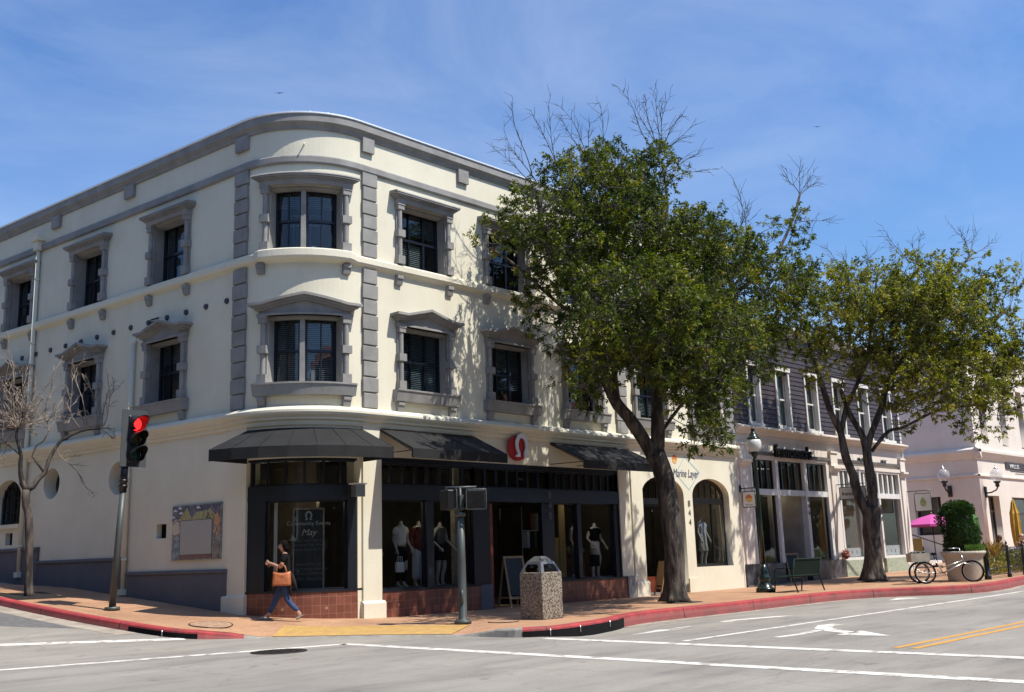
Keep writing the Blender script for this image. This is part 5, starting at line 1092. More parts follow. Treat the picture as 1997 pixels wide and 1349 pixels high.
face=Vector((.16,-.987,0)).normalized(); up=Vector((0,0,1)); sd=up.cross(face); rot=Matrix((sd,-face,up)).transposed()
hc=c0+RT*.36+Vector((0,0,3.72))
bm=B(); box(bm,hc-face*.06+up*.02,(.66,.012,1.28),rot); part('backplate',bm,M['bplate'],t)
bm=B(); bevbox(bm,hc-face*.14,(.34,.24,1.08),.04,rot); hd=part('signal_head',bm,M['blackm'],t)
for k,m in ((1,M['lred']),(0,M['lamb']),(-1,M['lgrn'])):
    lc=hc+up*(k*.345)+face*.0; bm=B(); q=face.to_track_quat('Z','Y').to_matrix().to_4x4()
    g=bmesh.ops.create_uvsphere(bm,u_segments=20,v_segments=10,radius=.15); bmesh.ops.transform(bm,matrix=Matrix.Translation(lc-face*.02)@q@Matrix.Diagonal((1,1,.25,1)),verts=g['verts']); part('lens',bm,m,hd,smooth=True)
    bm=B(); n=22; a0,a1=R(-60),R(240); rr=[]
    for j,(rad,dd) in enumerate(((.165,-.02),(.17,.3))):
        row=[]
        for i in range(n+1):
            a=a0+(a1-a0)*i/n; ln=dd if j==0 else .1+.2*max(0,math.sin(a))**.8+.04
            row.append((lc+sd*math.cos(a)*rad+up*math.sin(a)*rad+face*ln, lc+sd*math.cos(a)*(rad-.008)+up*math.sin(a)*(rad-.008)+face*ln))
        rr.append(row)
    for L_ in (0,1):
        v=[[bm.verts.new(p[L_]) for p in row] for row in rr]
        for i in range(n): bm.faces.new((v[0][i],v[0][i+1],v[1][i+1],v[1][i]))
    part('hood',bm,M['blackm'],hd,smooth=True)
# small flood lamp on the corner shop front
t=thing('wall_box','small blue grey box lamp with pale top on the header beside the corner pier','lamp box',(14.2,18.4,2.7)); bm=B(); box(bm,(14.2,18.42,2.8),(.26,.16,.26)); part('housing',bm,M['chrome'],t); bm=B(); box(bm,(14.17,18.4,2.95),(.36,.2,.03)); part('lid',bm,M['white'],t)
# mosaic panel
t=thing('mosaic_panel','colourful mosaic of houses and hills around a pale map plaque on the shaded wall','mosaic',tuple(C.pt(SL(3.27),0,2.05)))
def mosaic(name,c1,c2,sc=9): 
    m=mat(name,c1,.5); nt=m.node_tree; b=nt.nodes['Principled BSDF']; L=nt.links.new; tc=nd(nt,'ShaderNodeTexCoord'); v=nd(nt,'ShaderNodeTexVoronoi'); v.inputs['Scale'].default_value=sc; v2=nd(nt,'ShaderNodeTexVoronoi',feature='DISTANCE_TO_EDGE'); v2.inputs['Scale'].default_value=sc; L(tc.outputs['Object'],v.inputs[0]); L(tc.outputs['Object'],v2.inputs[0])
    r=nd(nt,'ShaderNodeValToRGB'); r.color_ramp.elements[0].color=(*c1,1); r.color_ramp.elements[1].color=(*c2,1); sp=nd(nt,'ShaderNodeSeparateColor'); L(v.outputs['Color'],sp.inputs[0]); L(sp.outputs[0],r.inputs[0]); lt=nd(nt,'ShaderNodeMath',operation='LESS_THAN'); lt.inputs[1].default_value=.03; L(v2.outputs[0],lt.inputs[0]); mx=nd(nt,'ShaderNodeMix',data_type='RGBA'); mx.inputs['B'].default_value=(.12,.12,.12,1); L(lt.outputs[0],mx.inputs[0]); L(r.outputs[0],mx.inputs['A']); L(mx.outputs['Result'],b.inputs[0]); return m
m0,m1=SL(4.2),SL(2.35); zz0,zz1=1.42,2.68
def U(u,v): return (m0+(m1-m0)*u,zz0+(zz1-zz0)*v)
def mp_(name,polys,m,o=.055):
    bm=B()
    for p in polys: C.slab(bm,[U(*q) for q in p],[],o-.012,o)
    part(name,bm,m,t)
bm=B(); C.box(bm,m0,m1,0,.045,zz0,zz1); part('panel',bm,mosaic('mosaic_base',(.15,.16,.16),(.34,.34,.31),10),t)
mp_('mosaic_sky',[[(0,.72),(.95,.72),(1,.98),(0,.98)]],mosaic('mosaic_sky',(.05,.05,.08),(.16,.15,.2),9),.052)
mp_('mosaic_hills',[[(.12,.72),(.32,.95),(.42,.72)],[(.4,.72),(.5,.86),(.72,.88),(.82,.72)],[(.68,.72),(.78,.92),(.95,.72)]],mosaic('mosaic_hill',(.3,.28,.1),(.4,.36,.18),7),.056)
mp_('mosaic_houses',[[(.01,.46),(.17,.46),(.17,.68),(.09,.76),(.01,.68)]],mosaic('mosaic_house',(.5,.4,.3),(.55,.44,.33),3),.058)
mp_('mosaic_tower',[[(.88,.38),(.98,.46),(.98,.72),(.93,.84),(.88,.74)]],mosaic('mosaic_orange',(.5,.24,.12),(.58,.3,.16),3),.058)
mp_('mosaic_river',[[(.02,.02),(.17,.02),(.17,.44),(.06,.3)]],mosaic('mosaic_river',(.12,.18,.2),(.3,.35,.36),10),.056)
mp_('mosaic_path',[[(.85,.02),(.98,.02),(.98,.3),(.85,.36)]],mosaic('mosaic_brown',(.16,.11,.08),(.32,.28,.22),10),.056)
mp_('mosaic_bricks',[[(.17,.02),(.84,.02),(.84,.09),(.17,.09)]],mosaic('mosaic_brick',(.18,.08,.06),(.25,.12,.1),14),.056)
mp_('clouds',[[(x-.05,z),(x+.05,z),(x+.02,z+.03),(x-.01,z+.05),(x-.03,z+.03)] for x,z in ((.07,.89),(.17,.93),(.19,.84),(.03,.77),(.55,.92))],M['cloth_w'],.06)
mp_('plaque',[[(.19,.1),(.83,.1),(.83,.71),(.19,.71)]],mat('plaque_map',(.5,.47,.42),.35,col2=(.3,.28,.26),vscale=14,detail=7,thr=(.3,.4)),.064)
# chalkboard behind the drum window
M['chalkb']=mat('chalkboard',(.012,.016,.015),.5,var=.3,vscale=4); M['chalk']=mat('chalk',(.5,.52,.5),.9); M['chalkd']=mat('faint_chalk',(.17,.18,.175),.9)
pa,pb_=C.pt(AN(46.3),-.5,0),C.pt(AN(20.2),-.5,0); xd=(pb_-pa).normalized(); yd=Vector((-xd.y,xd.x,0)); cc=(pa+pb_)/2; wd=(pb_-pa).length
if (yd.dot(cc-Vector((0,0,0))))<0: yd=-yd
t=thing('chalkboard','tall framed chalkboard of chalk handwriting standing behind the rounded corner window','chalkboard',tuple(cc+Vector((0,0,.66))))
bm=B(); vs=plate(bm,rect(-wd/2,wd/2,.7,2.45),[],.03); place(bm,vs,cc,xd,yd); part('board',bm,M['chalkb'],t)
bm=B(); vs=plate(bm,rect(-wd/2-.02,wd/2+.02,.68,2.47),[rect(-wd/2+.015,wd/2-.015,.715,2.435)],.05); place(bm,vs,cc-yd*.012,xd,yd); part('frame',bm,M['conc'],t)
def chalk(s_,z,size,m='chalk',shear=0,sx=1,name='chalk_writing'):
    bm=B(); vs=text_bm(bm,s_,size,.002,shear=shear,sx=sx); place(bm,vs,cc-yd*.006+Vector((0,0,z)),xd,yd); part(name,bm,M[m],t)
bm=B(); f0=lambda s_,o_,z_: cc+xd*s_-yd*(.004+o_)+Vector((0,0,z_)); omega(bm,0,2.29,.2,.018,lambda s_,o_,z_: cc+xd*s_-yd*(.004+o_*.05)+Vector((0,0,z_)),0); part('chalk_emblem',bm,M['chalk'],t)
chalk('Community Events',2.13,.125,'chalk'); chalk('May',1.93,.2,'chalk',.35)
for z,s_,q in ((1.76,'Sunday Yoga Class 8 am','chalkd'),(1.66,'Community Run  Weekly','chalkd'),(1.56,'meet at the store 7 am','chalkd'),(1.24,'Intention For Joy','chalkd'),(1.14,'Tuesday evening meditation','chalkd'),(1.04,'Pass it on  Celebration','chalkd'),(.92,'Sun 5th Pilates Class','chalkd')): chalk(s_,z,.085 if q=='chalkd' else .1,q,.15,.95)
# sandwich boards
def aboard(x,y,w_,h,label,rz,lean,panel,txt=None,par_s=None):
    z=gz(x,y) if y<18.6 else 0; t=thing('sandwich_board',label,'sandwich board',(x,y,z),rz=rz); 
    for sgn in (-1,1):
        rot=Matrix.Rotation(R(lean)*sgn*-1,3,'X'); bm=B(); L0=h/math.cos(R(lean))
        def fb(cx_,cz_,sx_,sz_,sy_=.025,dy=0): box(bm,rot@Vector((cx_,dy,cz_-L0))+Vector((0,0,h)),(sx_,sy_,sz_),rot)
        fb(-w_/2+.03,L0/2,.055,L0); fb(w_/2-.03,L0/2,.055,L0); fb(0,L0-.03,w_-.1,.055); fb(0,.22,w_-.1,.055)
        part('frame',bm,M['wood'],t,local=True); bm=B(); fb(0,(L0+.25)/2-.0,w_-.11,L0-.34,.012); p=part('panel',bm,panel,t,local=True)
        if sgn<0 and txt:
            bm=B(); vs=text_bm(bm,txt,.075,.004)
            for v in vs: a,b,c_=v.co; v.co=rot@Vector((a,b-.014,c_+L0*.86-L0))+Vector((0,0,h))
            part('lettering',bm,M['signw'],p,local=True)
aboard(19.62,18.95,.66,1.27,'wooden framed sandwich board with a black panel at the corner shop entrance',R(-8),12,M['chalkb'],'lululemon')
aboard(25.42,18.4,.5,.98,'small plain wooden sandwich board in front of the arched doorway',R(62),13,M['wood'])
aboard(33.6,18.75,.6,1.05,'dark chalk sandwich board behind the green bench',R(-20),12,M['chalkb'])
# planter, topiary and grasses
x,y=33.85,12.85; z=gz(x,y); t=thing('planter','large round cream stone planter at the kerb behind the tricycle','planter',(x,y,z)); bm=B(); lathe(bm,(x,y,z-.02),[(.5,0),(.52,.06),(.56,.7),(.58,.76),(.62,.78),(.62,.82),(.66,.84),(.68,.92),(.62,.94),(.58,.9),(.1,.86)],40); part('pot',bm,mat('cream_cast_stone',(.62,.54,.43),.85,var=.12,vscale=5,bump=.2),t,smooth=True)
bm=B(); lathe(bm,(x,y,z+.8),[(.56,0),(.5,.09),(.1,.1)],24); part('soil',bm,M['patch'],t)
PLX,PLY,PLZ=x,y,z+.9
# tricycle
def wheel(parent,c,axis,r_,name='wheel'):
    axis=Vector(axis).normalized(); q=axis.to_track_quat('Z','Y').to_matrix(); bm=B()
    def ring(rad,tr,n=40,m=8,flat=1):
        vs=[[bm.verts.new(Vector(c)+q@Vector(((rad+tr*math.cos(2*PI*j/m))*math.cos(2*PI*i/n),(rad+tr*math.cos(2*PI*j/m))*math.sin(2*PI*i/n),tr*math.sin(2*PI*j/m)*flat))) for j in range(m)] for i in range(n)]
        for i in range(n):
            for j in range(m): bm.faces.new((vs[i][j],vs[(i+1)%n][j],vs[(i+1)%n][(j+1)%m],vs[i][(j+1)%m]))
    ring(r_-.022,.024); w_=part(name,bm,M['blackc'],parent,smooth=True)
    bm=B(); ring(r_-.055,.013,40,6); part('rim',bm,M['chrome'],w_,smooth=True)
    bm=B()
    for i in range(28):
        a=2*PI*i/28; s=.025 if i%2 else -.025; tube(bm,[Vector(c)+q@Vector((0,0,s)),Vector(c)+q@Vector(((r_-.06)*math.cos(a),(r_-.06)*math.sin(a),0))],.0022,3,False)
    tube(bm,[Vector(c)+q@Vector((0,0,-.05)),Vector(c)+q@Vector((0,0,.05))],.025,10); part('spokes',bm,M['chrome'],w_)
h=Vector((.63,-.777,0)).normalized(); sdv=Vector((-h.y,h.x,0)); rear=Vector((32.25,13.55,0)); rear.z=gz(rear.x,rear.y); rz_=rear.z
t=thing('tricycle','silver adult tricycle with a pale cargo box parked at the kerb beside the planter','tricycle',tuple(rear+h*.7))
wr=.33; cR=[rear+sdv*s+Vector((0,0,wr)) for s in (-.3,.3)]
for c_ in cR: wheel(t,c_,sdv,wr)
fwc=rear+h*1.52+Vector((0,0,wr)); fax=(sdv*math.cos(.5)+h*math.sin(.5)); 
wheel(t,fwc,fax,wr)
bm=B(); zz=Vector((0,0,1))
bb=rear+h*.62+zz*.3; st=rear+h*.42+zz*.72; hd_=rear+h*1.22+zz*.82; hl=rear+h*1.3+zz*.6
tube(bm,[cR[0],cR[1]],.018,8); ax=(cR[0]+cR[1])/2; tube(bm,[ax,bb],.02,8); tube(bm,[bb,st],.019,8); tube(bm,[bb,hl],.021,8); tube(bm,[bb+(st-bb)*.35,hd_+(hl-hd_)*.7],.018,8); tube(bm,[hd_,hl],.024,8); tube(bm,[ax+zz*.0,st-zz*.1],.014,8); part('frame',bm,M['chrome'],t)
bm=B()
for s in (-.045,.045): tube(bm,[hl,hl+fax*s-zz*.02,fwc+fax*s+zz*.2,fwc+fax*s],.014,8)
part('fork',bm,M['chrome'],t)
bm=B(); tube(bm,[hd_,hd_+zz*.2-h*.03],.016,8); e=hd_+zz*.22-h*.03; tube(bm,[e-fax*.33-h*.25,e-fax*.3-h*.05,e,e+fax*.3-h*.05,e+fax*.33-h*.25],.014,8); part('handlebar',bm,M['chrome'],t)
bm=B(); tube(bm,[st,st+zz*.14-h*.03],.014,8); ball(bm,st+zz*.17-h*.02,.12,(1,.8,.35)); part('saddle',bm,M['blackc'],t)
bm=B()
for c_ in cR+[fwc]:
    for k in range(10):
        a=R(35)+R(115)*k/10; b_=R(35)+R(115)*(k+1)/10; dirn=h if c_ is not fwc else (h*math.cos(.5)-sdv*math.sin(.5)); wv=(sdv if c_ is not fwc else fax)*.035
        p0=c_+(dirn*math.cos(a)+zz*math.sin(a))*(wr+.025); p1=c_+(dirn*math.cos(b_)+zz*math.sin(b_))*(wr+.025); bm.faces.new([bm.verts.new(v) for v in (p0-wv,p0+wv,p1+wv,p1-wv)])
part('mudguard',bm,M['chrome'],t)
bm=B(); c_=rear-h*.08+zz*.83; rot=Matrix((h,sdv,zz)).transposed()
for dx,dy,sx,sy in ((.28,0,.015,.5),(-.28,0,.015,.5),(0,.25,.56,.015),(0,-.25,.56,.015)): box(bm,c_+h*dx+sdv*dy-zz*.04,(sx,sy,.26),rot)
box(bm,c_-zz*.165,(.56,.5,.012),rot); part('cargo_box',bm,mat('pale_plywood',(.5,.45,.36),.7,var=.2,vscale=6),t)
bm=B()
for k in range(70): ball(bm,c_+h*random.uniform(-.2,.2)+sdv*random.uniform(-.18,.18)+zz*random.uniform(-.02,.14),.045,(1.2,1,.7),8)
part('cargo',bm,M['patch'],t)
bm=B(); tube(bm,[bb-sdv*.12,bb-sdv*.12+h*.12-zz*.1,],.01,6); tube(bm,[bb+sdv*.12,bb+sdv*.12-h*.12+zz*.1],.01,6); lathe(bm,bb-zz*.0,[(.02,-.01),(.1,0),(.02,.01)],16); part('crank',bm,M['blackm'],t)
# fence
t=thing('iron_fence','black iron patio fence with twisted pickets along the kerb right of the planter','fence',(36,12.75,.07))
fp=[(34.5,12.4),(36.1,12.28),(37.65,12.3),(39.2,12.4),(40.8,12.5)]
M['fencem']=M['blackm']
for i,(fx,fy) in enumerate(fp):
    z=gz(fx,fy); bm=B(); r_=.075 if i==0 else .05; lathe(bm,(fx,fy,z),[(r_*1.4,0),(r_*1.4,.12),(r_,.14),(r_,.95),(r_*1.3,.97),(r_*1.3,1.0),(r_*.4,1.04),(r_*.8,1.1),(.01,1.18)],12); part('post',bm,M['blackm'],t)
for (ax_,ay_),(bx_,by_) in zip(fp,fp[1:]):
    bm=B(); za,zb=gz(ax_,ay_),gz(bx_,by_)
    for hh in (.12,.32,.86,.95): tube(bm,[(ax_,ay_,za+hh),(bx_,by_,zb+hh)],.014,6)
    n=17
    for k in range(1,n):
        u=k/n; px,py,pz=ax_+(bx_-ax_)*u,ay_+(by_-ay_)*u,za+(zb-za)*u
        tube(bm,[(px,py,pz+.12),(px+.012,py,pz+.35),(px-.012,py,pz+.55),(px+.012,py,pz+.75),(px,py,pz+.95)],.009,5)
    part('fence_panel',bm,M['blackm'],t)
# hedge behind the fence
# umbrellas
def parasol(x,y,z0,z1,r_,m,label,name='parasol',open_=True):
    t=thing(name,label,'parasol',(x,y,z0)); bm=B(); tube(bm,[(x,y,z0),(x,y,z1+.05)],.022,8); part('pole',bm,M['wood'] if not open_ else M['blackm'],t); bm=B()
    if open_:
        n=8; top=bm.verts.new((x,y,z1)); e=[]; mrow=[]
        for k in range(n):
            a=2*PI*k/n+.3; mrow.append(bm.verts.new((x+math.cos(a)*r_*.5,y+math.sin(a)*r_*.5,z1-.17))); e.append(bm.verts.new((x+math.cos(a)*r_,y+math.sin(a)*r_,z1-.45)))
        e2=[bm.verts.new(v.co-Vector((0,0,.1))) for v in e]
        for k in range(n): j=(k+1)%n; bm.faces.new((top,mrow[k],mrow[j])); bm.faces.new((mrow[k],e[k],e[j],mrow[j])); bm.faces.new((e[k],e2[k],e2[j],e[j]))
        part('canopy',bm,m,t); bm=B()
        for k in range(n): a=2*PI*k/n+.3; tube(bm,[(x,y,z1-.05),(x+math.cos(a)*r_*.5,y+math.sin(a)*r_*.5,z1-.2),(x+math.cos(a)*r_,y+math.sin(a)*r_,z1-.47)],.008,4)
        part('ribs',bm,M['blackm'],t); bm=B(); lathe(bm,(x,y,z1),[(.04,0),(.03,.06),(.01,.1)],8); part('finial',bm,M['wood'],t)
    else:
        n=24; H=z1-z0-.85; rows=[]
        for i,(u,rr) in enumerate(((0,.03),(.06,.09),(.2,.14),(.3,.2),(.34,.19),(.5,.21),(.75,.2),(.95,.17),(1,.15))):
            rows.append([bm.verts.new((x+math.cos(2*PI*k/n)*rr*r_*(1.15 if k%3==0 else .88),y+math.sin(2*PI*k/n)*rr*r_*(1.15 if k%3==0 else .88),z1-u*H)) for k in range(n)])
        for a,b in zip(rows,rows[1:]):
            for k in range(n): bm.faces.new((a[k],a[(k+1)%n],b[(k+1)%n],b[k]))
        part('canopy',bm,m,t); bm=B(); tube(bm,[(x,y,z1-H*.52),(x,y,z1-H*.56)],.17*r_,10); part('tie',bm,M['wood'],t)
    bm=B(); lathe(bm,(x,y,z0),[(.25,0),(.25,.06),(.05,.1),(.04,.3)],16); part('base',bm,M['blackm'],t)
parasol(46.4,18.8,.18,2.5,1.25,mat('pink_canvas',(.62,.09,.36),.8),'open pink magenta parasol in the courtyard left of the clipped bush')
parasol(44.3,14.6,.16,2.85,.85,mat('yellow_canvas',(.72,.4,.05),.8,var=.3,vscale=8,stretch=(1,1,.2)),'closed yellow parasol at the right edge beyond the fence',open_=False)
parasol(38.6,14.3,.12,2.55,1.5,mat('green_canvas',(.1,.25,.07),.8,var=.4,vscale=8,stretch=(1,1,.2)),'closed green parasol behind the clipped bush',open_=False)
# cafe tables
def cafetable(x,y,label):
    z=gz(x,y); t=thing('cafe_table',label,'table',(x,y,z)); bm=B(); lathe(bm,(x,y,z),[(.38,.74),(.4,.75),(.4,.775),(.38,.785)],24); part('table_top',bm,M['conc'],t); bm=B(); lathe(bm,(x,y,z),[(.22,0),(.22,.02),(.03,.06),(.03,.74)],14); part('leg',bm,M['blackm'],t)
cafetable(42.2,14.2,'round pale cafe table in front of the seated people behind the fence')
# wall lamps
M['clearglobe']=mat('pale_globe_glass',(.8,.8,.8),.1,spec=.5); b_=M['clearglobe'].node_tree.nodes['Principled BSDF']; b_.inputs['Alpha'].default_value=.35
for (p,n,lab) in ((Vector((BX,20.15,3.72)),Vector((-1,0,0)),'black bracket wall lamp with a glass globe on the shaded pink side wall'),(Vector((52.95,18.68,3.6)),Vector((0,-1,0)),'black bracket wall lamp with a glass globe on the sunlit wall under the dark sign')):
    t=thing('wall_lamp',lab,'wall lamp',tuple(p)); bm=B(); 
    rot=n.to_track_quat('Y','Z').to_matrix(); bevbox(bm,p+n*.04,(.22,.08,.55),.03,rot); q=p+n*.62+Vector((0,0,.2)); tube(bm,[p+n*.05+Vector((0,0,-.05)),p+n*.3+Vector((0,0,-.03)),p+n*.55+Vector((0,0,.08)),q],.035,8); lathe(bm,q,[(.05,0),(.1,.06),(.09,.18),(.16,.24),(.17,.3)],14); part('bracket',bm,M['blackm'],t)
    bm=B(); lathe(bm,q+Vector((0,0,.3)),[(.16,0),(.28,.15),(.3,.3),(.26,.46),(.15,.56),(.1,.6)],20); part('globe',bm,M['clearglobe'],t,smooth=True)
    bm=B(); lathe(bm,q+Vector((0,0,.9)),[(.11,0),(.09,.05),(.03,.08),(.03,.16),(.01,.18)],12); part('finial',bm,M['chrome'],t)
# furniture inside the right shop window
t=thing('display_stand','tall ochre wooden panel standing in the right window of the corner shop','display panel',(21.45,19.3,.55)); bm=B(); box(bm,(21.5,19.3,1.13),(.72,.05,1.2)); part('panel',bm,M['ochre'],t); bm=B(); box(bm,(21.95,19.28,1.65),(.25,.04,2.0)); part('upright',bm,M['ochre'],t)
t=thing('woven_basket','brown round basket on a wooden box in the right window of the corner shop','basket',(23.35,20.1,.9)); bm=B(); lathe(bm,(23.35,20.1,1.15),[(.12,0),(.2,.12),(.22,.25),(.16,.33)],18); part('basket',bm,M['wood'],t)
t=thing('wooden_box','square wooden box under the basket in the right window of the corner shop','box',(23.35,20.1,.55)); bm=B(); bevbox(bm,(23.35,20.1,.85),(.5,.5,.58),.01); part('box',bm,mat('brown_box',(.22,.13,.07),.7,var=.2),t)
t=thing('clothes_rail','white metal rail hung with small dark garments in the right window of the corner shop','clothes rail',(21.3,19.9,.55)); bm=B(); tube(bm,[(21.0,19.9,1.95),(21.9,19.9,1.95)],.015,6); tube(bm,[(21.0,19.9,.55),(21.0,19.9,2.6)],.012,6); tube(bm,[(21.9,19.9,.55),(21.9,19.9,2.6)],.012,6); part('rail',bm,M['cloth_w'],t)
for i in range(5):
    bm=B(); box(bm,(21.15+i*.15,19.9,2.2 if i%2 else 1.7),(.1,.2,.45)); part('garment',bm,[M['cloth_w'],M['maroon'],M['cloth_g']][i%3],t)
# birds
def bird(x,y,z,label,s):
    t=solo('bird',(lambda bm:(ball(bm,(x,y,z),.1*s,(1,1,.8),8),[bm.faces.new([bm.verts.new(Vector((x,y,z))+RT*a*s+Vector((0,0,b*s))+TW*c_*s) for a,b,c_ in q]) for q in (((0.05,0,-.1),(.35,.05,-.08),(.8,-.03,.05),(.3,.02,.12),(0.05,0,.1)),((-.05,0,-.1),(-.35,.06,-.08),(-.8,.0,.05),(-.3,.02,.12),(-.05,0,.1)))],bm)[2])(B()),M['blackc'],label,'bird',loc=(x,y,z))
bird(29.08,44.57,26.27,'bird with spread wings in the sky above the rounded corner',.42)
bird(45.89,22.15,21.89,'tiny distant bird in the sky right of the big tree',.3)
T1B=[(18.29, 14.26, 9.67, 1.11), (19.52, 15.22, 10.24, 1.18), (20.68, 16.12, 10.77, 1.25), (19.41, 16.9, 10.97, 0.74), (20.8, 14.35, 10.86, 0.69), (22.34, 15.42, 11.57, 0.74), (18.11, 16.5, 9.45, 0.83), (18.94, 17.26, 9.82, 0.87), (16.85, 16.71, 8.77, 0.45), (17.45, 14.58, 8.07, 1.03), (18.37, 15.35, 8.43, 1.09), (19.91, 16.64, 9.03, 1.18), (19.08, 13.88, 8.48, 1.18), (20.1, 14.62, 8.86, 1.24), (21.76, 15.83, 9.49, 1.35), (20.45, 13.21, 8.59, 0.83), (21.44, 13.84, 8.95, 0.87), (23.3, 15.05, 9.61, 0.95), (18.72, 16.8, 7.89, 0.72), (18.67, 16.86, 7.3, 0.6), (16.18, 12.76, 6.3, 0.84), (17.72, 13.98, 6.78, 0.92), (18.84, 14.87, 7.13, 0.98), (19.88, 15.68, 7.45, 1.04), (17.59, 12.23, 6.42, 0.97), (19.16, 13.32, 6.88, 1.06), (20.25, 14.08, 7.2, 1.12), (21.48, 14.93, 7.56, 1.19), (21.08, 12.8, 7.97, 0.9), (22.78, 13.83, 8.51, 0.97), (24.44, 14.83, 9.04, 1.04), (19.02, 11.66, 5.96, 0.81), (20.71, 12.7, 6.38, 0.88), (22.15, 13.58, 6.73, 0.94), (23.25, 14.25, 7.0, 0.99), (23.88, 13.0, 7.97, 0.92), (25.49, 13.88, 8.42, 0.98), (25.4, 13.21, 9.89, 0.57), (24.24, 13.66, 6.47, 0.73), (17.16, 14.32, 5.71, 0.49), (19.12, 15.96, 6.22, 0.54), (17.45, 14.31, 4.99, 0.37), (19.25, 15.79, 5.37, 0.41), (19.57, 13.15, 5.45, 0.64), (21.81, 14.65, 5.93, 0.72), (20.15, 13.23, 4.02, 0.5), (22.18, 14.56, 4.3, 0.55), (20.25, 12.83, 4.64, 0.61), (22.47, 14.24, 5.01, 0.68), (19.41, 13.31, 4.69, 0.43), (21.4, 14.67, 5.04, 0.47), (20.8, 12.56, 5.38, 0.55), (23.27, 14.05, 5.87, 0.62), (17.34, 14.1, 4.67, 0.34), (19.46, 15.82, 5.08, 0.39), (20.2, 12.88, 3.69, 0.28), (22.65, 14.44, 3.99, 0.32), (18.53, 13.95, 5.82, 0.63), (20.5, 15.43, 6.3, 0.7), (17.42, 14.51, 6.25, 0.58), (19.13, 15.94, 6.73, 0.63), (17.91, 14.22, 5.55, 0.52), (19.67, 15.61, 5.97, 0.57), (17.38, 12.29, 5.3, 0.68), (18.68, 13.21, 5.6, 0.73), (20.1, 14.22, 5.93, 0.78), (21.17, 14.97, 6.17, 0.83), (18.26, 11.68, 5.19, 0.65), (20.21, 12.93, 5.61, 0.72), (21.22, 13.57, 5.83, 0.76), (22.85, 14.62, 6.18, 0.81), (23.86, 14.06, 6.35, 0.79), (24.97, 13.53, 7.32, 0.86), (25.57, 13.07, 8.27, 0.68), (19.64, 16.94, 5.84, 0.45), (19.26, 13.13, 4.77, 0.49), (21.4, 14.58, 5.16, 0.54), (24.1, 13.63, 9.29, 0.66)]
T2B=[(32.07, 16.02, 8.89, 1.15), (32.32, 14.6, 9.54, 1.16), (34.29, 15.49, 10.05, 1.23), (33.81, 13.46, 9.73, 1.19), (35.6, 14.18, 10.18, 1.25), (36.92, 12.85, 10.41, 1.16), (37.63, 12.16, 10.11, 0.99), (37.78, 11.96, 8.59, 1.27), (34.75, 12.81, 8.15, 1.45), (36.55, 13.47, 8.5, 1.53), (33.81, 14.34, 8.29, 1.44), (35.78, 15.17, 8.7, 1.53), (32.99, 15.86, 7.72, 1.01), (33.74, 13.44, 6.56, 1.27), (36.03, 14.36, 6.92, 1.35), (35.36, 12.38, 6.57, 1.3), (37.44, 13.1, 6.88, 1.38), (37.84, 12.18, 6.97, 1.09), (34.89, 14.23, 5.45, 0.73), (35.65, 13.38, 5.58, 0.7), (37.02, 12.49, 5.67, 0.71), (32.22, 15.96, 10.26, 0.66), (31.82, 16.19, 7.81, 0.74), (33.8, 15.42, 8.48, 1.2), (33.62, 13.81, 9.06, 1.24), (35.75, 14.69, 9.55, 1.32), (34.96, 12.77, 9.24, 1.26), (36.84, 13.45, 9.67, 1.33), (33.63, 15.12, 7.05, 0.88), (32.98, 15.71, 6.36, 0.57), (34.84, 14.51, 7.54, 1.18), (31.74, 16.64, 8.59, 0.92), (38.19, 11.67, 7.85, 1.09), (37.95, 11.8, 6.2, 0.91), (31.67, 16.3, 6.84, 0.65), (36.11, 12.88, 5.38, 0.74), (34.28, 14.78, 6.18, 0.76), (35.82, 13.66, 7.52, 1.06), (33.14, 15.72, 9.72, 0.94)]
T1S=[[(21.73, 15.42, 0.02), (21.76, 15.38, 1.19), (21.74, 15.41, 2.21), (21.67, 15.5, 3.12), (21.54, 15.63, 3.71)], [(21.53, 15.64, 3.58), (21.28, 15.82, 4.16), (20.95, 15.97, 4.67), (20.66, 16.06, 4.95), (20.35, 16.11, 5.46), (20.16, 16.13, 6.11), (19.66, 16.2, 7.12), (19.05, 16.45, 8.41), (18.69, 16.6, 9.46), (18.59, 16.65, 10.27)], [(21.56, 15.62, 3.52), (21.62, 15.55, 4.16), (21.63, 15.54, 4.84), (21.63, 15.54, 5.64), (21.59, 15.59, 6.46), (21.56, 15.62, 7.56), (21.44, 15.71, 8.97), (21.33, 15.79, 10.4), (21.32, 15.79, 11.42)], [(21.63, 15.54, 5.64), (22.06, 15.09, 6.71), (23.06, 14.72, 7.62), (24.59, 14.49, 8.4), (25.83, 14.14, 9.45), (26.67, 13.92, 10.65), (27.09, 13.82, 11.52)], [(20.66, 16.06, 4.95), (20.36, 16.11, 6.93), (19.13, 16.41, 7.35), (18.01, 16.91, 8.32), (17.29, 17.24, 8.79)], [(21.59, 15.59, 6.46), (22.41, 14.89, 8.12), (23.05, 14.72, 9.48)], [(21.62, 15.55, 4.16), (22.21, 14.99, 5.08), (22.79, 14.77, 4.83)], [(21.44, 15.71, 8.97), (22.01, 15.12, 10.09), (21.98, 15.15, 11.55)], [(19.66, 16.2, 7.12), (20.31, 16.12, 8.85), (20.24, 16.13, 10.52), (20.12, 16.14, 11.5)], [(23.06, 14.72, 7.62), (24.28, 14.58, 7.06), (25.34, 14.27, 6.71)]]
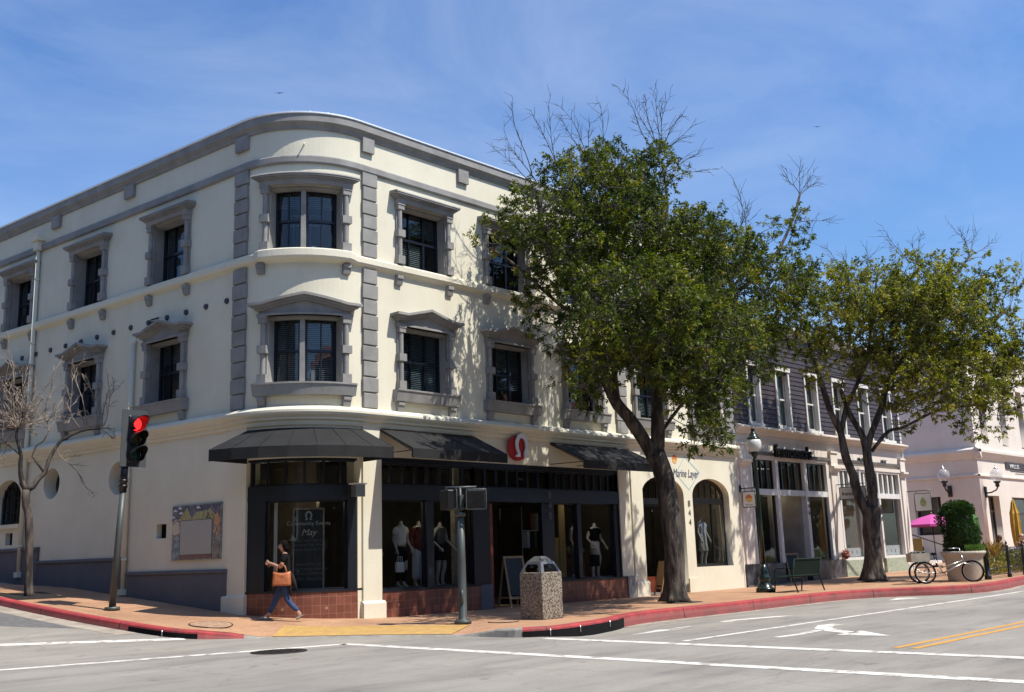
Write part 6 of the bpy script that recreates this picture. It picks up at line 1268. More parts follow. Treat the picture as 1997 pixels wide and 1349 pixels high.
T1W=[(18.03, 16.9, 12.86), (17.81, 17.0, 11.84), (17.54, 17.12, 11.39), (18.96, 16.49, 12.86), (18.48, 16.7, 12.57), (19.37, 16.32, 12.71), (21.18, 15.87, 13.79), (20.6, 16.07, 13.23), (20.18, 16.13, 12.53), (21.97, 15.16, 13.72), (21.57, 15.6, 13.22), (21.76, 15.38, 13.35), (22.63, 14.82, 13.04), (22.87, 14.76, 12.71), (24.53, 14.5, 11.56), (23.73, 14.66, 11.71), (23.09, 14.71, 12.01), (24.68, 14.46, 11.2), (25.02, 14.36, 10.87), (27.2, 13.79, 12.43), (28.06, 13.59, 12.26), (26.64, 13.93, 12.16), (27.86, 13.63, 12.47), (28.33, 13.53, 10.91), (19.35, 16.32, 12.35), (22.19, 15.0, 13.35)]
T2S=[[(33.56, 15.73, 0.07), (33.6, 15.67, 1.46), (33.65, 15.6, 2.49)], [(33.59, 15.68, 2.13), (33.46, 15.9, 2.78), (33.34, 16.03, 3.58), (33.18, 16.14, 4.24), (33.1, 16.19, 5.0), (32.9, 16.28, 5.49), (32.7, 16.35, 5.92), (32.43, 16.42, 6.85), (32.01, 16.47, 7.88), (31.87, 16.49, 8.94)], [(33.1, 16.19, 5.0), (33.34, 16.03, 5.88), (33.51, 15.82, 6.37), (33.9, 15.37, 7.57), (34.27, 15.2, 9.05), (34.78, 15.08, 10.61)], [(33.64, 15.6, 2.39), (33.69, 15.55, 3.29), (33.65, 15.59, 4.09), (33.64, 15.6, 4.53), (33.57, 15.71, 5.03), (33.4, 15.97, 5.72), (33.24, 16.11, 6.53)], [(33.65, 15.6, 4.37), (33.82, 15.43, 5.01), (34.09, 15.27, 5.56), (34.38, 15.17, 6.02), (34.62, 15.11, 6.54), (36.01, 15.0, 7.75), (37.63, 14.59, 9.04), (39.16, 14.23, 10.79), (40.77, 13.89, 12.24)], [(33.77, 15.47, 4.37), (33.99, 15.32, 4.65), (34.55, 15.13, 5.08), (35.49, 15.01, 5.26), (37.67, 14.58, 5.97), (39.88, 14.07, 6.28)], [(34.62, 15.11, 6.54), (38.02, 14.5, 7.91), (41.21, 13.8, 9.39), (43.29, 13.41, 10.46)], [(36.01, 15.0, 7.75), (36.83, 14.79, 9.35), (37.38, 14.65, 10.97)], [(38.67, 14.34, 8.15), (40.8, 13.88, 7.53), (42.48, 13.56, 7.04)]]
T2W=[(35.53, 15.01, 12.67), (36.03, 15.0, 12.18), (39.67, 14.12, 13.44), (40.29, 13.99, 13.22), (38.0, 14.5, 12.87), (42.81, 13.5, 13.3), (41.36, 13.77, 13.39), (44.34, 13.23, 11.45), (33.55, 15.75, 11.48), (34.36, 15.18, 11.5), (33.2, 16.14, 11.69), (44.36, 13.23, 12.33), (37.32, 14.67, 12.36)]
T3S=[[(10.07, 25.79, 0.66), (10.04, 25.81, 1.45), (9.99, 25.82, 2.51), (9.92, 25.85, 2.83), (9.89, 25.86, 3.05), (9.9, 25.86, 3.22)], [(9.9, 25.86, 3.22), (9.81, 25.89, 3.35), (9.76, 25.91, 3.6), (9.74, 25.92, 3.87), (9.75, 25.92, 4.04), (9.67, 25.95, 4.34), (9.62, 25.97, 4.52), (9.63, 25.96, 4.72)], [(9.9, 25.86, 3.22), (10.02, 25.81, 3.29), (10.13, 25.77, 3.49), (10.26, 25.72, 3.63), (10.32, 25.69, 3.93), (10.41, 25.66, 4.16), (10.57, 25.6, 4.44), (10.82, 25.5, 4.6), (11.12, 25.38, 4.71), (11.39, 25.28, 4.74)], [(10.26, 25.72, 3.63), (10.11, 25.78, 3.84), (9.98, 25.83, 4.03), (10.04, 25.81, 4.28), (10.19, 25.75, 4.41), (10.29, 25.71, 4.66)], [(9.75, 25.92, 4.04), (9.51, 26.01, 4.27), (9.24, 26.12, 4.51)]]
T3W=[(9.22, 26.12, 6.22), (9.33, 26.08, 6.09), (9.46, 26.03, 6.1), (9.74, 25.92, 5.98), (9.24, 26.12, 5.39), (9.06, 26.19, 4.88), (9.43, 26.04, 5.65), (9.86, 25.87, 5.67), (10.11, 25.78, 5.94), (10.4, 25.66, 5.69), (10.57, 25.6, 6.19), (10.81, 25.5, 6.3), (10.99, 25.43, 5.98), (11.29, 25.32, 5.6), (11.57, 25.21, 5.48), (11.71, 25.15, 4.82), (11.62, 25.19, 4.43), (9.31, 26.09, 4.14), (9.19, 26.14, 4.51), (10.89, 25.47, 3.28), (10.52, 25.62, 5.31), (9.66, 25.95, 5.41), (9.36, 26.07, 5.14), (9.14, 26.15, 5.26), (9.99, 25.82, 5.16), (10.25, 25.72, 5.3), (9.57, 25.99, 5.15), (9.85, 25.88, 4.9), (10.12, 25.77, 4.79), (9.07, 26.18, 5.64), (9.27, 26.11, 5.84), (9.59, 25.98, 5.79), (10.3, 25.7, 5.49), (10.74, 25.53, 5.45), (11.14, 25.38, 5.2), (10.87, 25.48, 4.93), (10.38, 25.67, 6.01), (9.95, 25.84, 5.54)]
# ---------------------------------------------------------------- trees
M['bark']=mat('grey_brown_bark',(.13,.105,.085),.92,bump=1,bscale=9,col2=(.028,.023,.02),vscale=6,detail=10,thr=(.42,.58),stretch=(1,1,.28)); M['bark'].node_tree.nodes['Bump'].inputs['Distance'].default_value=.06
M['bark2']=mat('pale_bare_twigs',(.42,.34,.27),.9,bump=.5,bscale=20,col2=(.12,.095,.08),vscale=5,thr=(.35,.6))
M['twig']=mat('twig_bark',(.09,.075,.065),.9,var=.4,vscale=5)
def leafmat(name,c1,c2,c3,acc=(.3,.17,.05)):
    m=bpy.data.materials.new(name); m.use_nodes=True; nt=m.node_tree; b=nt.nodes['Principled BSDF']; L=nt.links.new
    g=nd(nt,'ShaderNodeNewGeometry'); tc=nd(nt,'ShaderNodeTexCoord'); n=nd(nt,'ShaderNodeTexNoise'); n.inputs['Scale'].default_value=1.5; n.inputs['Detail'].default_value=3; L(tc.outputs['Object'],n.inputs[0])
    a=nd(nt,'ShaderNodeMath',operation='MULTIPLY'); a.inputs[1].default_value=.42; L(g.outputs['Random Per Island'],a.inputs[0]); s=nd(nt,'ShaderNodeMath',operation='MULTIPLY_ADD'); s.inputs[1].default_value=1.7; s.inputs[2].default_value=-.55; L(n.outputs[0],s.inputs[0]); d=nd(nt,'ShaderNodeMath',operation='ADD'); L(a.outputs[0],d.inputs[0]); L(s.outputs[0],d.inputs[1])
    r=nd(nt,'ShaderNodeValToRGB'); e=r.color_ramp.elements; e[0].position=.2; e[0].color=(*c1,1); e[1].position=.85; e[1].color=(*c3,1); k=e.new(.5); k.color=(*c2,1); k=e.new(.97); k.color=(*acc,1); L(d.outputs[0],r.inputs[0]); L(r.outputs[0],b.inputs['Base Color'])
    b.inputs['Roughness'].default_value=.5; b.inputs['Specular IOR Level'].default_value=.3
    tr=nd(nt,'ShaderNodeBsdfTranslucent'); hm=nd(nt,'ShaderNodeMix',data_type='RGBA',blend_type='MULTIPLY'); hm.inputs[0].default_value=1; hm.inputs['B'].default_value=(1.5,1.7,.5,1); L(r.outputs[0],hm.inputs['A']); L(hm.outputs['Result'],tr.inputs[0])
    mx=nd(nt,'ShaderNodeMixShader'); mx.inputs[0].default_value=.3; o=nt.nodes['Material Output']; L(b.outputs[0],mx.inputs[1]); L(tr.outputs[0],mx.inputs[2]); L(mx.outputs[0],o.inputs[0]); return m
M['leaf1']=leafmat('dark_leaves',(.018,.032,.004),(.06,.082,.008),(.21,.22,.02))
M['leaf2']=leafmat('olive_leaves',(.06,.07,.01),(.16,.165,.02),(.4,.36,.05),(.36,.25,.07))
M['hedge']=leafmat('clipped_leaves',(.012,.03,.008),(.022,.05,.012),(.045,.085,.02)); M['juniper']=leafmat('juniper',(.05,.1,.03),(.09,.16,.05),(.16,.24,.08)); M['gold']=leafmat('golden_grass',(.2,.12,.04),(.34,.2,.07),(.45,.32,.12))
def leaves_mesh(name,P,Nrm,L_,W_,m,parent,droop=.25,seed=1):
    """P: Nx3 leaf bases, Nrm: Nx3 pointing directions; every leaf a bent pair of quads"""
    rng=np.random.RandomState(seed); N=len(P); d=Nrm/np.linalg.norm(Nrm,axis=1,keepdims=True)
    a=rng.normal(size=(N,3)); sd=np.cross(d,a); sd/=np.linalg.norm(sd,axis=1,keepdims=True)+1e-9
    ln=(L_*rng.uniform(.6,1.25,N))[:,None]; wd=(W_*rng.uniform(.7,1.2,N))[:,None]
    mid=P+d*ln*.5; tip=P+d*ln+np.array([0,0,-1])*ln*droop
    V=np.stack([P,mid-sd*wd*.5,tip,mid+sd*wd*.5],1).reshape(-1,3).astype(np.float32)
    me=bpy.data.meshes.new(name); me.vertices.add(4*N); me.vertices.foreach_set('co',V.ravel()); me.loops.add(4*N); me.loops.foreach_set('vertex_index',np.arange(4*N,dtype=np.int32)); me.polygons.add(N); me.polygons.foreach_set('loop_start',np.arange(0,4*N,4,dtype=np.int32)); me.update(calc_edges=True); me.validate()
    me.materials.append(m); o=bpy.data.objects.new(name,me); link(o,parent); o.location=-org(parent) if parent is not None else (0,0,0)
    return o
def bendpath(a,b,rng,n=5,sag=.12,up=.1):
    a=np.array(a,float); b=np.array(b,float); L_=np.linalg.norm(b-a); off=rng.normal(size=3)*L_*sag; off2=rng.normal(size=3)*L_*sag*.6; off[2]+=up*L_; pts=[]
    for i in range(n+1):
        t=i/n; pts.append(a+(b-a)*t+off*math.sin(PI*t)*.7+off2*math.sin(2*PI*t)*.5)
    return pts
class Soup:
    def __init__(s): s.V=[]; s.F=[]
    def tube(s,pts,rad,n=5):
        pts=np.array(pts); N=len(pts); base=len(s.V); u=None
        for i in range(N):
            d=pts[min(i+1,N-1)]-pts[max(i-1,0)]; d=d/(np.linalg.norm(d)+1e-9)
            if u is None: a=np.array([0,0,1.]) if abs(d[2])<.9 else np.array([1.,0,0]); u=np.cross(d,a)
            else: u=u-d*(u@d)
            u=u/(np.linalg.norm(u)+1e-9); v=np.cross(d,u)
            for k in range(n): a=2*PI*k/n; s.V.append(tuple(pts[i]+(u*math.cos(a)+v*math.sin(a))*rad[i]))
        for i in range(N-1):
            for k in range(n): s.F.append((base+i*n+k,base+i*n+(k+1)%n,base+(i+1)*n+(k+1)%n,base+(i+1)*n+k))
    def build(s,name,m,parent):
        me=bpy.data.meshes.new(name); me.from_pydata(s.V,[],s.F); me.update(); me.materials.append(m)
        me.polygons.foreach_set('use_smooth',[True]*len(me.polygons)); o=bpy.data.objects.new(name,me); link(o,parent); o.location=-org(parent); return o
def resample(pts,step):
    out=[np.array(pts[0],float)]
    P=[np.array(p,float) for p in pts]
    for i in range(len(P)-1):
        p0,p1,p2,p3=P[max(0,i-1)],P[i],P[i+1],P[min(len(P)-1,i+2)]; n=max(1,int(np.linalg.norm(p2-p1)/step))
        for j in range(1,n+1):
            t=j/n; out.append(.5*((2*p1)+(-p0+p2)*t+(2*p0-5*p1+4*p2-p3)*t*t+(-p0+3*p1-3*p2+p3)*t**3))
    return out
def limb_mesh(bm,pts,r0,r1,flare=0,n=14,knob=.12,seed=0):
    pts=resample(pts,.16); N=len(pts); rad=[r0+(r1-r0)*(i/(N-1))**.8 for i in range(N)]
    if flare:
        for i,p in enumerate(pts):
            h_=p[2]-pts[0][2]; rad[i]+=flare*math.exp(-h_/.28)
    rings=tube(bm,[Vector(p) for p in pts],rad,n)
    for i,rg in enumerate(rings):
        c=Vector(pts[i])
        for k,v in enumerate(rg):
            d=v.co-c; q=noise.noise(Vector((v.co.x*2.3+seed,v.co.y*2.3,v.co.z*1.1)))*knob*2+noise.noise(v.co*7+Vector((seed,0,0)))*knob*.6
            if flare: q+=math.exp(-(c.z-pts[0][2])/.3)*.35*math.sin(k*2*PI/n*5+seed)
            v.co=c+d*(1+q)
def tree(name,label,base,S,rads,Bl,Wt,lm,dens,leaf,seed,bark,group,cpl=85,flare=.18,twr=(.011,.0035),ntw=1.0,drop=None):
    rng=np.random.RandomState(seed); t=thing(name,label,'tree',tuple(base),group=group)
    bm=B()
    for i,(pts,(r0,r1)) in enumerate(zip(S,rads)): limb_mesh(bm,pts,r0,r1,flare if i==0 else 0,16 if i<3 else 10,seed=seed+i)
    part('trunk',bm,bark,t,smooth=True)
    nodes=[]; nr=[]
    for i,(pts,(r0,r1)) in enumerate(zip(S,rads)):
        q=resample(pts,.25); 
        if i==0: continue
        for j,p in enumerate(q):
            if j>len(q)*.25: nodes.append(p); nr.append(r0+(r1-r0)*j/len(q))
    NP=[p for p in nodes]; tw=Soup(); cl=[]
    for (x,y,z,r_) in Bl:
        n=max(3,int(dens*r_**2.6)); c=np.array([x,y,z])
        for k in range(n):
            d=rng.normal(size=3); d/=np.linalg.norm(d); rr=r_*rng.uniform(.15,1)**.45; p=c+d*rr*np.array([1,1,.92]); 
            if p[1]>18.5: p[1]=18.5-rng.uniform(0,.3)
            cl.append(p)
    cl.sort(key=lambda p:min(np.linalg.norm(p-q) for q in nodes[::3]))
    A=np.array(NP); LP=[];LN=[]
    for p in cl:
        dd=np.linalg.norm(A-p,axis=1)+np.maximum(0,A[:,2]-p[2])*.6; j=int(dd.argmin()); a=A[j]; dist=np.linalg.norm(p-a)
        pts=bendpath(a,p,rng,4 if dist<.8 else 6,.1,.05); r0=min(.035,.008+dist*.012); tw.tube(pts,np.linspace(r0,.005,len(pts)),4)
        if dist>.5: A=np.vstack([A,[q for q in pts[2:-1]]])
        m=int(cpl*rng.uniform(.5,1.4)); drn=(p-a)/(dist+1e-6)
        # sub twigs carrying leaf whorls
        for s in range(5):
            d=rng.normal(size=3)+drn*.9+np.array([0,0,.45]); d/=np.linalg.norm(d); l=rng.uniform(.16,.42); e=p+d*l; tw.tube([p,(p+e)/2+rng.normal(size=3)*.02,e],[.006,.004,.003],3)
            k=m//5; u=rng.uniform(.5,1.05,k)**.7; base_=p+np.outer(u,d*l)+rng.normal(size=(k,3))*.022; dn=d*.8+rng.normal(size=(k,3))*.75+np.array([0,0,.05]); LP.append(base_); LN.append(dn)
    LP=np.concatenate(LP); LN=np.concatenate(LN); cr=leaves_mesh('crown',LP,LN,leaf[0],leaf[1],lm,t,.2,seed)
    # bare branch tips standing out of the crown
    for p in Wt:
        p=np.array(p); dd=np.linalg.norm(A-p,axis=1)+np.maximum(0,A[:,2]-p[2]+.4)*3; a=A[int(dd.argmin())]; pts=bendpath(a,p,rng,9,.06,.0); tw.tube(pts,np.linspace(.014,.004,len(pts)),5)
        for k in range(3,10):
            for s in range(2):
                if rng.rand()<.8*ntw:
                    b=np.array(pts[min(k,9)]); d=(p-a)/np.linalg.norm(p-a)+rng.normal(size=3)*.55; d/=np.linalg.norm(d); e=b+d*rng.uniform(.25,.75)*(1.15-k/14); q=bendpath(b,e,rng,4,.08,.06); tw.tube(q,np.linspace(.0065,.0035,5),4)
                    if rng.rand()<.6: b2=np.array(q[2]); e2=b2+(d+rng.normal(size=3)*.5)*rng.uniform(.12,.35); tw.tube([b2,(b2+e2)/2+rng.normal(size=3)*.015,e2],[.006,.005,.004],3)
    tw.build('branches',M['twig'],t); return t,len(LP)
T1B=T1B+[(17.6,12.6,6.5,1.0),(18.6,12.8,6.2,1.0),(19.6,13.0,6.3,1.0),(20.6,13.4,6.0,.9),(18.2,13.6,6.2,.9),(19.4,13.9,5.9,.9)]
t1,n1=tree('street_tree','big dark green tree with two trunks and bare top twigs before the arches',T1S[0][0],T1S,[(.27,.24),(.19,.06),(.19,.05),(.09,.035),(.09,.03),(.07,.03),(.06,.02),(.06,.02),(.06,.02),(.05,.02)],T1B,T1W,M['leaf1'],44,(.108,.042),11,M["bark"],'leafy street trees along the kerb',cpl=80,flare=.11)
t2,n2=tree('street_tree','lighter olive street tree with forked trunks between the bench and the tricycle',T2S[0][0],T2S,[(.3,.28),(.19,.05),(.1,.03),(.2,.07),(.13,.04),(.07,.03),(.07,.025),(.05,.02),(.05,.02)],T2B,T2W,M['leaf2'],27,(.125,.055),12,M['bark'],'leafy street trees along the kerb',cpl=66,flare=.14)
print('leaves',n1,n2)
# bare tree on the side street
t=thing('bare_tree','leafless pale twigged young tree on the left kerb by the shaded wall','tree',tuple(T3S[0][0])); rng=np.random.RandomState(5); bm=B()
for i,(pts,(r0,r1)) in enumerate(zip(T3S,[(.085,.09),(.07,.03),(.075,.018),(.04,.015),(.03,.012)])): limb_mesh(bm,pts,r0,r1,.03 if i==0 else 0,10,.1,seed=i)
part('trunk',bm,M['bark'],t,smooth=True); tw=Soup(); A=[]
for pts in T3S[1:]:
    q=resample(pts,.1); A+=list(q[len(q)//2:])
hub=np.array(T3S[1][-1]); A=np.array(A)
def sprout(a,b,r0,dep):
    pts=bendpath(a,b,rng,7,.1,.04); tw.tube(pts,np.linspace(r0,r0*.4,len(pts)),5)
    if dep:
        L_=np.linalg.norm(np.array(b)-np.array(a))
        for k in range(2,8):
            if rng.rand()<.75:
                c=np.array(pts[k]); d=(np.array(b)-np.array(a))/L_+rng.normal(size=3)*.65; d[2]+=.2; d/=np.linalg.norm(d); sprout(c,c+d*L_*rng.uniform(.22,.45),r0*.6,dep-1)
for p in T3W:
    p=np.array(p)+rng.normal(size=3)*.12; dd=np.linalg.norm(A-p,axis=1); a=A[int(dd.argmin())] if rng.rand()<.55 else (hub if np.linalg.norm(hub-p)<1.6 else A[int(dd.argmin())]); sprout(a,p,.016,2)
for k in range(26):
    d=rng.normal(size=3); d[2]=abs(d[2])*.8+.05; d/=np.linalg.norm(d); sprout(hub,hub+d*rng.uniform(.5,1.15),.014,2)
tw.build('branches',M['bark2'],t)
# tree pits
def pit(x,y,r_,label,m='patch'):
    z=G(x,y)+.004; t=thing('tree_pit',label,'tree pit',(x,y,z)); bm=B(); n=26; c=bm.verts.new((x,y,z+.05)); rg=[bm.verts.new((x+math.cos(2*PI*k/n)*r_*(1+.12*noise.noise(Vector((k*.7,x,0)))),y+math.sin(2*PI*k/n)*r_*.75*(1+.12*noise.noise(Vector((k*.7,y,3)))),G(x+math.cos(2*PI*k/n)*r_,y+math.sin(2*PI*k/n)*r_*.75)+.006)) for k in range(n)]
    for k in range(n): bm.faces.new((c,rg[k],rg[(k+1)%n]))
    part('soil',bm,M['soil'],t,smooth=True)
M['soil']=mat('bare_soil',(.09,.065,.045),.95,var=.5,vscale=9,bump=1,bscale=30)
pit(T1S[0][0][0]+.15,T1S[0][0][1]-.1,.62,'low mound of soil and roots at the foot of the big dark green tree')
pit(T2S[0][0][0]+.3,T2S[0][0][1]-.2,.95,'low mound of soil and roots at the foot of the forked olive tree')
x,y=T3S[0][0][:2]; t=thing('tree_grate','dark square grate in the sidewalk around the bare tree','tree grate',(x,y,G(x,y)+.004)); bm=B()
v=[bm.verts.new((x+a,y+b,G(x+a,y+b)+.008)) for a,b in ((-.55,-.75),(.6,-.75),(.6,.75),(-.55,.75))]; bm.faces.new(v); part('grate',bm,M['iron'],t)
# clipped bush and planter plants
def bush(name,label,cat,fn,n,size,m,seed,drp=.1):
    rng=np.random.RandomState(seed); P=[];Q=[]
    for i in range(n): p,d=fn(rng); P.append(p); Q.append(d)
    P=np.array(P); base=P.mean(axis=0); base[2]=P[:,2].min(); t=thing(name,label,cat,tuple(base)); leaves_mesh('foliage',P,np.array(Q),size[0],size[1],m,t,drp,seed); return t
def fcyl(rng):
    a=rng.uniform(0,2*PI); zt=rng.uniform(0,1.55); r_=(.53+.05*math.sin(a*3+zt*2)+.09*math.sin(zt*6+a))*(math.sqrt(max(.05,1-(max(0,zt-1.05)/.53)**2.5))-.15*max(0,.35-zt)/.35)*rng.uniform(.72,1.03)
    if rng.rand()<.22: q_=rng.rand()**.5; r_=.5*q_; zt=1.52-.34*q_**3+rng.uniform(-.08,.09)
    p=np.array([PLX+.05+r_*math.cos(a),PLY+.05+r_*math.sin(a),PLZ+.02+zt]); return p,np.array([math.cos(a),math.sin(a),rng.uniform(-.3,.8)])+rng.normal(size=3)*.5
t=bush('clipped_bush','tall clipped dark green bush growing in the cream planter','bush',fcyl,9000,(.07,.04),M['hedge'],21); bm=B(); lathe(bm,(PLX+.05,PLY+.05,PLZ-.04),[(.3,0),(.38,.3),(.38,1.3),(.25,1.5)],14); part('inner_branches',bm,M['hedge'],t)
def fjun(rng):
    a=rng.uniform(-2.6,.4); r_=rng.uniform(.3,.62); p=np.array([PLX+r_*math.cos(a),PLY+r_*math.sin(a),PLZ-.06+rng.uniform(0,.22)*(1.2-abs(r_-.45))]); return p,np.array([math.cos(a),math.sin(a),.6])+rng.normal(size=3)*.5
bush('juniper','feathery light green juniper spilling over the front of the cream planter','shrub',fjun,2600,(.1,.02),M['juniper'],22)
def fgold(rng):
    a=rng.uniform(0,2*PI); p=np.array([PLX+.62+rng.normal()*.06,PLY-.75+rng.normal()*.06,PLZ-.25+rng.uniform(0,.15)]); return p,np.array([math.cos(a)*.55,math.sin(a)*.55,1.1+rng.normal()*.3])
bush('golden_grass','tuft of golden brown spiky grass between the planter and the fence','grass tuft',fgold,150,(.62,.03),M['gold'],23,.15)
def fyel(rng):
    x=rng.uniform(43.5,46.5); y=13.9+rng.normal()*.2; return np.array([x,y,.2+rng.uniform(0,.9)]),rng.normal(size=3)+np.array([0,0,.6])
bush('shrub','low green shrub beside the closed yellow parasol at the right edge','shrub',fyel,1800,(.11,.05),M['juniper'],24)
def fback(rng):
    x=rng.uniform(35.2,41.5); y=13.6+rng.normal()*.15; return np.array([x,y,G(x,y)+rng.uniform(0,.75)]),rng.normal(size=3)+np.array([0,0,.6])
bush('patio_hedge','low yellow green planting behind the iron fence pickets','hedge',fback,2600,(.12,.05),M['leaf2'],25)
# rows of trees across the streets, behind the camera, far enough to read as one mass in the glass; added to block sky light too
def far_row(name,spots,seed):
    rng=np.random.RandomState(seed); P=[];Q=[]
    for (a,b,h,r_) in spots:
        d=rng.normal(size=(1500,3)); d/=np.linalg.norm(d,axis=1,keepdims=True); p=np.array([a,b,h])+d*(r_*rng.uniform(.6,1,(1500,1)))*np.array([1,1,.9]); P.append(p); Q.append(d+rng.normal(size=(1500,3))*.5)
    o=leaves_mesh(name,np.concatenate(P),np.concatenate(Q),.8,.5,M['fol_far'],None,.1,seed); tag(o,kind='stuff')
far_row('unseen_trees',[(12,-9,4.8,3.6),(4,-9,5,4),(-5,-8,5.5,4),(19,-4.5,4,2.6)]+[(28+6.5*k,-5.4+(k%2)*.8,4.6,3.6) for k in range(9)],40)
far_row('unseen_trees',[(-5,9,5,3.4),(-4.5,18,5,3.4),(-4,27,5.5,3.6),(-4.5,36,6,3.8),(-4.5,46,6.5,3.8),(-5,56,7,4)],41)
# ---------------------------------------------------------------- people and mannequins
def skin_mesh(verts,edges,rad,root=0,sub=1):
    me=bpy.data.meshes.new('t'); me.from_pydata([tuple(v) for v in verts],edges,[]); o=bpy.data.objects.new('t',me); COL.objects.link(o)
    md=o.modifiers.new('s','SKIN'); md.use_smooth_shade=True; md.branch_smoothing=.4
    sv=me.skin_vertices[0].data if me.skin_vertices else None
    if sv is None:
        bpy.context.view_layer.update(); sv=me.skin_vertices[0].data
    for i,r_ in enumerate(rad): sv[i].radius=r_ if isinstance(r_,tuple) else (r_,r_); sv[i].use_root=(i==root)
    if sub: s=o.modifiers.new('u','SUBSURF'); s.levels=sub; s.render_levels=sub
    bpy.context.view_layer.update(); dg=bpy.context.evaluated_depsgraph_get(); out=bpy.data.meshes.new_from_object(o.evaluated_get(dg)); bpy.data.objects.remove(o); bpy.data.meshes.remove(me); return out
class Rig:
    """joints in the figure's own axes: x to its left, -y forward, z up"""
    def __init__(s): s.V=[];s.E=[];s.Rd=[];s.N={}
    def j(s,n,p,r_,par=None):
        s.V.append(Vector(p)); s.Rd.append(r_); i=len(s.V)-1; s.N[n]=i
        if par is not None: s.E.append((s.N[par],i))
        return i
    def mesh(s,name,m,parent,sub=1):
        me=skin_mesh(s.V,s.E,s.Rd,0,sub); me.name=name; me.materials.clear(); me.materials.append(m)
        for p in me.polygons: p.material_index=0; p.use_smooth=True
        o=bpy.data.objects.new(name,me); link(o,parent); return o
def hand(rg,wr,el,side,curl=.5,pref=''):
    """palm, five unequal fingers with a bend, thumb from the side of the palm"""
    w_=rg.V[rg.N[wr]]; d=(w_-rg.V[rg.N[el]]).normalized(); a=d.cross(Vector((1,0,0))); a=a.normalized() if a.length>.1 else Vector((0,1,0)); sdv_=a; pn=d.cross(sdv_).normalized()
    rg.j(pref+'palm',w_+d*.05,(.03,.02),wr); rg.j(pref+'knuck',w_+d*.085,(.033,.016),pref+'palm')
    for k,(off,l) in enumerate(((-.028,.06),(-.010,.072),(.009,.068),(.027,.052))):
        b=w_+d*.095+sdv_*off; rg.j(pref+'f%d'%k,b,.0085,pref+'knuck'); m_=b+d*l*.5+pn*l*.15*curl; rg.j(pref+'g%d'%k,m_,.008,pref+'f%d'%k); rg.j(pref+'h%d'%k,m_+(d*(1-.5*curl)+pn*.7*curl).normalized()*l*.5,.0065,pref+'g%d'%k)
    b=w_+d*.035-sdv_*.035; rg.j(pref+'t0',b,.011,pref+'palm'); rg.j(pref+'t1',b+(d*.7-sdv_*.6+pn*.2).normalized()*.035,.0095,pref+'t0'); rg.j(pref+'t2',b+(d*.9-sdv_*.35+pn*.4).normalized()*.06,.008,pref+'t1')
def sub_rig(src,names,radfn,extra=()):
    rg=Rig()
    for n,par in names: rg.j(n,src.V[src.N[n]],radfn(n,src.Rd[src.N[n]]),par)
    return rg
def frustum(name,parent,m,c,prof,sc=(1,.7)):
    bm=B(); lathe(bm,c,prof,20,sc=sc); return part(name,bm,m,parent,local=True,smooth=True)
# mannequins: headless, standing, arms slightly bent
def mannequin(x,y,z,label,skin,top,bottom,kind,rz=0,head=False,arms=(0,0),group='mannequins in the shop windows'):
    t=thing('mannequin',label,'mannequin',(x,y,z),rz=rz,group=group); g=Rig()
    g.j('pelvis',(0,0,.93),(.135,.1)); g.j('waist',(0,0,1.08),(.11,.08),'pelvis'); g.j('chest',(0,0,1.28),(.14,.095),'waist'); g.j('shb',(0,.0,1.41),(.11,.07),'chest'); g.j('neck',(0,0,1.5),.05,'shb'); g.j('necktop',(0,-.01,1.58),.045,'neck')
    if head: g.j('head',(0,-.02,1.68),.075,'necktop'); g.j('crown',(0,-.01,1.76),.06,'head')
    for s,n in ((1,'L'),(-1,'R')):
        a=arms[0] if s>0 else arms[1]
        g.j('sh'+n,(s*.165,0,1.4),.055,'shb'); g.j('el'+n,(s*(.23+.06*a),.02,1.13),.04,'sh'+n); g.j('wr'+n,(s*(.25+.02*a),-.1-.1*a,.9+.06*a),.027,'el'+n); hand(g,'wr'+n,'el'+n,s,.4,n)
        g.j('hp'+n,(s*.085,0,.84),.09,'pelvis'); g.j('kn'+n,(s*.1,-.02-.03*(s>0),.48),.056,'hp'+n); g.j('cf'+n,(s*.1,.015,.3),.052,'kn'+n); g.j('an'+n,(s*.1,.03,.08),.034,'cf'+n); g.j('he'+n,(s*.1,.05,.035),.032,'an'+n); g.j('to'+n,(s*.11,-.13,.02),.025,'an'+n)
    g.mesh('body',skin,t)
    # clothes follow the same joints a little outside the body
    if top:
        r_=Rig(); r_.j('chest',(0,0,1.28),(.165,.125)); r_.j('waist',(0,0,1.08),(.15,.115),'chest'); r_.j('hem',(0,0,.98 if kind!='coat' else .75),(.165,.125),'waist'); r_.j('shb',(0,0,1.4),(.13,.09),'chest'); r_.j('nk',(0,0,1.455),(.075,.06),'shb')
        for s,n in ((1,'L'),(-1,'R')):
            r_.j('sh'+n,(s*.165,0,1.395),.075,'shb')
            if kind!='tank': r_.j('sl'+n,(s*.2,.01,1.25),.068,'sh'+n)
            if kind=='coat': r_.j('e'+n,(s*.235,.02,1.12),.06,'sl'+n); r_.j('c'+n,(s*.25,-.08,.94),.05,'e'+n)
        r_.mesh('top',top,t)
    if bottom:
        nm,m,l=bottom
        if nm=='trousers':
            r_=Rig(); r_.j('pelvis',(0,0,.95),(.155,.12)); r_.j('wb',(0,0,1.04),(.14,.11),'pelvis')
            for s,n in ((1,'L'),(-1,'R')): r_.j('hp'+n,(s*.085,0,.84),.11,'pelvis'); r_.j('kn'+n,(s*.1,-.02,.48),.075+l,'hp'+n); r_.j('an'+n,(s*.1,.02,.14),.06+l,'kn'+n)
            r_.mesh(nm,m,t)
        else: frustum(nm,t,m,(0,0,0),[(.19,.93-l),(.2,.95-l),(.17,.93-.5*l),(.155,1.0),(.13,1.07)],(1,.72))
    return t
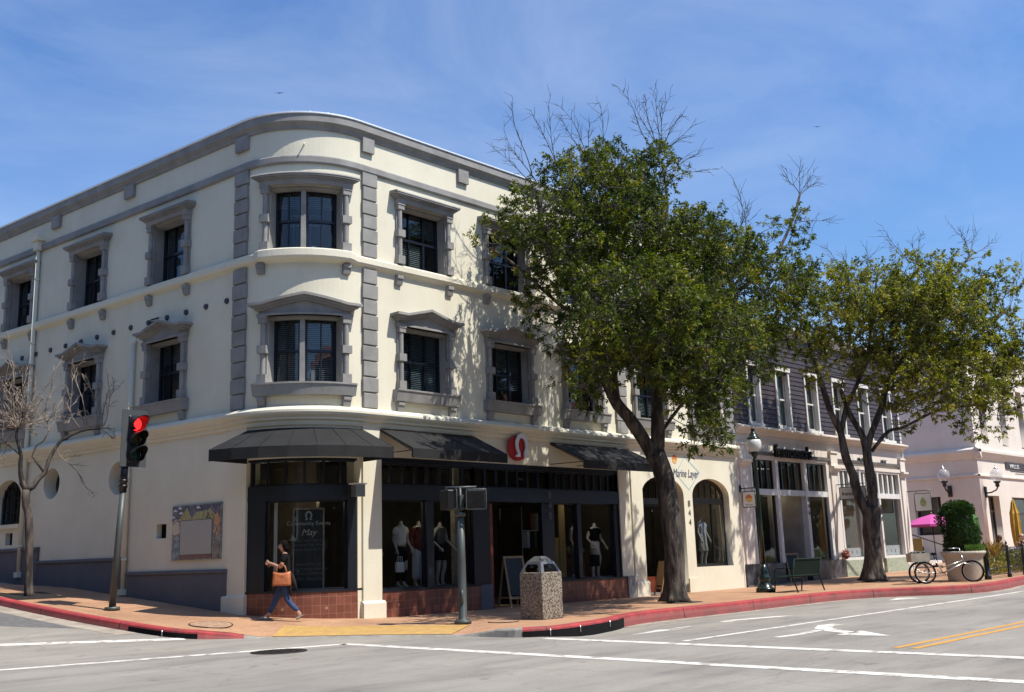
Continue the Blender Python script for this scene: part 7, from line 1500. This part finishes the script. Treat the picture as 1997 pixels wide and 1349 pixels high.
def tote(x,y,z,label,m,s=1):
    t=thing('tote_bag',label,'bag',(x,y,z)); bm=B(); bevbox(bm,(x,y,z+.13*s),(.26*s,.1*s,.26*s),.02); part('body',bm,m,t); bm=B()
    for dy in (-.03,.03): tube(bm,[(x-.07*s,y+dy,z+.25*s),(x-.05*s,y+dy,z+.4*s),(x+.05*s,y+dy,z+.4*s),(x+.07*s,y+dy,z+.25*s)],.008,6)
    part('handle',bm,m,t)
MZ=.56
mannequin(16.15,19.3,MZ+.05,'headless mannequin in a white tee and black trousers, left of the maroon one',M['manq'],M['cloth_w'],('trousers',M['blackc'],0),'tee',.1)
mannequin(16.75,19.35,MZ+.05,'headless mannequin in a maroon cardigan and pale blue wide trousers',M['manq'],M['maroon'],('trousers',M['cloth_lb'],.03),'coat',-.1)
mannequin(17.36,19.25,MZ+.02,'grey mannequin in a grey tank top and black shorts beside the pedestrian signal pole',mat('mannequin_stone',(.42,.42,.39),.6),M['cloth_g'],('shorts',M['blackc'],.28),'tank',.15,arms=(1,1))
mannequin(15.45,19.6,MZ+.05,'pale coated mannequin almost hidden behind the white corner pier',M['manq'],M['cloth_lb'],('trousers',M['cloth_g'],0),'coat',0)
mannequin(22.5,19.3,MZ,'mannequin in a coral vest and grey jeans left of the one in a white skirt',M['manq'],M['coral'],('trousers',mat('grey_denim',(.14,.15,.17),.8),0),'tank',.3)
mannequin(23.35,19.25,MZ,'mannequin in a black top and short white skirt holding a black bag',M['cloth_w'],M['blackc'],('skirt',M['cloth_w'],.38),'tee',-.1,head=False,arms=(.6,1))
t=mannequin(28.95,19.3,.72,'mannequin in a pale striped dress inside the arched window',M['manq'],M['cloth_lb'],('dress',mat('pale_stripe',(.42,.45,.42),.9,var=.3,vscale=30,stretch=(1,1,.02)),.42),'tee',0)
bm=B(); box(bm,(28.75,19.6,.45),(2.0,1.2,.6)); solo('window_plinth',bm,M['conc'],'low pale plinth under the mannequin in the arched window','plinth')
tote(15.92,19.08,MZ+.42,'small white tote bag hanging from the hand of the white tee mannequin',M['cloth_w'],.9)
tote(23.08,19.06,MZ+.35,'black bag hanging from the hand of the white skirt mannequin',M['blackc'],1.25)
# the walking woman
def walker():
    P=Vector((12.66,18.92,0)); z=G(P.x,P.y)-.148+.15; hd=Vector((-.72,.69,0)); rz=math.atan2(hd.x,-hd.y)   # own -y axis points along hd
    t=thing('person','woman in black top and blue jeans walking left with an orange shoulder bag','person',(P.x,P.y,z),rz=rz)
    g=Rig()
    g.j('pelvis',(0,0,.9),(.135,.105)); g.j('waist',(0,-.0,1.03),(.115,.085),'pelvis'); g.j('chest',(0,-.015,1.22),(.135,.1),'waist'); g.j('shb',(0,-.02,1.34),(.1,.07),'chest'); g.j('neck',(0,-.035,1.41),.046,'shb')
    g.j('jaw',(0,-.075,1.475),(.058,.062),'neck'); g.j('head',(0,-.075,1.545),(.078,.09),'jaw'); g.j('crown',(0,-.05,1.61),(.06,.07),'head')
    g.j('nose',(0,-.175,1.515),.012,'head'); 
    for s,n in ((1,'L'),(-1,'R')): g.j('ear'+n,(s*.083,-.05,1.53),.014,'head')
    # near arm is her left: elbow out in front, forearms raised to the chest
    g.j('shL',(.155,-.01,1.33),.05,'shb'); g.j('elL',(.2,-.06,1.09),.042,'shL'); g.j('wrL',(.1,-.29,1.19),.028,'elL'); hand(g,'wrL','elL',1,.9,'L')
    g.j('shR',(-.155,-.01,1.33),.05,'shb'); g.j('elR',(-.2,-.08,1.1),.042,'shR'); g.j('wrR',(-.07,-.29,1.16),.028,'elR'); hand(g,'wrR','elR',-1,.9,'R')
    # stride: right leg forward (heel down), left leg back pushing off the toe
    g.j('hpR',(-.08,-.02,.82),.088,'pelvis'); g.j('knR',(-.09,-.2,.48),.06,'hpR'); g.j('cfR',(-.09,-.26,.32),.052,'knR'); g.j('anR',(-.09,-.37,.11),.036,'cfR'); g.j('heR',(-.09,-.38,.045),.034,'anR'); g.j('toR',(-.09,-.54,.06),.028,'anR')
    g.j('hpL',(.08,.02,.82),.088,'pelvis'); g.j('knL',(.09,.04,.47),.06,'hpL'); g.j('cfL',(.09,.14,.33),.053,'knL'); g.j('anL',(.09,.32,.14),.036,'cfL'); g.j('heL',(.09,.37,.1),.034,'anL'); g.j('toL',(.09,.25,.025),.028,'anL')
    g.mesh('body',M['skin'],t,2)
    r_=Rig(); r_.j('chest',(0,-.015,1.22),(.158,.122)); r_.j('waist',(0,0,1.05),(.14,.11),'chest'); r_.j('hem',(0,0,.88),(.165,.135),'waist'); r_.j('shb',(0,-.02,1.33),(.12,.088),'chest'); r_.j('nk',(0,-.03,1.385),(.062,.055),'shb')
    for s,n in ((1,'L'),(-1,'R')): r_.j('sh'+n,(s*.155,-.01,1.335),.078,'shb'); r_.j('sl'+n,(s*.18,-.035,1.19),.066,'sh'+n)
    r_.mesh('shirt',M['blackc'],t,2)
    r_=Rig(); r_.j('pelvis',(0,0,.91),(.15,.12)); r_.j('wb',(0,0,.98),(.14,.11),'pelvis')
    for n,s,k,c_,a in (('R',-1,(-.09,-.2,.48),(-.09,-.26,.32),(-.09,-.355,.15)),('L',1,(.09,.04,.47),(.09,.14,.33),(.09,.3,.18))):
        r_.j('hp'+n,(s*.08,-.02 if n=='R' else .02,.82),.104,'pelvis'); r_.j('kn'+n,k,.07,'hp'+n); r_.j('c'+n,c_,.062,'kn'+n); r_.j('a'+n,a,.048,'c'+n)
    r_.mesh('jeans',M['denim'],t,2)
    # sneakers
    for he,to in (((-.09,-.36,.05),(-.09,-.56,.065)),((.09,.4,.1),(.09,.24,.03))):
        r_=Rig(); r_.j('a',(he[0],(he[1]*.8+to[1]*.2),he[2]+.045),(.042,.042)); r_.j('h',he,(.042,.04),'a'); r_.j('m',((he[0]+to[0])/2,(he[1]+to[1])/2,(he[2]+to[2])/2),(.044,.034),'a'); r_.j('t',to,(.04,.026),'m'); r_.mesh('shoe',mat('pale_sneaker',(.45,.4,.33),.7,var=.3,vscale=20),t,2)
    # hair: close cap with a bun and loose side locks
    bm=B(); ball(bm,(0,-.045,1.575),.1,(1,1.12,.98),18); bmesh.ops.delete(bm,geom=[v for v in bm.verts if v.co.y<-.085 and v.co.z<1.6],context='VERTS'); ball(bm,(0,.075,1.64),.048,(1,1,.9),12); ball(bm,(0,.0,1.51),.085,(.98,.8,1.1),12); part('hair',bm,M['hair'],t,local=True,smooth=True)
    for s in (-1,1): bm=B(); ball(bm,(s*.03,-.157,1.55),.009,(1,.6,.7),8); part('eye',bm,M['blackc'],t,local=True)
    bm=B(); box(bm,(0,-.152,1.478),(.035,.012,.007)); part('mouth',bm,mat('lips',(.35,.09,.07),.5),t,local=True)
    # dark cardigan tied at the waist, tails swinging
    bm=B(); lathe(bm,(0,0,0),[(.165,.86),(.18,.9),(.172,.97),(.15,1.0)],20,sc=(1,.85))
    for x0,y0,x1,y1,z1 in ((.13,-.1,.16,-.22,.55),(.14,.06,.16,.14,.52),(-.1,.1,-.12,.22,.6)): tube(bm,[(x0,y0,.93),((x0+x1)/2,(y0+y1)/2,.76),(x1,y1,z1)],[.06,.05,.02],8)
    part('tied_cardigan',bm,mat('black_cardigan',(.014,.009,.01),.95),t,local=True,smooth=True)
    # bag: a thing of its own on the near forearm
    w4=t.matrix_basis; q=w4@Vector((.27,-.03,.87)); b=thing('shoulder_bag','orange tan leather tote bag on the arm of the walking woman','bag',tuple(q),rz=rz)
    M['tan']=mat('tan_leather',(.55,.17,.055),.5,var=.25,vscale=7,bump=.2,bscale=25)
    bm=B(); g_=bmesh.ops.create_cube(bm,size=1); bmesh.ops.subdivide_edges(bm,edges=bm.edges[:],cuts=5,use_grid_fill=True)
    for v in bm.verts:
        x_,y_,z_=v.co; e=(z_+.5); v.co=Vector((x_*(.15-.07*e)*(1+.25*math.cos(y_*5)*e),y_*(.38-.03*e)+.0,z_*.29-.04*math.cos(y_*PI)*e*e+ .012*noise.noise(Vector((x_*3,y_*6,z_*5))))); v.co.x+=.02*noise.noise(Vector((1,y_*7,z_*4)))
    part('bag_body',bm,M['tan'],b,local=True,smooth=True)
    bm=B()
    for dx in (-.03,.03): tube(bm,[(dx,-.11,.1),(dx-.02,-.1,.24),(-.045,-.03,.31),(dx-.02,.06,.25),(dx,.11,.1)],.01,6)
    part('strap',bm,M['tan'],b,local=True)
walker()
# people seated at the cafe tables
def seated(x,y,rz,label,top,hair,legs=True,arms=0):
    z=G(x,y); t=thing('person',label,'person',(x,y,z),rz=rz); g=Rig()
    g.j('pelvis',(0,0,.53),(.14,.11)); g.j('waist',(0,.01,.68),(.12,.09),'pelvis'); g.j('chest',(0,0,.88),(.145,.1),'waist'); g.j('shb',(0,-.01,1.0),(.11,.07),'chest'); g.j('neck',(0,-.02,1.08),.048,'shb'); g.j('jaw',(0,-.05,1.14),(.058,.06),'neck'); g.j('head',(0,-.05,1.21),(.078,.09),'jaw'); g.j('crown',(0,-.03,1.275),.065,'head'); g.j('nose',(0,-.15,1.18),.012,'head')
    for s,n in ((1,'L'),(-1,'R')):
        g.j('ear'+n,(s*.083,-.03,1.19),.014,'head'); g.j('sh'+n,(s*.17,0,.99),.055,'shb'); g.j('el'+n,(s*.22,-.08,.76),.043,'sh'+n); g.j('wr'+n,(s*.1,-.3,.82+arms*.12),.028,'el'+n); hand(g,'wr'+n,'el'+n,s,.7,n)
        g.j('hp'+n,(s*.09,-.05,.5),.09,'pelvis'); g.j('kn'+n,(s*.1,-.45,.5),.065,'hp'+n); g.j('an'+n,(s*.1,-.48,.09),.04,'kn'+n); g.j('to'+n,(s*.1,-.62,.03),.03,'an'+n)
    g.mesh('body',M['skin'],t)
    r_=Rig(); r_.j('chest',(0,0,.88),(.168,.125)); r_.j('waist',(0,.01,.68),(.15,.12),'chest'); r_.j('hem',(0,0,.54),(.16,.13),'waist'); r_.j('shb',(0,-.01,.99),(.125,.09),'chest'); r_.j('nk',(0,-.02,1.05),(.06,.055),'shb')
    for s,n in ((1,'L'),(-1,'R')): r_.j('sh'+n,(s*.17,0,.985),.07,'shb'); r_.j('el'+n,(s*.22,-.08,.76),.056,'sh'+n); r_.j('c'+n,(s*.13,-.25,.8+arms*.1),.042,'el'+n)
    r_.mesh('top',top,t)
    r_=Rig(); r_.j('pelvis',(0,0,.52),(.155,.125)); 
    for s,n in ((1,'L'),(-1,'R')): r_.j('hp'+n,(s*.09,-.06,.5),.1,'pelvis'); r_.j('kn'+n,(s*.1,-.45,.5),.078,'hp'+n); r_.j('an'+n,(s*.1,-.48,.14),.055,'kn'+n)
    r_.mesh('trousers',M['denim'],t)
    bm=B(); ball(bm,(0,-.015,1.235),.1,(1,1.1,.98),16); bmesh.ops.delete(bm,geom=[v for v in bm.verts if v.co.y<-.06 and v.co.z<1.25],context='VERTS'); ball(bm,(0,.06,1.12),.075,(1.1,.7,1.7),12); part('hair',bm,hair,t,local=True,smooth=True)
    c=thing('cafe_chair','dark metal cafe chair under the '+label.split(' ')[0]+' with '+label.split(' with ')[1].split(' seated')[0],'chair',(x,y,z),rz=rz); bm=B(); bevbox(bm,(0,-.08,.42),(.42,.42,.03),.01); part('seat',bm,M['blackm'],c,local=True); bm=B(); tube(bm,[(-.2,.15,.45),(-.2,.2,.85),(.2,.2,.85),(.2,.15,.45)],.014,6); box(bm,(0,.19,.72),(.38,.02,.18)); part('backrest',bm,M['blackm'],c,local=True)
    for sx_ in (-1,1):
        for yy in (-.27,.12): bm=B(); tube(bm,[(sx_*.19,yy,.42),(sx_*.2,yy+(.03 if yy>0 else -.03),0)],.014,6); part('leg',bm,M['blackm'],c,local=True)
seated(41.55,14.35,R(60),'woman with long red brown hair seated at the table behind the fence',mat('grey_print_top',(.2,.19,.19),.9,var=.6,vscale=25),mat('auburn_hair',(.13,.04,.02),.6))
seated(43.0,14.0,R(-95),'person with blond hair seated at the right of the table behind the fence',mat('tan_top',(.45,.28,.13),.9),mat('blond_hair',(.5,.35,.18),.6),arms=1)
seated(40.2,15.0,R(20),'person with grey blond hair seated half hidden behind the green parasol',M['cloth_w'],mat('grey_hair',(.4,.36,.3),.6))
